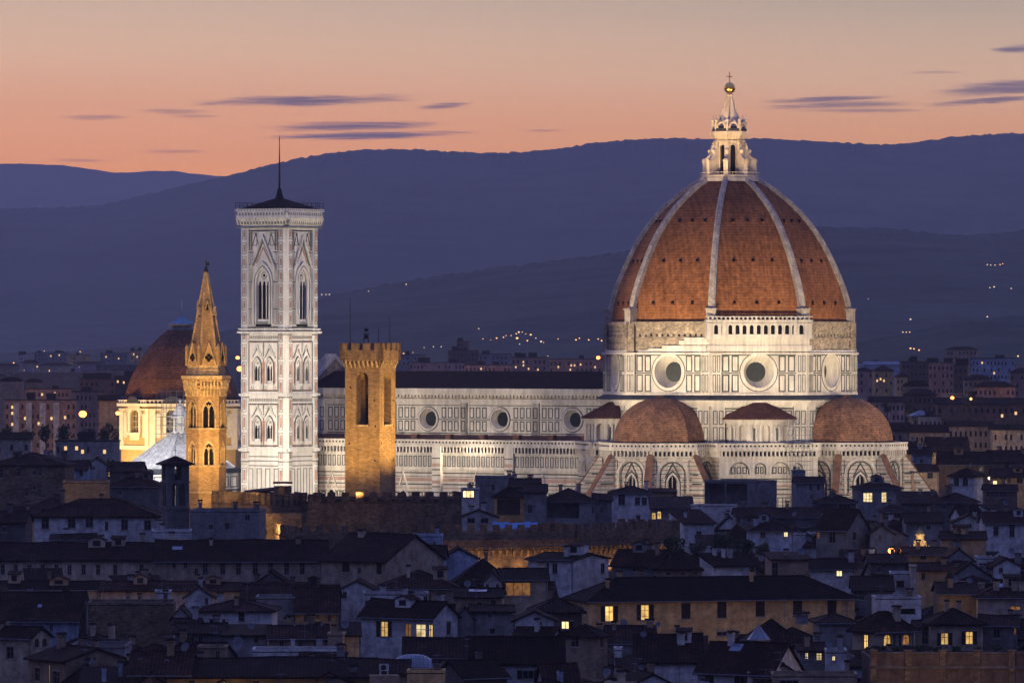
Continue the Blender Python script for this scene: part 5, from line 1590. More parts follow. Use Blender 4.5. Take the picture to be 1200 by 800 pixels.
            m2.box(x - w * .45, x + w * .45, y0 - .04, y0 + .1, zb + hgt * .28, zb + hgt * .85, 2)
            m2.build('dormer', [wm, ROOFX, glassd], roof)
    if not dishes and rnd.random() < .12: dish(roof, rnd.uniform(-.4, .4) * W, -d * .1, roof_z(0, -d * .1) + rnd.uniform(.5, .9), rnd.uniform(.35, .55), rnd.uniform(-.8, .8))
    na = aer if aer is not None else (rnd.choice((0, 1, 1, 2)))
    for i in range(int(na)):
        x, y = rnd.uniform(-.4, .4) * W, rnd.uniform(-.1, .35) * d; aerial(roof, x, y, roof_z(x, y) - .2, rnd.uniform(1.6, 3.2), rnd.uniform(0, 3))
    for (px, py, r) in dishes:
        x = (px - (x0 + x1) / 2) / s; z = H - (py - YH) / s; dish(roof, x, -d * .05, max(z, roof_z(x, -d * .05) + r / s), r / s, rnd.uniform(-.7, .7))
    for (px, py, wp, hp) in sky:
        a = (px - (x0 + x1) / 2) / s / ct; t = min(.85, max(.12, (ye - py) / max(1, ye - yr)))
        w, h = wp / s, max(.8, hp / s * 1.7)
        y = -d / 2 * (1 - t); z = ze + rise * t + th_; m2 = MB(); sp = math.atan2(rise, d / 2); cy, sz = math.cos(sp), math.sin(sp)
        q = lambda u, v, o: (a + u, y + v * cy - o * sz, z + v * sz + o * cy)
        m2.hexa([q(-w / 2, -h / 2, .0), q(w / 2, -h / 2, .0), q(w / 2, h / 2, .0), q(-w / 2, h / 2, .0), q(-w / 2, -h / 2, .10), q(w / 2, -h / 2, .10), q(w / 2, h / 2, .10), q(-w / 2, h / 2, .10)], 0)
        for u in (-w / 2, w / 2 - .06): m2.hexa([q(u, -h / 2, .09), q(u + .06, -h / 2, .09), q(u + .06, h / 2, .09), q(u, h / 2, .09), q(u, -h / 2, .15), q(u + .06, -h / 2, .15), q(u + .06, h / 2, .15), q(u, h / 2, .15)], 1)
        m2.build('skylight', [skyglass, zinc], roof)
    if rail:
        m2 = MB(); n = max(3, int(W / 1.0))
        for i in range(n + 1): m2.rod((-W / 2 + W * i / n, -d / 2 + .1, ze + .1), (-W / 2 + W * i / n, -d / 2 + .1, ze + 1.25), .025, 4)
        for zz in (.5, .85, 1.25): m2.rod((-W / 2, -d / 2 + .1, ze + zz), (W / 2, -d / 2 + .1, ze + zz), .02, 4)
        m2.build('railing', pole_m, roof)
    if kind in 'gh' and W > 4 and rnd.random() < .6:
        m2 = MB(); zo = ze - sl * ov + .1; m2.rod((-X, -Y - .06, zo), (X, -Y - .06, zo), .08, 5)
        m2.rod((W * .47 * rnd.choice((-1, 1)), -d / 2 - .07, 0), (W * .47 * rnd.choice((-1, 1)) if False else W * .47, -d / 2 - .07, zo), .055, 5) if False else m2.rod((W * .47, -d / 2 - .07, 2), (W * .47, -d / 2 - .07, zo), .055, 5)
        m2.build('gutter', pole_m, roof)
    HOUSES.append((root, nick))
    return root


def row(xs, y, w, h, typ): return [(x, y, w, h, typ) for x in xs]


# ------------------------------------------------------------------ houses of the roofscape, front to back
hs = house
# lower left
hs(78, 150, 774, 761, 'e', 'tan gabled house with bright strip window, lowest corner of the roofs', 'tan', -50, [(56, 790, 3, 22, 'L', 'L'), (74, 792, 2, 18, 'L', 'L'), (66, 794, 9, 16, 'd', 'L'), (40, 792, 7, 16, 'd', 'L')], nick='the tan gabled house', aer=2)
hs(-30, 38, 746, 735, 'g', 'cream house cut by the picture edge with two small arched side windows', 'cream', 20, [(44, 749, 5, 10, 'ad', 'R'), (52, 749, 5, 10, 'ad', 'R'), (12, 764, 9, 14, 'd')])
hs(-25, 92, 727, 695, 'g', 'wide dark roofed house with tiny bright skylight beside the brown blind wall', 'blue', 0, [(60, 735, 4, 9, 'd')], sky=[(43, 712, 5, 3)], d=15, D=772)
hs(103, 204, 709, 700, 'f', 'broad blind wall of brown rubble stone with flat cluttered roof', 'stone', 0, [], D=772, chim=3, aer=1, rail=True, cat='building', name='stone_building', nick='the blind brown stone wall')
hs(182, 200, 695, 690, 'f', 'pale box shaped roof room standing on top of the brown blind wall', 'white', 0, [(195, 701, 3, 5, 'd')], D=785, chim=0, d=4, cat='roof room', name='roof_room')
hs(82, 146, 760, 752, 'f', 'low roof terrace with thin railing in front of the brown blind wall', 'grey', 0, [], rail=True, chim=1, aer=2, cat='terrace house')
hs(152, 222, 790, 764, 'g', 'dark tiled house with two slits of yellow light under its eave', 'brown', 0, [(170, 798, 10, 5, 'l'), (188, 799, 2, 6, 'L')], aer=1)
hs(196, 440, 793, 772, 'g', 'very long dark tiled roof with dull orange wall along the lower edge', 'ochre', 0, [(225, 799, 7, 6, 'd'), (262, 799, 7, 6, 'd'), (300, 800, 7, 6, 'd')], d=14, D=655, chim=1, nick='the very long front roof')
hs(296, 400, 764, 758, 'f', 'low grey house with pale sloping parapet above the very long front roof', 'white', 0, [], D=700, d=7, chim=2, dishes=[(278, 764, 6)], rail=False)
hs(232, 264, 760, 752, 'f', 'small tan roof hut with narrow dark door beside the big blue dish', 'tan', 0, [(255, 765, 5, 11, 'd')], D=705, d=4, chim=0, dishes=[(277, 763, 6.5)], aer=1, cat='roof hut', name='roof_hut')
hs(232, 318, 716, 703, 'h', 'long low white house with dark hipped roof above the cluttered terraces', 'white', 0, [(250, 731, 10, 12, 'd'), (283, 722, 7, 11, 'c'), (262, 728, 4, 6, 'd')], nick='the long low white house', D=768)
hs(203, 220, 722, 711, 'e', 'narrow white gable with round dark red window beside the long low white house', 'white', 0, [(207, 719, 6, 6, 'ad')], D=762, d=6, chim=0)
hs(204, 233, 731, 725, 'g', 'low lean house with dark canopy under the narrow white gable', 'white', 0, [(212, 738, 6, 8, 'd')], D=752, d=4)
hs(300, 345, 702, 695, 'f', 'plain grey blind wall rising behind the long low white house', 'grey', 0, [], D=785, d=8, chim=0, aer=1)
hs(283, 393, 702, 686, 'g', 'dark roofed house behind the plain grey blind wall', 'brown', 0, [], D=800, d=9, dishes=[(368, 679, 3)])
hs(346, 396, 717, 690, 'g', 'house with dull orange upper wall beside the grey blind wall', 'ochre', 0, [(358, 724, 4, 8, 'd'), (372, 724, 4, 8, 'd'), (386, 724, 4, 8, 'd')], D=782)
hs(205, 262, 742, 731, 'g', 'low cluttered house with dim terrace in front of the long low white house', 'grey', 0, [(235, 748, 5, 8, 'd'), (225, 748, 5, 8, 'd')], D=738, chim=1, aer=2)
hs(262, 312, 745, 733, 's', 'dark lean roofed house with a small pale dish on its ridge', 'grey', 0, [(300, 750, 5, 6, 'd')], D=735, dishes=[(292, 736, 4)])
hs(315, 384, 748, 734, 'g', 'dark house with chimneys crowding its ridge, left of the glowing yellow wall', 'tan', 0, [(330, 755, 5, 8, 'd'), (352, 755, 5, 8, 'd'), (370, 755, 5, 8, 'd')], D=730, chim=4, dishes=[(346, 741, 2.2), (378, 740, 2.2)], aer=1)
hs(384, 402, 745, 738, 'f', 'narrow tan stair block beside the glowing yellow wall', 'tan', 0, [], D=722, d=5, chim=1)
hs(400, 421, 745, 731, 's', 'house whose front wall glows yellow under a hidden lamp', 'cream', 0, [(404, 760, 5, 12, 'd')], D=726, d=7, chim=0, nick='the glowing yellow wall')
# centre, near
hs(422, 508, 722, 704, 'g', 'pale house with shuttered lit window and wide glowing glazed window', 'white', 28, [(450, 737, 9, 18, 'ls'), (478, 738, 8, 16, 'm'), (493, 738, 12, 16, 'L'), (505, 738, 5, 16, 'l'), (526, 736, 5, 15, 'd', 'R')], nick='the glowing glazed window', D=765, th=32)
hs(553, 602, 717, 710, 'g', 'grey house with low roof right of the glowing glazed window', 'grey', 0, [(577, 739, 6, 7, 'd'), (574, 721, 4, 4, 'd')], D=772)
hs(536, 554, 722, 712, 'e', 'narrow grey gable end between the glowing glazed window and a low roof', 'grey', 0, [], D=768, d=7, chim=0, dishes=[(547, 737, 2)])
hs(474, 549, 770, 748, 'g', 'dark tiled house with white wall below the glowing glazed window', 'white', 0, [(532, 785, 11, 8, 'd')], D=690, dor=False, chim=0, aer=1)
hs(549, 660, 776, 748, 'g', 'wide white house with open shutters under a broad dark roof', 'white', 0, [(575, 790, 13, 11, 'ds'), (619, 790, 13, 10, 'ds'), (648, 790, 12, 9, 'd')], D=682, nick='the wide white shuttered house')
hs(436, 478, 788, 774, 'g', 'small dark red roof with white fan unit below the glowing glazed window', 'tan', 0, [], D=662, d=8)
hs(477, 520, 789, 784, 'f', 'flat topped ochre parapet wall at the bottom edge', 'ochre', 0, [], D=640, d=4, chim=1, cat='parapet house')
hs(427, 502, 697, 692, 'f', 'long blank white wall behind the shuttered lit window', 'white', 0, [(503, 699, 5, 9, 'd'), (432, 706, 12, 5, 'd')], D=803, d=6, chim=1)
hs(448, 536, 689, 669, 'h', 'cream house with three small dark windows under a wide hipped roof', 'cream', 0, [(444, 693, 6, 4, 'd'), (503, 699, 5, 9, 'd'), (519, 699, 5, 7, 'd'), (470, 699, 5, 7, 'd')], D=818)
hs(534, 600, 683, 656, 'h', 'dark hipped roof spreading behind the dim orange glazed window', 'dim', 0, [], D=845)
hs(588, 642, 679, 667, 'g', 'cream house with wide dim orange glazed window', 'cream', 0, [(607, 690, 30, 16, 'm')], D=815, nick='the dim orange glazed window', chim=1)
hs(567, 588, 683, 671, 'e', 'white dormer gable with two dark windows beside the dim orange glazed window', 'white', 0, [(571, 685, 4, 8, 'd'), (583, 688, 4, 8, 'd')], D=812, d=8, chim=0)
hs(534, 588, 700, 690, 'g', 'low house with bright glazed roof light and white left gable', 'tan', 0, [(562, 708, 6, 6, 'd'), (578, 706, 6, 9, 'ad')], D=795, sky=[(559, 694, 22, 6)], chim=0)
hs(376, 452, 657, 626, 'g', 'tall cream house with shutters and a broad blue grey end wall', 'cream', 66, [(405, 664, 9, 12, 'cs'), (421, 668, 4, 7, 'd'), (444.5, 665, 6, 13, 'c')], D=838, nick='the tall cream house', chim=1, dishes=[(392, 650, 4)])
hs(516, 560, 655, 643, 'e', 'blue grey gable end under the corbelled battlements', 'blue', 0, [], D=880, d=10, chim=1)
hs(483, 518, 629, 625, 'f', 'small blue grey roof room in front of the corbelled battlements', 'blue', 0, [(509, 637, 3, 5, 'd'), (490, 636, 4, 7, 'd')], D=895, d=5, chim=1, cat='roof room', name='roof_room')
hs(452, 520, 655, 640, 'g', 'blue grey blank walled house right of the tall cream house', 'blue', 0, [], D=872, d=8, chim=1)
hs(400, 436, 690, 681, 'e', 'small white gable beneath the tall cream house', 'white', 0, [(404, 697, 5, 8, 'd')], D=812, d=7)
# centre right, near
hs(690, 1004, 702, 677, 'h', 'very long ochre palazzo with dark shutters and two glowing windows', 'ochre', -26, [(713.5, 717, 10, 18, 'ls'), (755.5, 716, 10, 18, 'ls'), (803.5, 715, 11, 18, 'c'), (846, 714, 11, 19, 'c'), (891.5, 712.5, 11, 20, 'c'), (936, 711.5, 11, 20, 'c'), (977, 710.5, 11, 19, 'c'), (846, 742, 12, 5, 'd'), (891, 742, 12, 5, 'd')], D=800, th=16, nick='the long ochre palazzo', cat='palazzo', name='palazzo', chim=4, aer=2)
hs(626, 682, 717, 701, 'h', 'dark brown house with one small bright window left of the long ochre palazzo', 'brown', 0, [(662.5, 732, 9, 9, 'L'), (670, 732, 4, 9, 'c')], D=768)
hs(604, 649, 727, 717, 'e', 'low white gable end beside the small bright window', 'white', 0, [(632, 727, 6, 4, 'd')], D=752, d=9)
hs(602, 646, 746, 736, 'g', 'small tiled roof with white triangular gable left of the square tower house', 'white', 12, [], D=722)
hs(660, 698, 743, 733, 'p', 'square tan tower house with small pyramid roof', 'tan', 14, [(673.5, 751, 9, 13, 'd'), (705, 752, 3, 12, 'd', 'R')], D=696, nick='the square tower house', cat='tower house', name='tower_house', chim=0, aer=0)
hs(712, 768, 753, 735, 'g', 'dark roofed house below the first glowing shuttered window', 'grey', 0, [], D=722, dishes=[(773, 736, 3.4)], chim=2)
hs(744, 820, 775, 744, 'g', 'broad dark roofed white house with one closed blue shutter', 'white', 0, [(760, 792, 12, 20, 'c')], D=690, chim=2)
hs(726, 745, 786, 772, 's', 'narrow house with a yellow lit grid window beside the square tower house', 'tan', 0, [(732.5, 796, 8, 11, 'lg')], D=676, d=6, chim=0)
hs(720, 729, 762, 757, 'f', 'slim pale chimney like stair shaft right of the square tower house', 'white', 0, [], D=682, d=3, chim=0, aer=0, cat='stair shaft', name='stair_shaft')
hs(818, 904, 786, 746, 'g', 'wide dark roofed house carrying a glass pyramid and pale right gable', 'white', 37, [(832, 796, 10, 12, 'c'), (870, 796, 20, 11, 'd')], D=676, sky=[(850, 755, 16, 7)], nick='the roof with the glass pyramid', th=33, chim=1)
hs(868, 948, 760, 727, 'h', 'dark hipped roof below the middle of the long ochre palazzo', 'grey', 0, [], D=712, chim=[(944, 14, 8)], aer=1)
hs(937, 968, 763, 755, 'g', 'small house with two pale lit windows right of the pale gable', 'grey', 0, [(945.5, 768, 4, 8, 'p'), (960, 769, 7, 9, 'pg')], D=702, d=7, chim=2)
hs(968, 992, 765, 760, 'f', 'narrow white block with one tiny greenish lit window', 'white', 0, [(977, 771, 4, 6, 'p')], D=696, d=6, chim=1)
hs(905, 1004, 793, 789, 'f', 'long flat dark roof at the bottom edge right of the pale gable', 'tan', 0, [(925, 799, 22, 5, 'd')], D=655, d=6, rail=False)
hs(960, 1002, 730, 720, 'h', 'grey house with hipped roof where the long ochre palazzo ends', 'grey', 0, [], D=745, d=8)
# lower right
hs(1024, 1072, 737, 718, 'h', 'house with two lit arched windows and a tall lit side window behind the terrace wall', 'cream', -24, [(1040, 749, 9, 13, 'al'), (1063, 749, 9, 12, 'am'), (1048, 750, 3, 13, 'c'), (1055, 750, 3, 13, 'c'), (1014, 753, 5, 20, 'l', 'L')], D=735, nick='the two lit arched windows', th=34)
hs(1072, 1090, 736, 728, 'g', 'recessed dark porch between two pairs of lit windows', 'cream', 0, [(1084, 747, 7, 14, 'd')], D=742, d=7, chim=0)
hs(1092, 1152, 731, 714, 'h', 'cream house with two orange lit shuttered windows behind the terrace wall', 'cream', 0, [(1107, 748, 9, 14, 'ls'), (1136, 747, 9, 15, 'ls')], D=738, nick='the two orange lit shuttered windows')
hs(1150, 1192, 733, 722, 'g', 'dim house with trellis right of the two orange lit shuttered windows', 'dim', 0, [(1190, 739, 3, 8, 'm'), (1168, 742, 8, 10, 'd')], D=742, d=8)
hs(1022, 1230, 775, 770, 'f', 'low brown brick building whose roof terrace carries a row of plants', 'brown', 0, [], D=688, d=18, cat='terrace building', name='terrace_building', nick='the terrace wall', chim=0, aer=0)
hs(1043, 1068, 673, 668, 'f', 'white square block with one closed window above the right end of the palazzo roof', 'white', 0, [(1055, 684, 9, 8, 'c')], D=835, d=5, chim=0, aer=0)
hs(1068, 1074, 665, 662, 'f', 'tall narrow cream chimney stack joined to the white square block', 'cream', 0, [], D=832, d=4, chim=0, aer=0, cat='chimney stack', name='chimney_stack')
hs(1026, 1080, 702, 698, 'f', 'white house with dark open loggia under the white square block', 'white', 0, [], log=[(1064, 716, 18, 7)], D=798, d=7, chim=1)
hs(1076, 1110, 668, 660, 'g', 'small ochre house with rounded dark bushes right of the narrow chimney stack', 'ochre', 0, [(1082, 675, 5, 8, 'd')], D=855, d=7, chim=1)
hs(1100, 1146, 696, 684, 'g', 'yellow walled house with satellite dishes behind the lit shuttered windows', 'ochre', 0, [], D=805, dishes=[(1121, 702, 5), (1139, 706, 3.5)], chim=1)
hs(1146, 1210, 700, 684, 'h', 'dark hipped roof below a bright blue roof glazing', 'cream', 0, [(1190, 712, 12, 5, 'm')], D=800, sky=[(1183, 688, 22, 8)])
hs(1000, 1046, 692, 676, 'g', 'dark tiled roof left of the white square block', 'dim', 0, [(1010, 700, 6, 5, 'd')], D=810)
# middle right
hs(836, 886, 662, 650, 's', 'white terrace house whose left end wall glows pale orange', 'white', -16, [(884, 667, 5, 10, 'd')], D=862, th=36, nick='the white terrace house')
hs(904, 950, 656, 648, 's', 'tan house with sloping parapet and tall dark doorway', 'tan', 0, [(908, 668, 7, 18, 'd')], D=868, dishes=[(943, 662, 4.5)], chim=1)
hs(950, 1002, 667, 656, 'g', 'dark red roofed house with single square yellow window', 'white', 0, [(983.5, 669, 7, 7, 'L')], D=858, dishes=[(995, 654, 4)], nick='the single square yellow window')
hs(957, 992, 620, 598, 'g', 'grey gabled house with one tiny light and an orange tinted end wall', 'grey', 28, [(958, 627, 3, 8, 'm'), (975, 629, 7, 14, 'd'), (1002, 628, 5, 10, 'd', 'R'), (994, 612, 3, 2, 'L')], D=985, nick='the grey gabled house')
hs(1020, 1046, 625, 616, 'e', 'small grey gable end right of the orange tinted end wall', 'grey', 0, [(1031, 626, 3, 8, 'd')], D=985, d=9)
hs(826, 878, 565, 561, 'f', 'modern grey house with wide dark glazed loggia and sloping blind side', 'grey', 34, [], log=[(850, 579, 50, 26)], D=1228, nick='the modern loggia house', th=32, chim=0, aer=0)
hs(810, 852, 593, 589, 'f', 'plain white block with one tall slit window in front of the modern loggia house', 'white', 12, [(826, 614, 4, 15, 'd'), (849, 611, 2.5, 8, 'd'), (812, 621, 4, 5, 'd')], D=1100, chim=0, nick='the plain white block')
hs(929, 944, 553, 549, 'f', 'narrow dark stair tower in front of the scaffolding', 'grey', 0, [], D=1235, d=6, chim=0, cat='stair tower', name='stair_tower')
hs(932, 966, 566, 560, 'g', 'tall grey house with two small windows beside the narrow stair tower', 'grey', 0, [(950, 571, 3, 7, 'd'), (959, 571, 3, 7, 'd'), (951, 582, 3, 5, 'd')], D=1220, d=9)
hs(956, 1003, 589, 580, 'h', 'low dark roofed house below the right half dome', 'dim', 0, [(990, 594, 14, 12, 'd')], D=1180, chim=2)
hs(1005, 1056, 572, 564, 'h', 'house with two tall white lit grid windows at the foot of the cathedral', 'grey', 0, [(1017, 582.5, 11, 11, 'pg'), (1036, 582.5, 6, 12, 'pg')], D=1235, nick='the white lit grid windows', chim=1)
hs(1056, 1102, 590, 577, 's', 'dark slanting roof right of the white lit grid windows', 'dim', 0, [], D=1190)
hs(1034, 1062, 600, 592, 'h', 'low tan house with dark porch below the white lit grid windows', 'tan', 0, [(1052, 604, 8, 6, 'd')], D=1120)
hs(1114, 1141, 557, 549, 'p', 'white tower room with two arched openings under a flat pyramid roof', 'white', 12, [(1121, 564, 6, 10, 'ad'), (1131, 564, 6, 10, 'ad')], D=1265, nick='the white tower room', cat='tower house', name='tower_house', chim=0, aer=0)
hs(1154, 1192, 575, 569, 'g', 'low house with colonnade of small dark windows right of the white tower room', 'brown', 0, row([1158, 1163, 1168, 1173, 1178], 579, 3, 7, 'd'), D=1220)
hs(1163, 1212, 559, 550, 'g', 'lit yellow house with pale roofs at the picture edge behind the tower room', 'ochre', 0, [(1181, 563, 7, 6, 'd'), (1195, 563, 7, 6, 'd'), (1165, 566, 5, 6, 'L')], D=1275, nick='the lit yellow house')
hs(1154, 1208, 613, 601, 'g', 'white house with two dark windows under the low hills of roofs', 'white', 0, [(1167, 622, 6, 11, 'd'), (1186, 622, 6, 14, 'd')], D=1010, nick='the white two windowed house')
hs(1104, 1155, 632, 624, 'g', 'long tan wall under a low roof right of the lit stone lantern', 'tan', 0, [], D=960, aer=1)
hs(1145, 1164, 655, 648, 'f', 'white corner house with tall dark doorway beneath the long tan wall', 'white', 0, [(1160, 664, 6, 11, 'd')], D=895, d=7)
hs(1164, 1196, 664, 655, 'e', 'low white gable with dark window at the edge beside the corner house', 'white', 0, [(1173, 667, 5, 6, 'd')], D=888, d=9)
hs(1108, 1140, 656, 643, 'e', 'grey gable front beside a small bright doorway', 'grey', 0, [(1139, 663, 8, 6, 'p')], D=892, d=9)
hs(1060, 1112, 650, 642, 'g', 'dark roofed house with orange lit eave beside the starry street lamp', 'ochre', 0, [(1082, 653, 7, 5, 'd')], D=905)
hs(1020, 1060, 660, 650, 'g', 'low dark house below the starry street lamp', 'dim', 0, [(1030, 667, 5, 6, 'd')], D=885)
hs(1096, 1146, 588, 578, 'h', 'dark roofed house in front of the white tower room', 'dim', 0, [(1106, 594, 4, 6, 'd')], D=1175, chim=2)
hs(1062, 1104, 612, 602, 'g', 'grey house with pale gable left of the long tan wall', 'grey', 0, [(1088, 618, 5, 5, 'd')], D=1040)
hs(1118, 1152, 612, 604, 'e', 'low pale gable left of the white two windowed house', 'white', 0, [(1136, 616, 5, 5, 'd')], D=1040, d=9)
hs(862, 905, 604, 596, 'g', 'low house with dark openings right of the plain white block', 'grey', 0, [(866, 610, 4, 6, 'd'), (878, 609, 4, 5, 'd')], D=1070, chim=2)
hs(880, 930, 622, 610, 'h', 'dark house with one small lit window behind the roof garden trees', 'blue', 0, [(921, 626, 5, 6, 'p'), (894, 624, 6, 7, 'd')], D=980, dishes=[(934, 603, 3)])
hs(905, 960, 606, 596, 'g', 'dark roof with round dish between the stair tower and grey gabled house', 'dim', 0, [(945, 622, 10, 8, 'd')], D=1055, chim=2)
# in front of the cathedral
hs(557, 602, 560, 555, 'f', 'grey house with flat dark roof before the nave wall', 'grey', 0, [(578, 571, 4, 8, 'd')], D=1270, chim=1)
hs(600, 634, 571, 561, 'g', 'dark roofed house with round chimney pots before the nave wall', 'dim', 0, [(614, 580, 5, 7, 'd')], D=1250, chim=3)
hs(579, 615, 582, 571, 'p', 'open roof pavilion with tan pillars and pyramid roof', 'ochre', 0, [], log=[(596, 594, 27, 19)], D=1180, nick='the open roof pavilion', cat='roof pavilion', name='roof_pavilion', chim=0, aer=0, d=7)
hs(540, 582, 606, 598, 'e', 'low white gable with two dark openings left of the open roof pavilion', 'white', 0, [(552, 608, 9, 6, 'd'), (568, 608, 9, 6, 'd')], D=1060, d=8)
hs(540, 561, 574, 568, 'f', 'small house with one blazing window beside the rear battlements', 'white', 0, [(549, 578, 13, 8, 'L')], D=1190, d=6, chim=2)
hs(614, 640, 577, 568, 'g', 'grey house with one dark window right of the open roof pavilion', 'grey', 0, [(621, 596, 5, 10, 'd')], D=1165)
hs(638, 697, 587, 573, 'h', 'wide house with deep dark terrace loggia under a hipped roof', 'grey', 0, [(703, 597, 3, 8, 'd')], log=[(660, 598, 38, 18)], D=1170, nick='the deep terrace loggia', chim=2)
hs(697, 717, 586, 579, 'g', 'narrow grey house squeezed beside the deep terrace loggia', 'grey', 0, [(705, 597, 3, 8, 'd')], D=1175, d=8)
hs(716, 764, 578, 570, 'h', 'white walled house with three upper windows before the left half dome', 'white', 0, [(728.5, 585, 8, 13, 'd'), (747, 587, 6, 9, 'd'), (755, 587, 6, 9, 'd'), (748, 606, 5, 5, 'd')], D=1190, nick='the white walled house')
hs(763, 812, 596, 583, 's', 'blue roofed house with a pair of small glowing arched windows', 'grey', 0, [(764.5, 604, 5, 8, 'al'), (772.5, 603, 5, 9, 'al')], D=1120, nick='the pair of glowing arched windows')
hs(762, 792, 577, 573, 's', 'flat roofed annexe behind the white walled house', 'ochre', 0, [], D=1225, d=6, chim=0)
hs(619, 672, 656, 648, 'g', 'white cottage with tall dark windows under the corbelled battlements', 'white', 42, [(635, 666, 5, 12, 'd'), (642, 666, 3, 13, 'd'), (650, 666, 6, 12, 'd'), (707, 667, 5, 12, 'd', 'R')], D=872, th=32, nick='the white cottage')
hs(718, 775, 661, 645, 'g', 'grey house with pale right gable right of the white cottage', 'grey', 18, [(745, 667, 8, 5, 'd')], D=868, dishes=[(762, 668, 3)], chim=2)
hs(770, 836, 666, 647, 'h', 'dark roofed low house before the roof garden trees', 'tan', 0, [(783, 672, 5, 4, 'd'), (800, 672, 5, 4, 'd'), (815, 672, 5, 4, 'd')], D=862, dishes=[(844, 645, 3), (849, 645, 3)], chim=2, nick='the low house before the trees')
# left middle
hs(182, 382, 657, 634, 'g', 'long cream palazzo with a row of tall dark windows, end nearest the tall cream house', 'cream', 0, [(204, 662, 4, 7, 'd'), (217.5, 662, 4, 7, 'd'), (230, 669, 4, 7, 'd')] + row([240.5, 261, 279.5, 299, 317, 336, 354], 666, 6, 14, 'd'), D=872, d=12, nick='the long cream palazzo', cat='palazzo', name='palazzo', chim=3, yaw=.02, sky=[(207, 644, 12, 5)])
hs(-30, 182, 656, 637, 'g', 'long cream palazzo with a row of tall dark windows, end below the white arcaded palazzo', 'cream', 0, row([3, 18.5, 34.5, 50, 66, 81.5, 98, 115, 135, 166], 667, 5, 12, 'd'), D=874, d=12, cat='palazzo', name='palazzo', chim=2, yaw=-.02)
hs(-20, 118, 691, 682, 'g', 'low front wing glowing faint orange under the long cream palazzo', 'cream', 0, [], D=826, d=7, chim=0, nick='the low front wing')
hs(118, 360, 692, 683, 'g', 'long low front wing with orange lit cornice beside the plain grey blind wall', 'cream', 0, [(185, 702, 6, 5, 'd')], D=824, d=7, chim=1, dishes=[(249, 678, 3.5)])
hs(218, 248, 699, 688, 'e', 'small pale gabled roof room with dish in front of the orange lit cornice', 'white', 0, [(242, 697, 4, 8, 'd')], D=805, d=6, chim=1)
hs(-10, 8, 700, 690, 'e', 'white gable cut by the picture edge under the long cream palazzo', 'white', 0, [], D=800, d=8)
hs(40, 184, 605, 586, 'h', 'white arcaded palazzo with five dark windows and long balcony', 'white', 0, [(53, 613.5, 9, 12, 'd'), (84, 613, 9, 11, 'd'), (104.5, 612, 9, 11, 'd'), (125, 616, 4, 10, 'd'), (146, 614.5, 8, 12, 'd'), (173, 615, 8, 11, 'd'), (164, 648, 8, 9, 'ad'), (177, 648, 8, 9, 'ad')], D=915, d=13, nick='the white arcaded palazzo', cat='palazzo', name='palazzo', chim=1, aer=0)
hs(222, 304, 600, 594, 'f', 'grey terrace building with two low arches right of the dark bell tower', 'grey', 0, [(262, 636, 11, 10, 'ad'), (276, 636, 10, 10, 'ad'), (247, 617, 5, 6, 'd'), (266, 616, 5, 8, 'd'), (290, 606, 6, 7, 'd')], D=905, chim=3, rail=True, nick='the grey terrace building')
hs(178, 224, 624, 620, 'f', 'balustraded terrace with arches at the foot of the dark bell tower', 'white', 0, [(190, 648, 8, 9, 'ad'), (203, 649, 9, 9, 'ad')], D=885, d=8, rail=True, chim=2)
hs(-12, 76, 545, 531, 'h', 'big brown stone house with overhanging roof at the picture edge', 'stone', 0, [(1, 554, 5, 11, 'd'), (21.5, 553, 5, 10, 'd'), (40, 554, 4, 5, 'd'), (47, 553, 3, 9, 'd'), (31, 576, 4, 10, 'd'), (40, 571, 4, 5, 'd'), (47, 577, 3, 10, 'd')], D=1140, d=16, nick='the big brown stone house', chim=1)
hs(74, 127, 566, 560, 'f', 'windowless ochre stone block right of the big brown stone house', 'och', 0, [], D=1080, d=10, chim=0, aer=2, nick='the windowless ochre block')
hs(16, 42, 607, 599, 's', 'small orange lit wall below the big brown stone house', 'ochre', 0, [], D=985, d=6, chim=1)
hs(-15, 30, 612, 600, 'g', 'dark low house at the picture edge under the big brown stone house', 'dim', 0, [(5, 620, 5, 6, 'd')], D=950)
hs(34, 78, 597, 584, 'h', 'dark hipped roof with thin pole left of the white arcaded palazzo', 'dim', 0, [], D=1000, chim=3)
hs(100, 126, 546, 537, 'e', 'white gabled house with thin timber lines behind the windowless ochre block', 'white', 0, [(110, 545, 3, 3, 'd')], D=1240, d=9, nick='the white gabled house')
hs(76, 102, 550, 541, 'g', 'grey house with dark red roof left of the white gabled house', 'blue', 0, [(95, 551, 4, 7, 'd'), (86, 558, 3, 5, 'l')], D=1225)
hs(126, 165, 552, 542, 'g', 'dark house with a column of three tiny lights beside the white tent roof', 'brown', 0, [(126.5, 546, 2, 3, 'l'), (126.5, 551.5, 2, 3, 'l'), (126.5, 556.5, 2, 3, 'l')], D=1235)
hs(128, 186, 570, 557, 'h', 'dark roofed house left of the dark bell tower', 'dim', 0, [(140, 577, 4, 6, 'd')], D=1130, chim=3)
hs(60, 110, 632, 627, 'g', 'low dark roof against the white arcaded palazzo wall', 'white', 0, [], D=900, d=5, chim=1)
hs(30, 66, 545, 534, 'h', 'pale roof lantern house on top of the big brown stone house', 'grey', 0, [(35, 540, 4, 4, 'd')], D=1180, d=8)
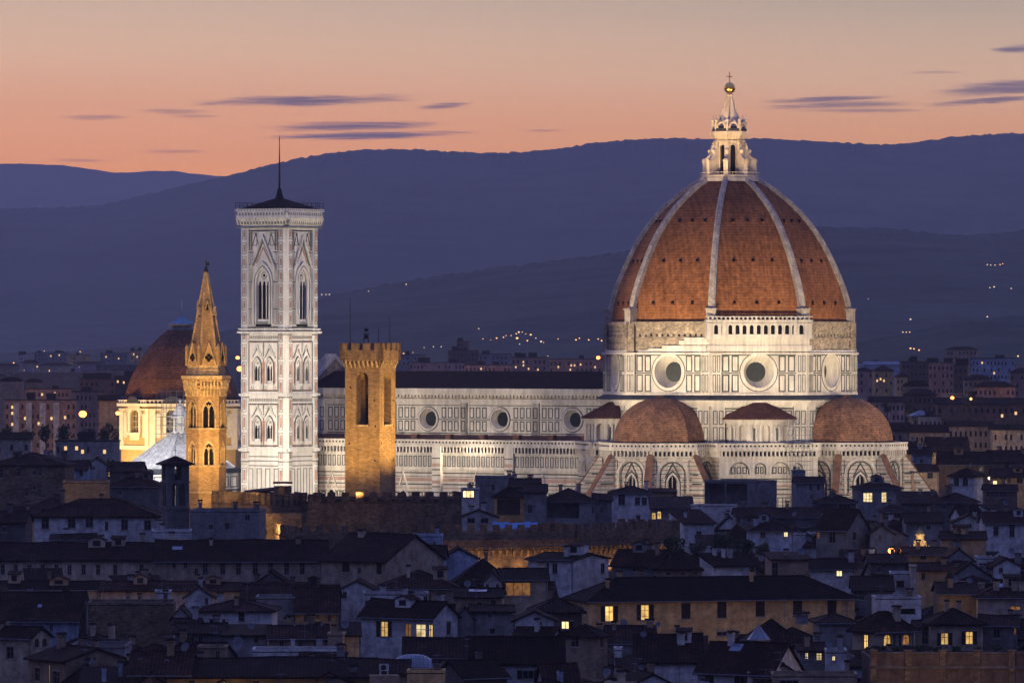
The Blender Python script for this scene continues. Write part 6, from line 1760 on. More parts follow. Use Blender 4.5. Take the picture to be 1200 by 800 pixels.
# behind, beside the right half dome
hs(1088, 1136, 529, 513, 'g', 'long house with brightly lit ornate eave beyond the right half dome', 'ochre', 0, row([1094, 1102, 1110, 1118, 1126], 535, 4, 6, 'd'), D=1490, nick='the brightly lit eave', chim=1)
hs(1050, 1074, 530, 518, 'g', 'short lit wall with dark roof touching the right half dome', 'ochre', 0, [], D=1480, d=8)
hs(1070, 1092, 533, 525, 'g', 'small blue grey house in front of the brightly lit eave', 'blue', 0, [(1080, 540, 4, 4, 'd')], D=1400)
hs(1068, 1100, 553, 545, 'g', 'tan house with a wide lit window below the brightly lit eave', 'tan', 0, [(1076, 557, 11, 8, 'm'), (1090, 557, 7, 7, 'd')], D=1330, chim=1)
hs(1100, 1162, 544, 530, 'g', 'dark roofed house above the white tower room', 'brown', 0, [(1150, 549, 5, 5, 'd')], D=1340, chim=2)
hs(1160, 1212, 541, 528, 'g', 'reddish house with pale gable at the edge behind the lit yellow house', 'pink', 0, [(1180, 545, 5, 7, 'd')], D=1350)
# the parapet of the terrace with its plants, and the crumpled blue awning on the battlements
troot = thing('terrace_parapet', at(1108, 775, 676)[:2] + (0,), 0, 'long brown parapet wall with piers closing the planted terrace', 'parapet')
mb = MB(); s_ = F / 676; zt_ = H - (764 - YH) / s_; w_ = 88 / s_
frp = Fr(0, 0, R(-90))
mb.fbox(frp, -w_, w_ * 1.3, zt_ - 1.5, zt_ - .1, -.3, 0, 0); mb.fbox(frp, -w_ - .1, w_ * 1.3, zt_ - .1, zt_ + .04, -.4, .1, 1); mb.fbox(frp, -w_ - .1, w_ * 1.3, zt_ - 1.8, zt_ - 1.5, -.4, .16, 1); mb.fbox(frp, -w_, w_ * 1.3, 0, zt_ - 1.8, -.3, -.05, 0)
for i in range(6): mb.fbox(frp, -w_ + i * w_ * .46, -w_ + i * w_ * .46 + .7, zt_ - 1.5, zt_ + .15, -.35, .32, 2); mb.fbox(frp, -w_ + i * w_ * .46 - .15, -w_ + i * w_ * .46 + .85, zt_ + .15, zt_ + .3, -.4, .42, 2); mb.fbox(frp, -w_ + i * w_ * .46, -w_ + i * w_ * .46 + .7, 0, zt_ - 1.8, -.3, .12, 2)
mb.build('parapet_wall', [WALLS['brown'], WALLS['dim'], WALLS['stone']], troot)
aw = MB(); p0, p1 = at(577, 613, 966), at(630, 613, 966)
n_ = 14
for i in range(n_):
    xa, xb = p0[0] + (p1[0] - p0[0]) * i / n_, p0[0] + (p1[0] - p0[0]) * (i + 1) / n_; za, zb = [p0[2] + .12 * math.sin(k * 1.9) + .1 * math.sin(k * .7) for k in (i, i + 1)]
    aw.slab([[(xa, 966, za - .8), (xb, 966, zb - .8), (xb, 968.5, zb + .1), (xa, 968.5, za + .1)]], .05)
tag(aw.build('awning', pmat('blue_canvas', (.10, .22, .42), .6, .2, 1)), 'bright blue canvas awning stretched behind the corbelled battlements', 'awning')
# ribbed metal roof vault
vt = thing('roof_vault', at(484, 786, 668)[:2] + (0,), .1, 'ribbed grey metal roof vault gleaming below the glowing glazed window', 'roof vault')
s_ = F / 668; zb_ = H - (786 - YH) / s_; mb = MB(); rx, rz_ = 21 / s_, 20 / s_; N_ = 10
for i in range(N_):
    t0, t1 = math.pi * i / N_, math.pi * (i + 1) / N_
    for j in range(9):
        xa, xb = [(-1 + 2 * k / 9) for k in (j, j + 1)]
        pr_ = lambda x, t: (x * rx * 1.0, -math.cos(t) * rx * .8, zb_ + math.sin(t) * rz_ * (1 - .28 * abs(x) ** 3))
        mb.poly([pr_(xa, t0), pr_(xb, t0), pr_(xb, t1), pr_(xa, t1)])
mb.build('metal_skin', pmat('vault_metal', (.22, .25, .29), .35, .25, 1.2, metal=.3), vt)
mb = MB()
for j in range(10):
    x = -1 + 2 * j / 9
    for i in range(N_):
        mb.rod(pr_(x, math.pi * i / N_), pr_(x, math.pi * (i + 1) / N_), .07, 4)
mb.build('rib', zinc, vt)
mb = MB(); mb.box(-rx * 1.1, rx * 1.1, -rx * .85, rx * .85, 0, zb_); mb.build('drum', WALLS['grey'], vt)
# fan unit
ac = thing('air_conditioner', at(450, 786, 655), .15, 'white box air conditioner with round dark fan beside the metal roof vault', 'air conditioner')
mb = MB(); mb.box(-.5, .5, -.22, .22, .05, .8); mb.box(-.45, -.35, -.2, .2, -.4, .05); mb.box(.35, .45, -.2, .2, -.4, .05); mb.build('case', WALLS['white'], ac)
mb = MB(); fr = Fr(0, -.22, R(-90)); mb.pane(fr, dict(a0=-.38, a1=.22, z0=.12, z1=.72, top='c'), .03); mb.build('fan_grille', ironm, ac)
mb = MB(); mb.box(-1.6, 1.6, -1, 1.4, -14, -.4); mb.build('plinth', WALLS['tan'], ac)
# glass pyramid on its tan drum
gp = thing('glass_pyramid', at(889, 760, 688)[:2] + (0,), .3, 'glass pyramid roof light on a tan drum above the shuttered bottom house', 'roof light')
s_ = F / 688; zb_ = H - (749 - YH) / s_; zt2 = H - (731.5 - YH) / s_; r_ = 14.5 / s_; mb = MB()
C8 = [(r_ * math.cos(R(22.5 + 45 * k)), r_ * math.sin(R(22.5 + 45 * k)) * .8) for k in range(8)]
mb.slab([[C8[k] + (zb_,), C8[(k + 1) % 8] + (zb_,), (0, 0, zt2)] for k in range(8)], .05); mb.build('glazing', skyglass, gp)
mb = MB()
for k in range(8): mb.rod(C8[k] + (zb_,), (0, 0, zt2), .05, 4); mb.rod(C8[k] + (zb_,), C8[(k + 1) % 8] + (zb_,), .06, 4)
for k in range(8): mb.rod([c * .5 for c in C8[k]] + [(zb_ + zt2) / 2], [c * .5 for c in C8[(k + 1) % 8]] + [(zb_ + zt2) / 2], .035, 4)
mb.build('glazing_bar', zinc, gp)
mb = MB(); mb.prism([(c[0] * .9, c[1] * .9) for c in C8], zb_ - 4, zb_ - .02); mb.build('drum', WALLS['tan'], gp)

# floodlit stone lantern of a church in the roofs
cl = thing('church_lantern', at(1078, 643, 935)[:2] + (0,), .2, 'small stone church lantern with scrolls glowing gold among the dark roofs', 'church lantern')
s_ = F / 935; z0_ = H - (643 - YH) / s_; u = 1 / s_
mb = MB(); mb.lathe([(14 * u, z0_ - 2), (13 * u, z0_), (6.5 * u, z0_ + 1.5 * u), (5.2 * u, z0_ + 6 * u), (4.6 * u, z0_ + 15 * u), (5.6 * u, z0_ + 16 * u), (5.6 * u, z0_ + 17.5 * u), (4.0 * u, z0_ + 18 * u)], 16)
mb.build('lantern_drum', ochstone2, cl)
for k in range(8):
    t = R(45 * k + 10); fr = Fr(0, 0, t + R(90)); mb = MB()
    P = [(4.5, 0), (14, 0), (13, 1.6), (10, 2), (8.6, 4), (8, 6.5), (6.4, 7.5), (5.8, 10.5), (4.4, 11.5)]
    A = [fr.pt(-a * u, z0_ + z * u, -.9 * u) for a, z in P]; B = [fr.pt(-a * u, z0_ + z * u, .9 * u) for a, z in P]
    mb.poly(A); mb.poly(list(reversed(B)))
    for i in range(len(P)): mb.poly([A[i], A[(i + 1) % len(P)], B[(i + 1) % len(P)], B[i]])
    mb.ball(fr.pt(-11.5 * u, z0_ + 2.8 * u, 0), 1.4 * u, 0, 8); mb.ball(fr.pt(-7 * u, z0_ + 8.6 * u, 0), 1.1 * u, 0, 8)
    mb.build('scroll', ochstone2, cl)
mb = MB(); mb.lathe([(4.4 * u, z0_ + 17.8 * u), (4.6 * u, z0_ + 19.5 * u), (3.6 * u, z0_ + 22 * u), (1.2 * u, z0_ + 24 * u), (.3 * u, z0_ + 25.5 * u)], 14); mb.build('cap', lead, cl)
mb = MB(); mb.box(-3, 3, -2.6, 2.6, 0, z0_ - 1); mb.build('base', WALLS['brown'], cl)


# ------------------------------------------------------------------ trees
leafm = [pmat('dark_leaves', (.030, .042, .018), .8, .45, .8), pmat('grey_leaves', (.045, .055, .03), .8, .4, .8)]
bark = pmat('bark', (.05, .035, .025), .95, .3, 2)


def tree(px, ytop, ybase, wpx, D, label, group=None, leaf=0, kind='round', n=700, name='tree', z0=None, cat='tree'):
    s = F / D; X = (px - CX) / F * D; zb = H - (ybase - YH) / s; zt = H - (ytop - YH) / s; w = wpx / s / 2; h = zt - zb
    root = thing(name, (X, D, 0), 0, label, cat, group); rnd = random.Random(int(px * 31 + ytop * 7))
    base = zg(D) if z0 is None else z0
    mb = MB(); mb.rod((0, 0, base - .5), (0, 0, zb + h * .35), max(.12, w * .09), 6, 0, max(.08, w * .06))
    for i in range(5):
        t = rnd.uniform(0, 6.28); mb.rod((0, 0, zb + h * rnd.uniform(.02, .3)), (math.cos(t) * w * .6, math.sin(t) * w * .6, zb + h * rnd.uniform(.4, .75)), w * .045, 4, 0, w * .02)
    mb.build('trunk', bark, root)
    lobes = []
    if kind == 'cypress': lobes = [(0, 0, .12 + .11 * i, (1 - abs(i / 7 - .35) ** 1.3) * (1 if i < 6 else .6), .16) for i in range(8)]
    else:
        for i in range(9):
            t = rnd.uniform(0, 6.28); q = rnd.uniform(.1, .62); lobes.append((math.cos(t) * q, math.sin(t) * q, rnd.uniform(.25, .78), rnd.uniform(.28, .5), rnd.uniform(.16, .27)))
    mb = MB(); ls = max(.16, w * .13)
    for k in range(n):
        a, b, c, rr, rh = lobes[k % len(lobes)]
        v = Vector((rnd.gauss(0, 1), rnd.gauss(0, 1), rnd.gauss(0, 1))).normalized() * rnd.uniform(.55, 1.08)
        p = Vector(((a + v.x * rr) * w, (b + v.y * rr) * w, zb + h * min(1.02, max(.0, c + v.z * rh))))
        d1 = Vector((rnd.gauss(0, 1), rnd.gauss(0, 1), rnd.gauss(0, 1))).normalized(); d2 = d1.orthogonal().normalized(); q = ls * rnd.uniform(.5, 1.3)
        mb.poly([p - d1 * q, p + d2 * q * .5, p + d1 * q, p - d2 * q * .5], 0)
    mb.build('crown', leafm[leaf], root)
    return root


G_ = 'roof garden trees'
tree(792, 628, 655, 34, 905, 'low dark roof garden tree left of the plain white block corner', G_, 0)
tree(818, 632, 655, 30, 900, 'rounded dark roof garden tree below the plain white block', G_, 1)
tree(845, 619, 652, 34, 905, 'tallest dark roof garden tree below the slit windowed block', G_, 0)
tree(873, 630, 652, 36, 900, 'broad dark roof garden tree beside the white terrace house', G_, 0)
tree(896, 634, 652, 22, 910, 'small dark bush at the end of the roof garden', G_, 1)
for i, (px, yt, w, lb) in enumerate(((1030, 756, 12, 'low potted shrub on the terrace wall below the first lit arched window'), (1052, 757, 13, 'grey leaved potted shrub on the terrace wall between the lit arched windows'), (1078, 755, 15, 'dark potted shrub on the terrace wall by the recessed porch'), (1098, 757, 13, 'rounded potted shrub on the terrace wall below the first orange lit window'),
                                     (1122, 756, 15, 'spreading potted shrub on the terrace wall between the orange lit windows'), (1146, 756, 13, 'dark potted shrub on the terrace wall right of the orange lit windows'), (1168, 755, 16, 'last tall potted shrub on the terrace wall by the trellised house'))):
    tree(px, yt, 763.5, w, 680, lb, 'potted shrubs along the terrace wall', i % 2, n=260, name='potted_shrub', z0=H - (763.5 - YH) * 680 / F - .3, cat='shrub')
tree(1112, 668, 682, 12, 850, 'rounded dark bush in front of the small ochre house', None, 0, n=300, name='bush', cat='bush')
FT = [(8, 498, 520, 22, 'leafy tree before the striped apartment block, nearest the picture edge'), (30, 500, 522, 26, 'wide dark tree before the first pale stripes of the apartment block'), (54, 497, 522, 26, 'tall dark tree before the last pale stripes of the apartment block'), (76, 494, 522, 26, 'dark tree just left of the big orange street lamp'),
      (100, 496, 522, 26, 'dark tree directly below the big orange street lamp'), (122, 493, 522, 26, 'dark tree right of the big orange street lamp'), (136, 500, 524, 14, 'small dark tree touching the corner of the yellow chapel')]
for px, yt, yb, w, lb in FT: tree(px, yt, yb, w, 1560 + (px * 37 % 50), lb, 'trees round the orange street lamp', px % 2, n=420)
for px, yt, yb, w, D, lb, k in ((1157, 437, 462, 9, 2500, 'tall dark cypress among the far right apartment blocks', 'cypress'), (1168, 441, 462, 10, 2500, 'shorter dark cypress next to the tall one', 'cypress'), (1078, 442, 455, 24, 2450, 'broad dark tree behind the brown domed hall', 'round'), (1066, 470, 486, 20, 1900, 'dark tree between the right half dome and the blue roofed house', 'round'),
                                (1180, 496, 503, 16, 1650, 'low dark tree above the long arcaded house end', 'round'), (1040, 470, 484, 18, 1850, 'dark tree close beside the right half dome', 'round')):
    tree(px, yt, yb, w, D, lb, None, 0, k, n=300)


def hill_z(X, Y):
    z = zg(Y)
    for Y0, Yc, crest in RIDGES:
        if Y0 < Y < Yc:
            t = (Y - Y0) / (Yc - Y0); c = np.interp(CX + X / Yc * F, [p[0] for p in crest], [H - (p[1] - YH) / F * Yc for p in crest]); b = zg(Y0) - 12
            z = max(z, b + (c - b) * t ** 1.15)
    return z


def lamp_depth(px, py):
    Y = 2300.0
    while Y < 10500:
        if H - (py - YH) / F * Y <= hill_z((px - CX) / F * Y, Y) + 6: return Y
        Y += 20
    return 5200.0



# ------------------------------------------------------------------ far city
def far_block(px0, px1, yt, D, label, wall='pink', rows=4, cols=6, lit=(), roof='f', d=None, name='apartment_block', cat='apartment block', stripes_=None, dark=True, group=None, base=None, rm=None):
    """a building of the far plain; lit = [(px, py)] of its lit windows"""
    s = F / D; X = ((px0 + px1) / 2 - CX) / F * D; W = (px1 - px0) / s; g0 = zg(D) if base is None else base; zt = H - (yt - YH) / s; d = d or min(14, max(7, W * .5))
    rnd = random.Random(int(px0 * 13 + yt * 101 + D)); root = thing(name, (X, D + d / 2, 0), rnd.uniform(-.12, .12) if W < 45 else 0, label, cat, group or ('apartment blocks of the far plain' if cat == 'apartment block' else None))
    fr = Fr(0, -d / 2, R(-90)); holes = []; panes = []
    for px, py in lit:
        a = (px - (px0 + px1) / 2) / s; z = H - (py - YH) / s; w = max(.75, 1.5 / s); hh = w * 1.35
        if abs(a) + w > W / 2 - .2 or z + hh > zt - .3: continue
        panes.append((a, z, w, hh)); holes.append(dict(a0=a - w / 2, a1=a + w / 2, z0=z - hh / 2, z1=z + hh / 2, depth=.2, back=1))
    if dark and rows and cols:
        fh = 3.2
        for r in range(rows):
            for c in range(cols):
                a = -W / 2 + W * (c + .5) / cols; z = zt - 2.2 - r * fh; w, hh = min(1.0, W / cols * .42), 1.5
                if rnd.random() < .22: continue
                if z - hh < g0: continue
                if any(abs(a - p[0]) < (w + p[2]) / 2 + .3 and abs(z - p[1]) < (hh + p[3]) / 2 + .3 for p in panes): continue
                holes.append(dict(a0=a - w / 2, a1=a + w / 2, z0=z - hh / 2, z1=z + hh / 2, depth=.25, back=1))
    mb = MB(); mb.wall(fr, -W / 2, W / 2, g0 - 1, zt, holes, 0)
    for k, (L, e, an) in enumerate(((d, W / 2, 0), (W, d / 2, 90), (d, W / 2, 180))):
        f2 = Fr(math.cos(R(an)) * e, math.sin(R(an)) * e, R(an)); mb.wall(f2, -L / 2, L / 2, g0 - 1, zt, [], 0)
    if stripes_:
        for px in stripes_:
            a = (px - (px0 + px1) / 2) / s; mb.fbox(fr, a - 3.4 / s, a + 3.4 / s, g0, zt - .8, -.1, 1.2, 2)
    mb.build('wall', [WALLS[wall], voidm, WALLS['white']], root)
    mb = MB(); rz = rnd.uniform(1.2, 2.2)
    if roof == 'f':
        mb.box(-W / 2 - .2, W / 2 + .2, -d / 2 - .2, d / 2 + .2, zt, zt + .35)
        for i in range(rnd.randint(1, 3)):
            x = rnd.uniform(-.38, .38) * W; w = rnd.uniform(1, 2.6); mb.box(x - w, x + w, -1.5, 2, zt + .35, zt + rnd.uniform(1.4, 2.8))
    elif roof == 'barrel':
        for i in range(8):
            t0, t1 = math.pi * i / 8, math.pi * (i + 1) / 8; q = lambda t: (-math.cos(t) * W / 2, zt + math.sin(t) * W * .22)
            mb.poly([(q(t0)[0], -d / 2, q(t0)[1]), (q(t1)[0], -d / 2, q(t1)[1]), (q(t1)[0], d / 2, q(t1)[1]), (q(t0)[0], d / 2, q(t0)[1])])
        mb.poly([(-math.cos(math.pi * i / 8) * W / 2, -d / 2, zt + math.sin(math.pi * i / 8) * W * .22) for i in range(9)])
    else:
        X2, Y2 = W / 2 + .5, d / 2 + .5; q = max(0, X2 - Y2) if roof == 'h' else X2; c = [(-X2, -Y2, zt), (X2, -Y2, zt), (X2, Y2, zt), (-X2, Y2, zt)]; a, b = (-q, 0, zt + rz), (q, 0, zt + rz)
        P = [[c[0], c[1], b, a], [c[2], c[3], a, b]] + ([[c[1], c[2], b], [c[3], c[0], a]] if roof == 'h' else [])
        mb.slab(P, .2)
    mb.build('roof', rm or (FLATR if roof == 'f' else ROOFX), root)
    for a, z, w, hh in panes:
        b = MB(); b.pane(fr, dict(a0=a - w / 2 + .01, a1=a + w / 2 - .01, z0=z - hh / 2 + .01, z1=z + hh / 2 - .01), -.1); b.build('window', emat('far_lit_window', (1.0, .62, .26), 1.1), root)
    return root


fb = far_block
fb(6, 90, 469, 2000, 'long brown apartment block with four pale vertical stripes on the far left', 'pink', 6, 14, [(15, 477), (15, 484), (15, 497), (30, 490), (61, 490), (69, 491), (77, 489), (46, 496)], stripes_=(20, 35, 51, 67), d=14)
fb(66, 137, 517, 1530, 'low long grey white building with lit windows beneath the dark trees', 'grey', 2, 12, [(78, 525), (91, 525), (98, 529), (124, 529)], name='long_building', cat='building')
fb(0, 34, 514, 1520, 'low dark building with a bright strip of roof at the picture edge', 'grey', 1, 4, [], 'g', name='low_building', cat='building')
fb(84, 118, 459, 2150, 'reddish apartment block behind the striped one, nearest the big orange lamp', 'pink', 5, 7, [(48, 462), (88, 471)])
fb(116, 165, 469, 2080, 'wide orange tinted hall left of the chapel dome', 'ochre', 0, 0, [], 'g', name='hall', cat='hall')
fb(28, 84, 456, 2350, 'long reddish block rising behind the striped apartment block', 'pink', 4, 12, [(48, 462), (55, 457), (63, 461)])
fb(0, 26, 447, 2500, 'pale low shed with curved roof at the far left edge', 'tan', 0, 0, [], 'barrel', name='shed', cat='shed')
fb(29, 50, 448, 2520, 'second pale shed with curved roof behind the reddish block', 'tan', 0, 0, [], 'barrel', name='shed', cat='shed')
fb(92, 134, 444, 2480, 'dark square block with lit side windows left of the chapel dome', 'brown', 5, 7, [(146, 441), (139, 446)])
fb(134, 158, 441, 2520, 'dark block with three small lights touching the chapel dome edge', 'brown', 5, 4, [(146, 442), (145, 448), (138, 447)])
fb(12, 142, 436, 3300, 'very long pale low station roof on the far left plain', 'dim', 0, 0, [], name='station_roof', cat='station', rm=pmat('pale_station_roof', (.16, .18, .23), .5, .2, .3))
fb(112, 175, 427, 3500, 'long pale terminal roof under a row of lamps by the chapel dome', 'dim', 0, 0, [], name='station_roof', cat='station', rm=MATS['pale_station_roof'])
fb(79, 106, 416, 4300, 'orange lit block on the horizon left of the chapel dome', 'ochre', 3, 5, [])
fb(22, 27, 416, 4200, 'narrow pale tower block on the far left horizon', 'white', 3, 2, [], name='tower_block')
fb(118, 150, 414, 4500, 'grey block on the horizon between the orange lit one and the chapel dome', 'grey', 3, 7, [(125, 418), (140, 420)])
fb(153, 166, 411, 4400, 'brightly lit block on the horizon just left of the chapel dome', 'ochre', 3, 3, [(157, 415), (161, 418)])
fb(40, 78, 413, 4700, 'low grey block on the far left horizon above the station roof', 'grey', 2, 9, [(60, 417), (70, 416)])
fb(480, 545, 425, 3100, 'long reddish block above the nave roof, first from the battlemented tower', 'pink', 4, 16, [(520, 426), (471, 433)])
fb(536, 549, 400, 3900, 'dark tower block standing above the middle of the nave roof', 'brown', 4, 3, [], name='tower_block')
fb(525, 560, 411, 3600, 'dark wide block at the foot of the tower block', 'brown', 3, 8, [])
fb(546, 600, 428, 3000, 'reddish low block above the middle of the nave roof with two lights', 'pink', 3, 12, [(590, 425), (591, 430), (565, 432)])
fb(600, 641, 419, 3050, 'reddish tall block with a column of lit windows above the nave roof', 'pink', 5, 8, [(614, 424), (614, 428), (620, 432), (631, 433), (642, 425), (605, 430)])
fb(644, 706, 421, 3000, 'long reddish block with many lights touching the dome wall', 'pink', 5, 12, [(669, 424), (670, 428), (669, 433), (674, 428), (681, 427), (688, 421), (698, 430), (655, 430)])
fb(463, 498, 416, 3800, 'faint long block right beside the battlemented tower top', 'grey', 2, 8, [(476, 414), (482, 414), (489, 413)])
fb(556, 600, 415, 3700, 'pale lit block near the hill village above the nave roof', 'grey', 3, 9, [(566, 417)])
fb(1002, 1023, 434, 2600, 'pinkish low house touching the cathedral drum', 'pink', 3, 4, [(1018, 424)], 'h')
fb(1024, 1046, 434, 2580, 'bright pink house with three lit lower windows right of the cathedral drum', 'ochre', 3, 4, [(1027, 446), (1031, 444), (1035, 446)], 'h', name='villa', cat='house')
fb(1050, 1063, 441, 2550, 'small bright house with three lights beside the bright pink one', 'ochre', 2, 3, [(1053, 444), (1057, 444), (1060, 443)], 'h', name='villa', cat='house')
fb(1013, 1058, 427, 2900, 'blue roofed factory hall right of the cathedral drum', 'blue', 0, 0, [(1017, 424)], 'g', name='hall', cat='hall', rm=MATS['pale_station_roof'])
fb(1056, 1090, 424, 2700, 'dark purple apartment block right of the blue roofed hall', 'brown', 6, 7, [])
fb(1089, 1118, 425, 2500, 'tall pinkish apartment block with balconies, middle of the right side', 'pink', 7, 6, [(1136, 447)])
fb(1118, 1134, 428, 2480, 'dark side wing of the tall pinkish apartment block', 'brown', 6, 3, [])
fb(1140, 1190, 420, 2750, 'long blue grey apartment block behind the cypresses', 'blue', 6, 12, [(1166, 437), (1152, 425)])
fb(1110, 1146, 409, 3300, 'pale villa on the rise above the tall pinkish apartment block', 'tan', 3, 8, [], 'h', name='villa', cat='house')
fb(1184, 1212, 436, 2400, 'pale pink house at the right edge below the blue grey block', 'pink', 3, 5, [], 'h', name='villa', cat='house')
fb(1058, 1090, 453, 2250, 'brown hall with domed roof right of the right half dome', 'tan', 0, 0, [], 'barrel', name='hall', cat='hall')
fb(1130, 1162, 444, 2350, 'pale house with small lights between the pinkish block and the cypresses', 'tan', 3, 6, [(1136, 447), (1142, 446)], 'h', name='villa', cat='house')
fb(1142, 1190, 453, 2200, 'low wide pale roofed house below the cypresses', 'pink', 2, 9, [], 'h', name='villa', cat='house')
fb(1100, 1212, 473, 1900, 'long low brownish warehouse behind the construction crane', 'brown', 1, 16, [(1192, 484), (1176, 487)], 'g', name='warehouse', cat='warehouse')
fb(1020, 1060, 470, 1980, 'pinkish row of houses behind the right half dome', 'pink', 3, 8, [], 'g')
fb(1060, 1098, 462, 2080, 'dark row of houses below the brown domed hall', 'brown', 3, 7, [], 'h', name='row_house', cat='house')
fb(1068, 1092, 487, 1760, 'small house under a light blue roof left of the crane', 'tan', 1, 4, [], 'h', name='villa', cat='house', rm=MATS['pale_station_roof'])
fb(1078, 1103, 488, 1720, 'cream house with a row of tall windows below the light blue roof', 'cream', 1, 5, [], 'f', name='villa', cat='house')
fb(1110, 1163, 499, 1680, 'white arcaded house with two rows of windows at the crane foot', 'cream', 2, 9, [], 'g', name='arcaded_house', cat='house')
fb(1060, 1110, 506, 1660, 'long cream house with dark roof left of the white arcaded house', 'cream', 2, 9, [], 'g', name='long_house', cat='house')
fb(1163, 1212, 503, 1670, 'long cream house right of the white arcaded house', 'cream', 2, 8, [], 'g', name='long_house', cat='house')
fb(1044, 1066, 504, 1640, 'tan house peeping over the right half dome parapet', 'tan', 1, 3, [], 'g', name='row_house', cat='house')

# more of the plain and of the old town in the gaps, kept where they show
FILL = []
rnd_ = random.Random(5)
for Dr in (640, 690, 740, 790, 845, 900, 960, 1030, 1100, 1160, 1220):
    x = -160 + rnd_.uniform(0, 20); s = F / Dr
    while x < 1360:
        w = rnd_.uniform(8, 17) * s * .8
        yl = YH + (H - rnd_.uniform(11.5, 15) - (2 if Dr > 1000 else 0)) * s
        FILL.append(('near', x, x + w, yl, Dr + rnd_.uniform(-15, 15), rnd_.choice('gghes'), rnd_.choice(('tan', 'cream', 'grey', 'dim', 'white', 'pink', 'blue')), rnd_.randint(0, 9999)))
        x += w + rnd_.uniform(-2, 6)
for i in range(330):                                                 # small high bits of roof between the big ones
    Dr = rnd_.choice((655, 675, 705, 725, 755, 775, 805, 830, 860, 885, 930, 980, 1010, 1050, 1090, 1130, 1180)); s = F / Dr; x = rnd_.uniform(-10, 1205); w = rnd_.uniform(3.2, 7.5) * s
    if (330 < x < 800 and Dr > 890) or (x + w > 985 and Dr < 710) or (400 < x < 520 and Dr < 740): continue
    FILL.append(('near', x, x + w, YH + (H - rnd_.uniform(13.5, 17.5) - (5 if Dr > 990 else 3 if Dr > 840 else 0)) * s, Dr, rnd_.choice('gehsfp'), rnd_.choice(('tan', 'white', 'cream', 'grey', 'dim', 'white', 'blue')), rnd_.randint(0, 9999)))
for Dr in (1420, 1480, 1540, 1620, 1720, 1830, 1960, 2120, 2300, 2500, 2750, 3050, 3400, 3800, 4200):
    s = F / Dr
    for a, b in ((-140, 142), (464, 706), (1000, 1340)):
        x = a + rnd_.uniform(0, 15)
        while x < b:
            w = min(rnd_.uniform(11, 30) * s * .8, 60); yl = YH + (H - zg(Dr) - rnd_.uniform(10, 17)) * s
            if not (b < 150 and Dr > 2900 and rnd_.random() < .6): FILL.append(('far', x, x + w, yl, Dr + rnd_.uniform(-25, 25), rnd_.choice('hhgf'), rnd_.choice(('tan', 'pink', 'brown', 'grey', 'cream', 'blue', 'pink')), rnd_.randint(0, 9999)))
            x += w + rnd_.uniform(0, 10) * s / 3
fillers = []
for k, (zone, x0, x1, yl, Dr, rf, wl, sd) in enumerate(FILL):
    q = random.Random(sd)
    if zone == 'near':
        s = F / Dr; n = max(1, int((x1 - x0) / s / 3.5)); ws = [((x0 + (i + .5) * (x1 - x0) / n), yl + 2.2 * s * q.uniform(.8, 1.1), 1.0 * s, 1.5 * s, q.choice(('d', 'd', 'c', 'd', 'd', 'm' if q.random() < .25 else 'd'))) for i in range(n)]
        r = house(x0, x1, yl, yl - (1.6 + q.random()) * s * .9, rf, 'filler %d' % k, wl, 0, ws, D=Dr, d=min(q.uniform(8, 11), (x1 - x0) / s * 1.3), cat='house', yaw=q.uniform(-.5, .5))
        HOUSES.pop()
    else:
        s = F / Dr; lit = [(q.uniform(x0 + 2, x1 - 2), yl + q.uniform(2.5, 9) * s) for i in range(q.choice((0, 0, 1, 1, 2)))]
        r = far_block(x0, x1, yl, Dr, 'filler %d' % k, wl, 3 if Dr < 2600 else 2, max(2, int((x1 - x0) / s / 3.6)), lit, rf, name='far_house', cat='house', dark=Dr < 2000)
    r['_fill'] = zone
    fillers.append(r)

# ------------------------------------------------------------------ street lamps, crane
lampglow = emat('lamp_glow_orange', (1.0, .27, .055), 7)
lampglow2 = emat('lamp_glow_white', (1.0, .78, .45), 5)
lampfar = emat('far_lamp_orange', (1.0, .5, .16), 2.6)
lampfarw = emat('far_lamp_white', (1.0, .74, .46), 1.7)


def lamp_mesh(h, r, gm):
    mb = MB(); mb.rod((0, 0, -h), (0, 0, -r * .6), max(.07, r * .18), 5, 0); mb.ball((0, 0, 0), r, 1, 10, .8); mb.lathe([(r * 1.15, r * .55), (r * .6, r * 1.0), (.02, r * 1.25)], 10, 0, 0, 0)
    return mb.mesh('street_lamp', [pole_m, gm])


def big_lamp(px, py, D, r, label, watts, col=(1, .5, .15), gm=None, h=8, toward=-2.5):
    loc = at(px, py, D); root = thing('street_lamp', loc, 0, label, 'street lamp')
    mb = MB(); mb.rod((0, 0, -h), (0, 0, -r), .1, 6); mb.lathe([(r * .5, r * .82), (.02, r * 1.05)], 12); mb.build('post', ironm, root)
    mb = MB(); mb.ball((0, 0, 0), r, 0, 14, .85); mb.build('lamp_globe', gm or lampglow, root, True)
    if watts: bulb((loc[0], loc[1] - toward, loc[2] - r * .5), watts, col, r)


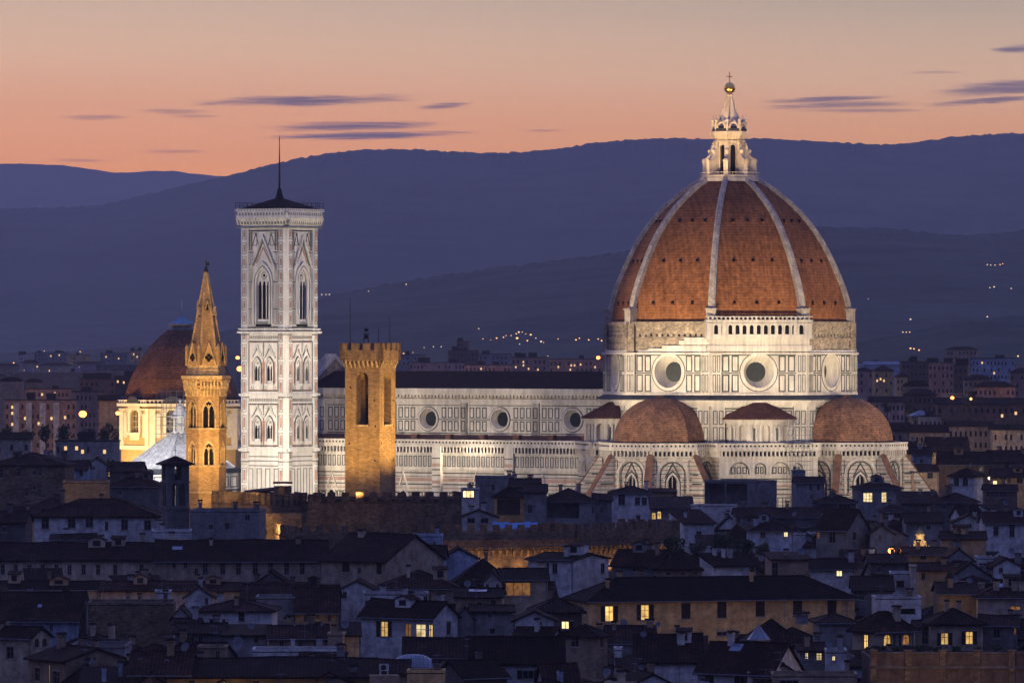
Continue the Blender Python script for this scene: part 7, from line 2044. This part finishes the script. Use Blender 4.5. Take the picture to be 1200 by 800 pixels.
big_lamp(97, 485, 1700, 1.1, 'big orange street lamp blazing above the trees on the far left', 26000, h=14)
big_lamp(138, 484, 1628, .6, 'orange street lamp at the corner of the yellow chapel', 2500, h=12)
big_lamp(281, 432, 1900, .95, 'orange street lamp shining between the domed chapel and the white bell tower', 2500, h=16)
big_lamp(278.5, 419, 2300, .75, 'smaller orange street lamp above the one beside the white bell tower', 800, h=12)
big_lamp(1044.5, 645, 905, .5, 'blazing street lamp among the dark roofs left of the gold stone lantern', 1500, h=9)
big_lamp(701, 419, 2900, .95, 'large orange street lamp touching the cathedral drum above the nave roof', 1500, h=14)
big_lamp(404, 441.5, 1440, .35, 'small white floodlight beside the battlemented tower top', 0, gm=lampglow2, h=4)
big_lamp(1116, 466, 1790, .55, 'orange lamp hanging beside the construction crane arm', 600, h=9)
big_lamp(1160, 560, 1300, .42, 'white wall lamp beside the lit yellow house', 900, (1, .8, .5), gm=lampglow2, h=6)


LM = {}
FARL = [  # px, py, size, colour
    ('plain', [(5, 430, 2, 'w'), (16, 425, 2, 'o'), (24, 424, 2.2, 'o'), (35, 426, 2.4, 'o'), (62, 428, 2.2, 'w'), (64, 432, 2.6, 'o'), (81, 427, 2.2, 'o'), (81, 431, 2.8, 'o'), (96, 431, 2.8, 'w'), (93, 437, 2.6, 'o'), (70, 437, 2, 'w'), (78, 438, 2.6, 'w'), (82, 438, 2, 'w'), (57, 436, 1.5, 'w'), (52, 432, 1.4, 'w'),
               (125, 425, 2.6, 'w'), (116, 428, 1.5, 'o'), (133, 428, 1.6, 'o'), (140, 428, 1.6, 'o'), (146, 428, 1.6, 'o'), (151, 427, 1.6, 'o'), (158, 428, 1.6, 'o'), (33, 432, 1.4, 'w'), (40, 432, 1.3, 'w'), (47, 432, 1.3, 'w'), (94, 412, 1.5, 'o'), (102, 419, 1.5, 'o'), (75, 415, 1.2, 'w'), (52, 411, 1.2, 'w'), (138, 424, 1.2, 'w'), (43, 418, 1.1, 'w'), (10, 441, 1.3, 'o')]),
    ('village', [(561, 385, 1.6, 'w'), (566, 397, 1.4, 'o'), (575, 398, 1.2, 'o'), (582, 396, 2.2, 'o'), (590, 395, 1.6, 'o'), (593, 393, 1.3, 'o'), (599, 393, 1.4, 'o'), (605, 391, 1.6, 'o'), (608, 389, 2.4, 'w'), (606, 396, 3.2, 'o'), (612, 389, 1.3, 'o'), (616, 391, 1.4, 'o'), (622, 392, 2.4, 'o'), (618, 399, 2.2, 'o'), (628, 396, 1.3, 'w'),
                 (609, 403, 1.5, 'w'), (634, 400, 2.4, 'w'), (637, 401, 1.4, 'o'), (654, 397, 1.4, 'o'), (675, 398, 2.2, 'o'), (679, 396, 1.5, 'o'), (690, 398, 1.8, 'o'), (701, 397, 1.6, 'o'), (705, 399, 2.2, 'o'), (614, 416, 2, 'o'), (566, 416.5, 2.6, 'o'), (592, 425, 1.3, 'o'), (517, 406, 1.3, 'w'), (508, 406, 1.4, 'w'), (497, 407, 1.2, 'w'), (473, 414, 1.8, 'o'), (484, 413, 1.1, 'o'), (642, 417, 1.2, 'o'), (655, 423, 1.2, 'o')]),
    ('hill', [(1157, 310, 1.6, 'w'), (1161, 310.5, 1.6, 'w'), (1166, 310.5, 1.6, 'w'), (1172, 310, 1.6, 'o'), (1175, 309, 1.3, 'o'), (1160, 337, 1.5, 'w'), (1165, 336, 1.9, 'w'), (1185, 338, 1.4, 'w'), (1157, 371, 1.7, 'w'), (1067, 374, 2.2, 'w'), (1058, 389, 1.5, 'w'), (1062, 389, 1.6, 'o'), (1066, 389, 1.4, 'o'), (1017.5, 350, 1.1, 'w'), (377, 345, 1.5, 'w'), (382, 345, 1.4, 'w'), (386, 345, 1.6, 'w'), (432, 341, 1.3, 'w'), (476, 333, 1.6, 'w')]),
    ('right', [(1017, 424, 2.2, 'w'), (1020, 424.5, 1.8, 'w'), (1067, 408, 2.2, 'o'), (1071, 408.5, 2, 'o'), (1077, 410, 1.8, 'o'), (1166, 437, 2, 'o'), (1136, 447, 2, 'w'), (1193, 417, 2, 'o'), (1176, 485, 1.6, 'o'), (1032, 454, 1.6, 'w'), (1038, 454, 1.3, 'w'), (1056, 455, 1.4, 'o'), (1119, 545, 2, 'w'), (1118, 522, 2.2, 'w'), (1197, 484, 2.6, 'o'), (1191, 487, 1.6, 'o'), (1200, 487, 1.6, 'o'), (1127, 410, 1.4, 'o')])]
LAB = dict(plain='tiny street lamp glowing on the far plain left of the chapel dome', village='tiny street lamp of the lit hill village above the nave roof', hill='tiny lamp glowing high on the dark wooded hillside', right='tiny street lamp among the far blocks right of the cathedral')
GRP = dict(plain='street lamps on the far left plain', village='street lamps above the nave roof', hill='lamps on the dark hillside', right='street lamps right of the cathedral')
for zone, pts in FARL:
    for px, py, sz, c in pts:
        D = lamp_depth(px, py) - 45; r = sz / 2 * D / F * .9
        key = (round(r, 1), c)
        if key not in LM: LM[key] = lamp_mesh(14, max(r, .15), lampfar if c == 'o' else lampfarw)
        o = link('street_lamp', LM[key], None, at(px, py, D)); tag(o, LAB[zone], 'street lamp', GRP[zone])

cr = thing('construction_crane', at(1133, 520, 1800)[:2] + (0,), R(20), 'tall dark construction crane with long arm among the houses on the right', 'crane')
s_ = F / 1800; zc = H - (466 - YH) / s_; mb = MB()
for x in (-.8, .8):
    for y in (-.8, .8): mb.rod((x, y, 0), (x, y, zc + 1), .14, 4)
z = 0
while z < zc:
    for y in (-.8, .8): mb.rod((-.8, y, z), (.8, y, z + 1.6), .07, 4)
    for x in (-.8, .8): mb.rod((x, -.8, z), (x, .8, z + 1.6), .07, 4)
    z += 1.6
mb.build('mast', ironm, cr)
mb = MB(); L_ = 35 / s_
for y in (-.6, .6): mb.rod((2.5, y, zc), (-L_, y, zc + .6), .12, 4)
mb.rod((0, 0, zc + 1.4), (-L_, 0, zc + 1.4), .12, 4)
for i in range(12): mb.rod((-L_ * i / 12, -.6, zc + .2), (-L_ * (i + .5) / 12, 0, zc + 1.4), .06, 4); mb.rod((-L_ * (i + .5) / 12, 0, zc + 1.4), (-L_ * (i + 1) / 12, .6, zc + .3), .06, 4)
mb.build('jib', pole_m, cr)
mb = MB(); mb.box(.6, 2.4, -.9, .9, zc - .5, zc + 2.0); mb.box(2.4, 5, -.7, .7, zc - 1.0, zc + .3); mb.build('cab', ironm, cr)
mb = MB(); mb.ball((.8, -1.2, zc - .3), .42, 0, 8); mb.build('work_lamp', lampfar, cr)

# ------------------------------------------------------------------ floodlights of the monuments
FL = (1.0, .84, .62)


def wall_wash(lx, ly, lz, tx, ty, tz, w, a, c=FL, size=.8, blend=.7): spot(cw(lx, ly, lz), cw(tx, ty, tz), w, a, c, blend, size)


K = .42
for x in (-104, -84, -64, -44):                                    # along the nave, from the roofs across the street
    wall_wash(x, -112, 29.5, x, -14, 33, 330000 * K, 30, (1, .87, .68))
for x, y, tx, ty, w in ((-24, -98, -8, -32, 170000), (14, -94, 8, -32, 150000), (40, -88, 22, -30, 170000), (74, -58, 36, -14, 165000), (98, -16, 40, 4, 140000)):
    wall_wash(x, y, 28.5, tx, ty, 25, w * K * .72, 50)
for x, y, tx, ty, w in ((-32, -92, -4, -22, 420000), (34, -94, 10, -24, 430000), (76, -66, 22, -12, 430000), (98, 2, 24, 4, 340000)):   # drum and foot of the dome
    wall_wash(x, y, 28.5, tx, ty, 45.5, w * K * .6, 32, FL, .8, 1.0)
    wall_wash(x, y, 28.6, tx * .9, ty * .9, 61.5, w * K * (1.6 if x < 70 else 1.05), 31, (1, .82, .56), .8, 1.0)
for x, y, w in ((-30, -128, 800000), (40, -124, 860000), (112, -40, 460000)):   # lantern
    wall_wash(x, y, 28, 0, 0, 108, w, 9.5, (1, .64, .28), .6, .5)
cam_ = (-53.8, 1381)
def cam_wash(dx, dy, lz, tz, w, a, c=(1, .86, .67)): spot((cam_[0] + dx, cam_[1] + dy, lz), (cam_[0], cam_[1], tz), w, a, c, .7, .8)
cam_wash(-30, -62, 28, 36, 92000, 46); cam_wash(6, -66, 28, 36, 66000, 46); cam_wash(60, -34, 28, 36, 116000, 46)
cam_wash(-28, -72, 28, 72, 165000, 34); cam_wash(64, -40, 28, 72, 180000, 34)
ORL = (1.0, .655, .24)
def around(px, Y, lights):
    X = (px - CX) / F * Y
    for dx, dy, lz, tz, w, a in lights: spot((X + dx, Y + dy, lz), (X, Y, tz), w, a, ORL, .8, .5)
around(434, 1002, [(-9, -14, 30.5, 46, 13000, 80), (17, -8, 33, 45, 34000, 70), (-2, -17, 30.0, 38, 6000, 80), (14, -40, 34, 47, 30000, 34)])
around(241.5, 1011, [(-10, -17, 29, 46, 18000, 80), (9, -18, 29, 50, 18000, 80), (3, -20, 30, 36, 12000, 80), (-4, -22, 30, 60, 24000, 45), (-6, -62, 36, 58, 80000, 24)])
for px, Y, z, dx, tz, w in ((255, 985, 26, 1, 33, 6000), (285, 976, 25, 1, 32, 7000), (318, 966, 24, 1, 31, 6000), (330, 966, 21, 2, 26, 4200)): spot(((px - CX) / F * Y, Y, z), ((px - CX) / F * Y + dx, Y + 18, tz), w, 110, ORL, .9, .5)
for i in range(14):
    px = 420 + 27 * i; Y = (958 + (px - 340) / 332 * 10 if px < 672 else 968 + (px - 672) / 120 * 20) - 1.5
    spot(((px - CX) / F * Y, Y, 17.5), ((px - CX) / F * Y, Y + 1.1, 24), 300 if px < 500 else 750, 130, (1, .6, .22), .9, .3)
chp = ((213 - CX) / F * 1651, 1651)
for dx, dy, w in ((-34, -26, 42000), (-22, -40, 52000), (16, -44, 52000)): spot((chp[0] + dx, chp[1] + dy, 18), (chp[0] + dx * .2, chp[1] + dy * .2, 36), w, 75, (1, .68, .26), .8, .6)
bp = ((211 - CX) / F * 1402, 1402)
for dx, dy, w in ((-30, -14, 30000), (-12, -34, 33000), (6, -40, 38000)): spot((bp[0] + dx, bp[1] + dy, 33), (bp[0], bp[1], 27), w * .85, 60, (1.0, .95, .90), .8, .6)
spot(at(1078, 650, 926), at(1078, 632, 935), 2600, 100, (1, .75, .35), .8, .2)
for dx in (-2.6, 2.6):
    p = at(1078, 645, 931); spot((p[0] + dx * 1.6, p[1] - 4, p[2] + .3), at(1078, 631, 935), 1800, 90, (1, .75, .35), .8, .2)
# warm street light that reaches the house fronts
for px, py, Y, w, c in ((850, 790, 784, 2600, ORL), (930, 790, 784, 2600, ORL), (765, 775, 784, 2200, ORL), (985, 760, 784, 1200, ORL), (60, 712, 815, 700, (1, .62, .25)), (150, 708, 812, 700, (1, .62, .25)), (300, 704, 812, 600, (1, .62, .25)), (411, 762, 722.5, 160, (1, .68, .2)), (372, 735, 776, 220, ORL),
                        (845, 668, 850, 260, ORL), (1030, 632, 972, 500, ORL), (1075, 648, 898, 260, ORL), (1120, 706, 800, 260, ORL), (1095, 676, 848, 160, ORL), (1112, 538, 1478, 2600, (1, .72, .3)), (1062, 538, 1470, 900, (1, .72, .3)), (1180, 566, 1268, 900, (1, .75, .4)), (100, 592, 1060, 2600, ORL), (28, 622, 975, 200, ORL), (1130, 786, 664, 900, ORL), (1060, 788, 664, 700, ORL),
                        (1135, 520, 1660, 1600, (1, .7, .35)), (1085, 518, 1645, 900, (1, .7, .35)), (1190, 518, 1655, 900, (1, .7, .35)), (40, 510, 1960, 7000, ORL), (590, 606, 1172, 220, ORL), (500, 705, 808, 120, ORL), (615, 700, 806, 90, ORL), (260, 803, 648, 250, ORL), (505, 798, 634, 90, ORL), (680, 735, 772, 130, ORL)):
    bulb(at(px, py, Y), w * (1 if Y in (664, 648) else .22 if Y == 784 else .33 if Y < 1300 else 1), c, .4)

# sodium glow of the streets of the far plain
for px, py, Y, w in ((30, 500, 1930, 9000), (75, 500, 1930, 9000), (100, 470, 2060, 3000), (40, 465, 2320, 9000), (110, 460, 2420, 8000), (60, 445, 3200, 16000), (130, 440, 3200, 16000), (500, 440, 2950, 14000), (560, 440, 2900, 14000), (620, 440, 2850, 16000), (680, 440, 2850, 18000),
                     (1030, 450, 2480, 7000), (1070, 460, 2160, 6000), (1100, 455, 2400, 7000), (1140, 460, 2250, 7000), (1190, 455, 2180, 8000), (1150, 490, 1850, 5000), (1050, 485, 1900, 4000), (1100, 480, 1800, 4000), (1195, 490, 1800, 5000)):
    bulb(at(px, py, Y), w * (.8 if px < 900 else .42), (1, .54, .24), .5)

# ------------------------------------------------------------------ keep only the gap-filling houses that show, and say where each one stands
def subtree(o):
    r = [o]
    for c in KIDS.get(o.name, ()): r += subtree(c)
    return r


KIDS = {}
for o in bpy.data.objects:
    if o.parent: KIDS.setdefault(o.parent.name, []).append(o)
ROOTOF = {}
for r in fillers + [h[0] for h in HOUSES]:
    for o in subtree(r): ROOTOF[o.name] = r.name
SEEN = {}
from mathutils.bvhtree import BVHTree
bpy.context.view_layer.update()
VV, FF, OO = [], [], []
for o in bpy.data.objects:
    if o.type != 'MESH' or o.name == 'haze' or len(o.data.polygons) > 40000: continue
    i0 = len(VV); mw = o.matrix_world
    VV += [mw @ v.co for v in o.data.vertices]
    for p in o.data.polygons: FF.append([i0 + k for k in p.vertices]); OO.append(o.name)
bv = BVHTree.FromPolygons(VV, FF)
for py in np.arange(401, 800, 2.6):
    for px in np.arange(1, 1200, 2.6):
        lo, no, ix, di = bv.ray_cast(Vector((0, 0, H)), Vector(((px - CX) / F, 1, -(py - YH) / F)).normalized())
        if ix is not None and OO[ix] in ROOTOF:
            e = SEEN.setdefault(ROOTOF[OO[ix]], [0, 0, 0]); e[0] += 1; e[1] += px; e[2] += py
del VV, FF, OO, bv
NICK = [(SEEN[h[0].name][1] / SEEN[h[0].name][0], SEEN[h[0].name][2] / SEEN[h[0].name][0], h[1]) for h in HOUSES if h[1] and h[0].name in SEEN]
LAND = [(97, 485, 'the big orange street lamp'), (150, 460, 'the chapel dome'), (35, 490, 'the striped apartment block'), (85, 522, 'the low grey white building'), (70, 432, 'the long station roof'), (542, 406, 'the tower block'), (606, 394, 'the hill village'), (620, 428, 'the column of lit windows'), (675, 428, 'the many lights by the dome wall'), (500, 428, 'the battlemented tower'),
        (1035, 440, 'the bright pink house'), (1103, 437, 'the tall pinkish apartment block'), (1160, 448, 'the cypresses'), (1130, 490, 'the construction crane'), (1137, 507, 'the white arcaded house'), (1060, 500, 'the right half dome'), (1112, 533, 'the brightly lit eave'), (1075, 455, 'the brown domed hall'), (1090, 493, 'the light blue roof'), (1185, 565, 'the lit yellow house')]
drop = []
keep = []
for r in fillers:
    e = SEEN.get(r.name)
    if not e or e[0] < 5: drop.append(r)
    else: keep.append((r, e[1] / e[0], e[2] / e[0], e[0]))
# what is hidden from here (behind other roofs, beyond the frame) stays as one mass, so that the town goes on from another spot
V_, F_, M_, MATI = [], [], [], []
for r in drop:
    for o in r.children:
        if not o.name.startswith(('wall', 'roof')): continue
        i0 = len(V_); mw = o.matrix_world; idx = []
        for m in o.data.materials:
            if m not in MATI: MATI.append(m)
            idx.append(MATI.index(m))
        V_ += [tuple(mw @ v.co) for v in o.data.vertices]
        for p in o.data.polygons: F_.append([i0 + k for k in p.vertices]); M_.append(idx[p.material_index])
bpy.data.batch_remove([o for r in drop for o in subtree(r)])
me = bpy.data.meshes.new('old_town_roofs'); me.from_pydata(V_, [], F_)
for m in MATI: me.materials.append(m)
me.polygons.foreach_set('material_index', M_); me.update()
tag(link('old_town_roofs', me), kind='stuff')
WN = {}
used = {}
SIDE = lambda dx, dy: ('right of' if dx > 0 else 'left of') if abs(dx) > 1.3 * abs(dy) else ('below' if dy > 0 else 'above')
rows_ = []
for r, px, py, n in keep:
    marks = (NICK if r['_fill'] == 'near' else []) + LAND
    near = sorted(marks, key=lambda m: (m[0] - px) ** 2 + (m[1] - py) ** 2 * 1.6)[:3]
    wm = [c for c in r.children if c.name.startswith('wall')]
    wn = wm[0].data.materials[0].name.replace('plaster_', '') if wm else 'grey'
    wn = {'dim': 'dark', 'blue': 'blue grey', 'och': 'ochre', 'brown': 'dark brown', 'brown_rubble_stone': 'brown'}.get(wn, wn)
    nm = 'scrap of' if False else ''
    rows_.append([r, px, py, n, wn, near])
for it in rows_:
    r, px, py, n, wn, near = it
    m1, m2 = near[0], near[1]
    it.append('%s house %s %s' % (wn, SIDE(px - m1[0], py - m1[1]), m1[2]))
by = {}
for it in rows_: by.setdefault(it[6], []).append(it)
ORD = ['first', 'second', 'third', 'fourth', 'fifth', 'sixth', 'seventh', 'eighth', 'ninth', 'tenth', 'eleventh', 'twelfth']
for lb, its in by.items():
    if len(its) == 1: its[0][0]['label'] = 'half hidden ' + lb; continue
    if len(its) == 2:
        a, b = its
        if abs(a[2] - b[2]) > abs(a[1] - b[1]) * .5: hi, lo = (a, b) if a[2] < b[2] else (b, a); hi[0]['label'] = 'higher of two half hidden ' + lb.replace(' house ', ' houses ', 1); lo[0]['label'] = 'lower of two half hidden ' + lb.replace(' house ', ' houses ', 1)
        else: l, rr = (a, b) if a[1] < b[1] else (b, a); l[0]['label'] = 'left of two half hidden ' + lb.replace(' house ', ' houses ', 1); rr[0]['label'] = 'right of two half hidden ' + lb.replace(' house ', ' houses ', 1)
    else:
        for k, it in enumerate(sorted(its, key=lambda i: i[1])): it[0]['label'] = ORD[min(k, 11)] + ' from left of the half hidden ' + lb.replace(' house ', ' houses ', 1)
for r, *_ in rows_:
    del r['_fill']
    r['group'] = 'houses half hidden in the gaps'
print('FILL kept', len(keep), 'of', len(fillers), 'houses', len(HOUSES))
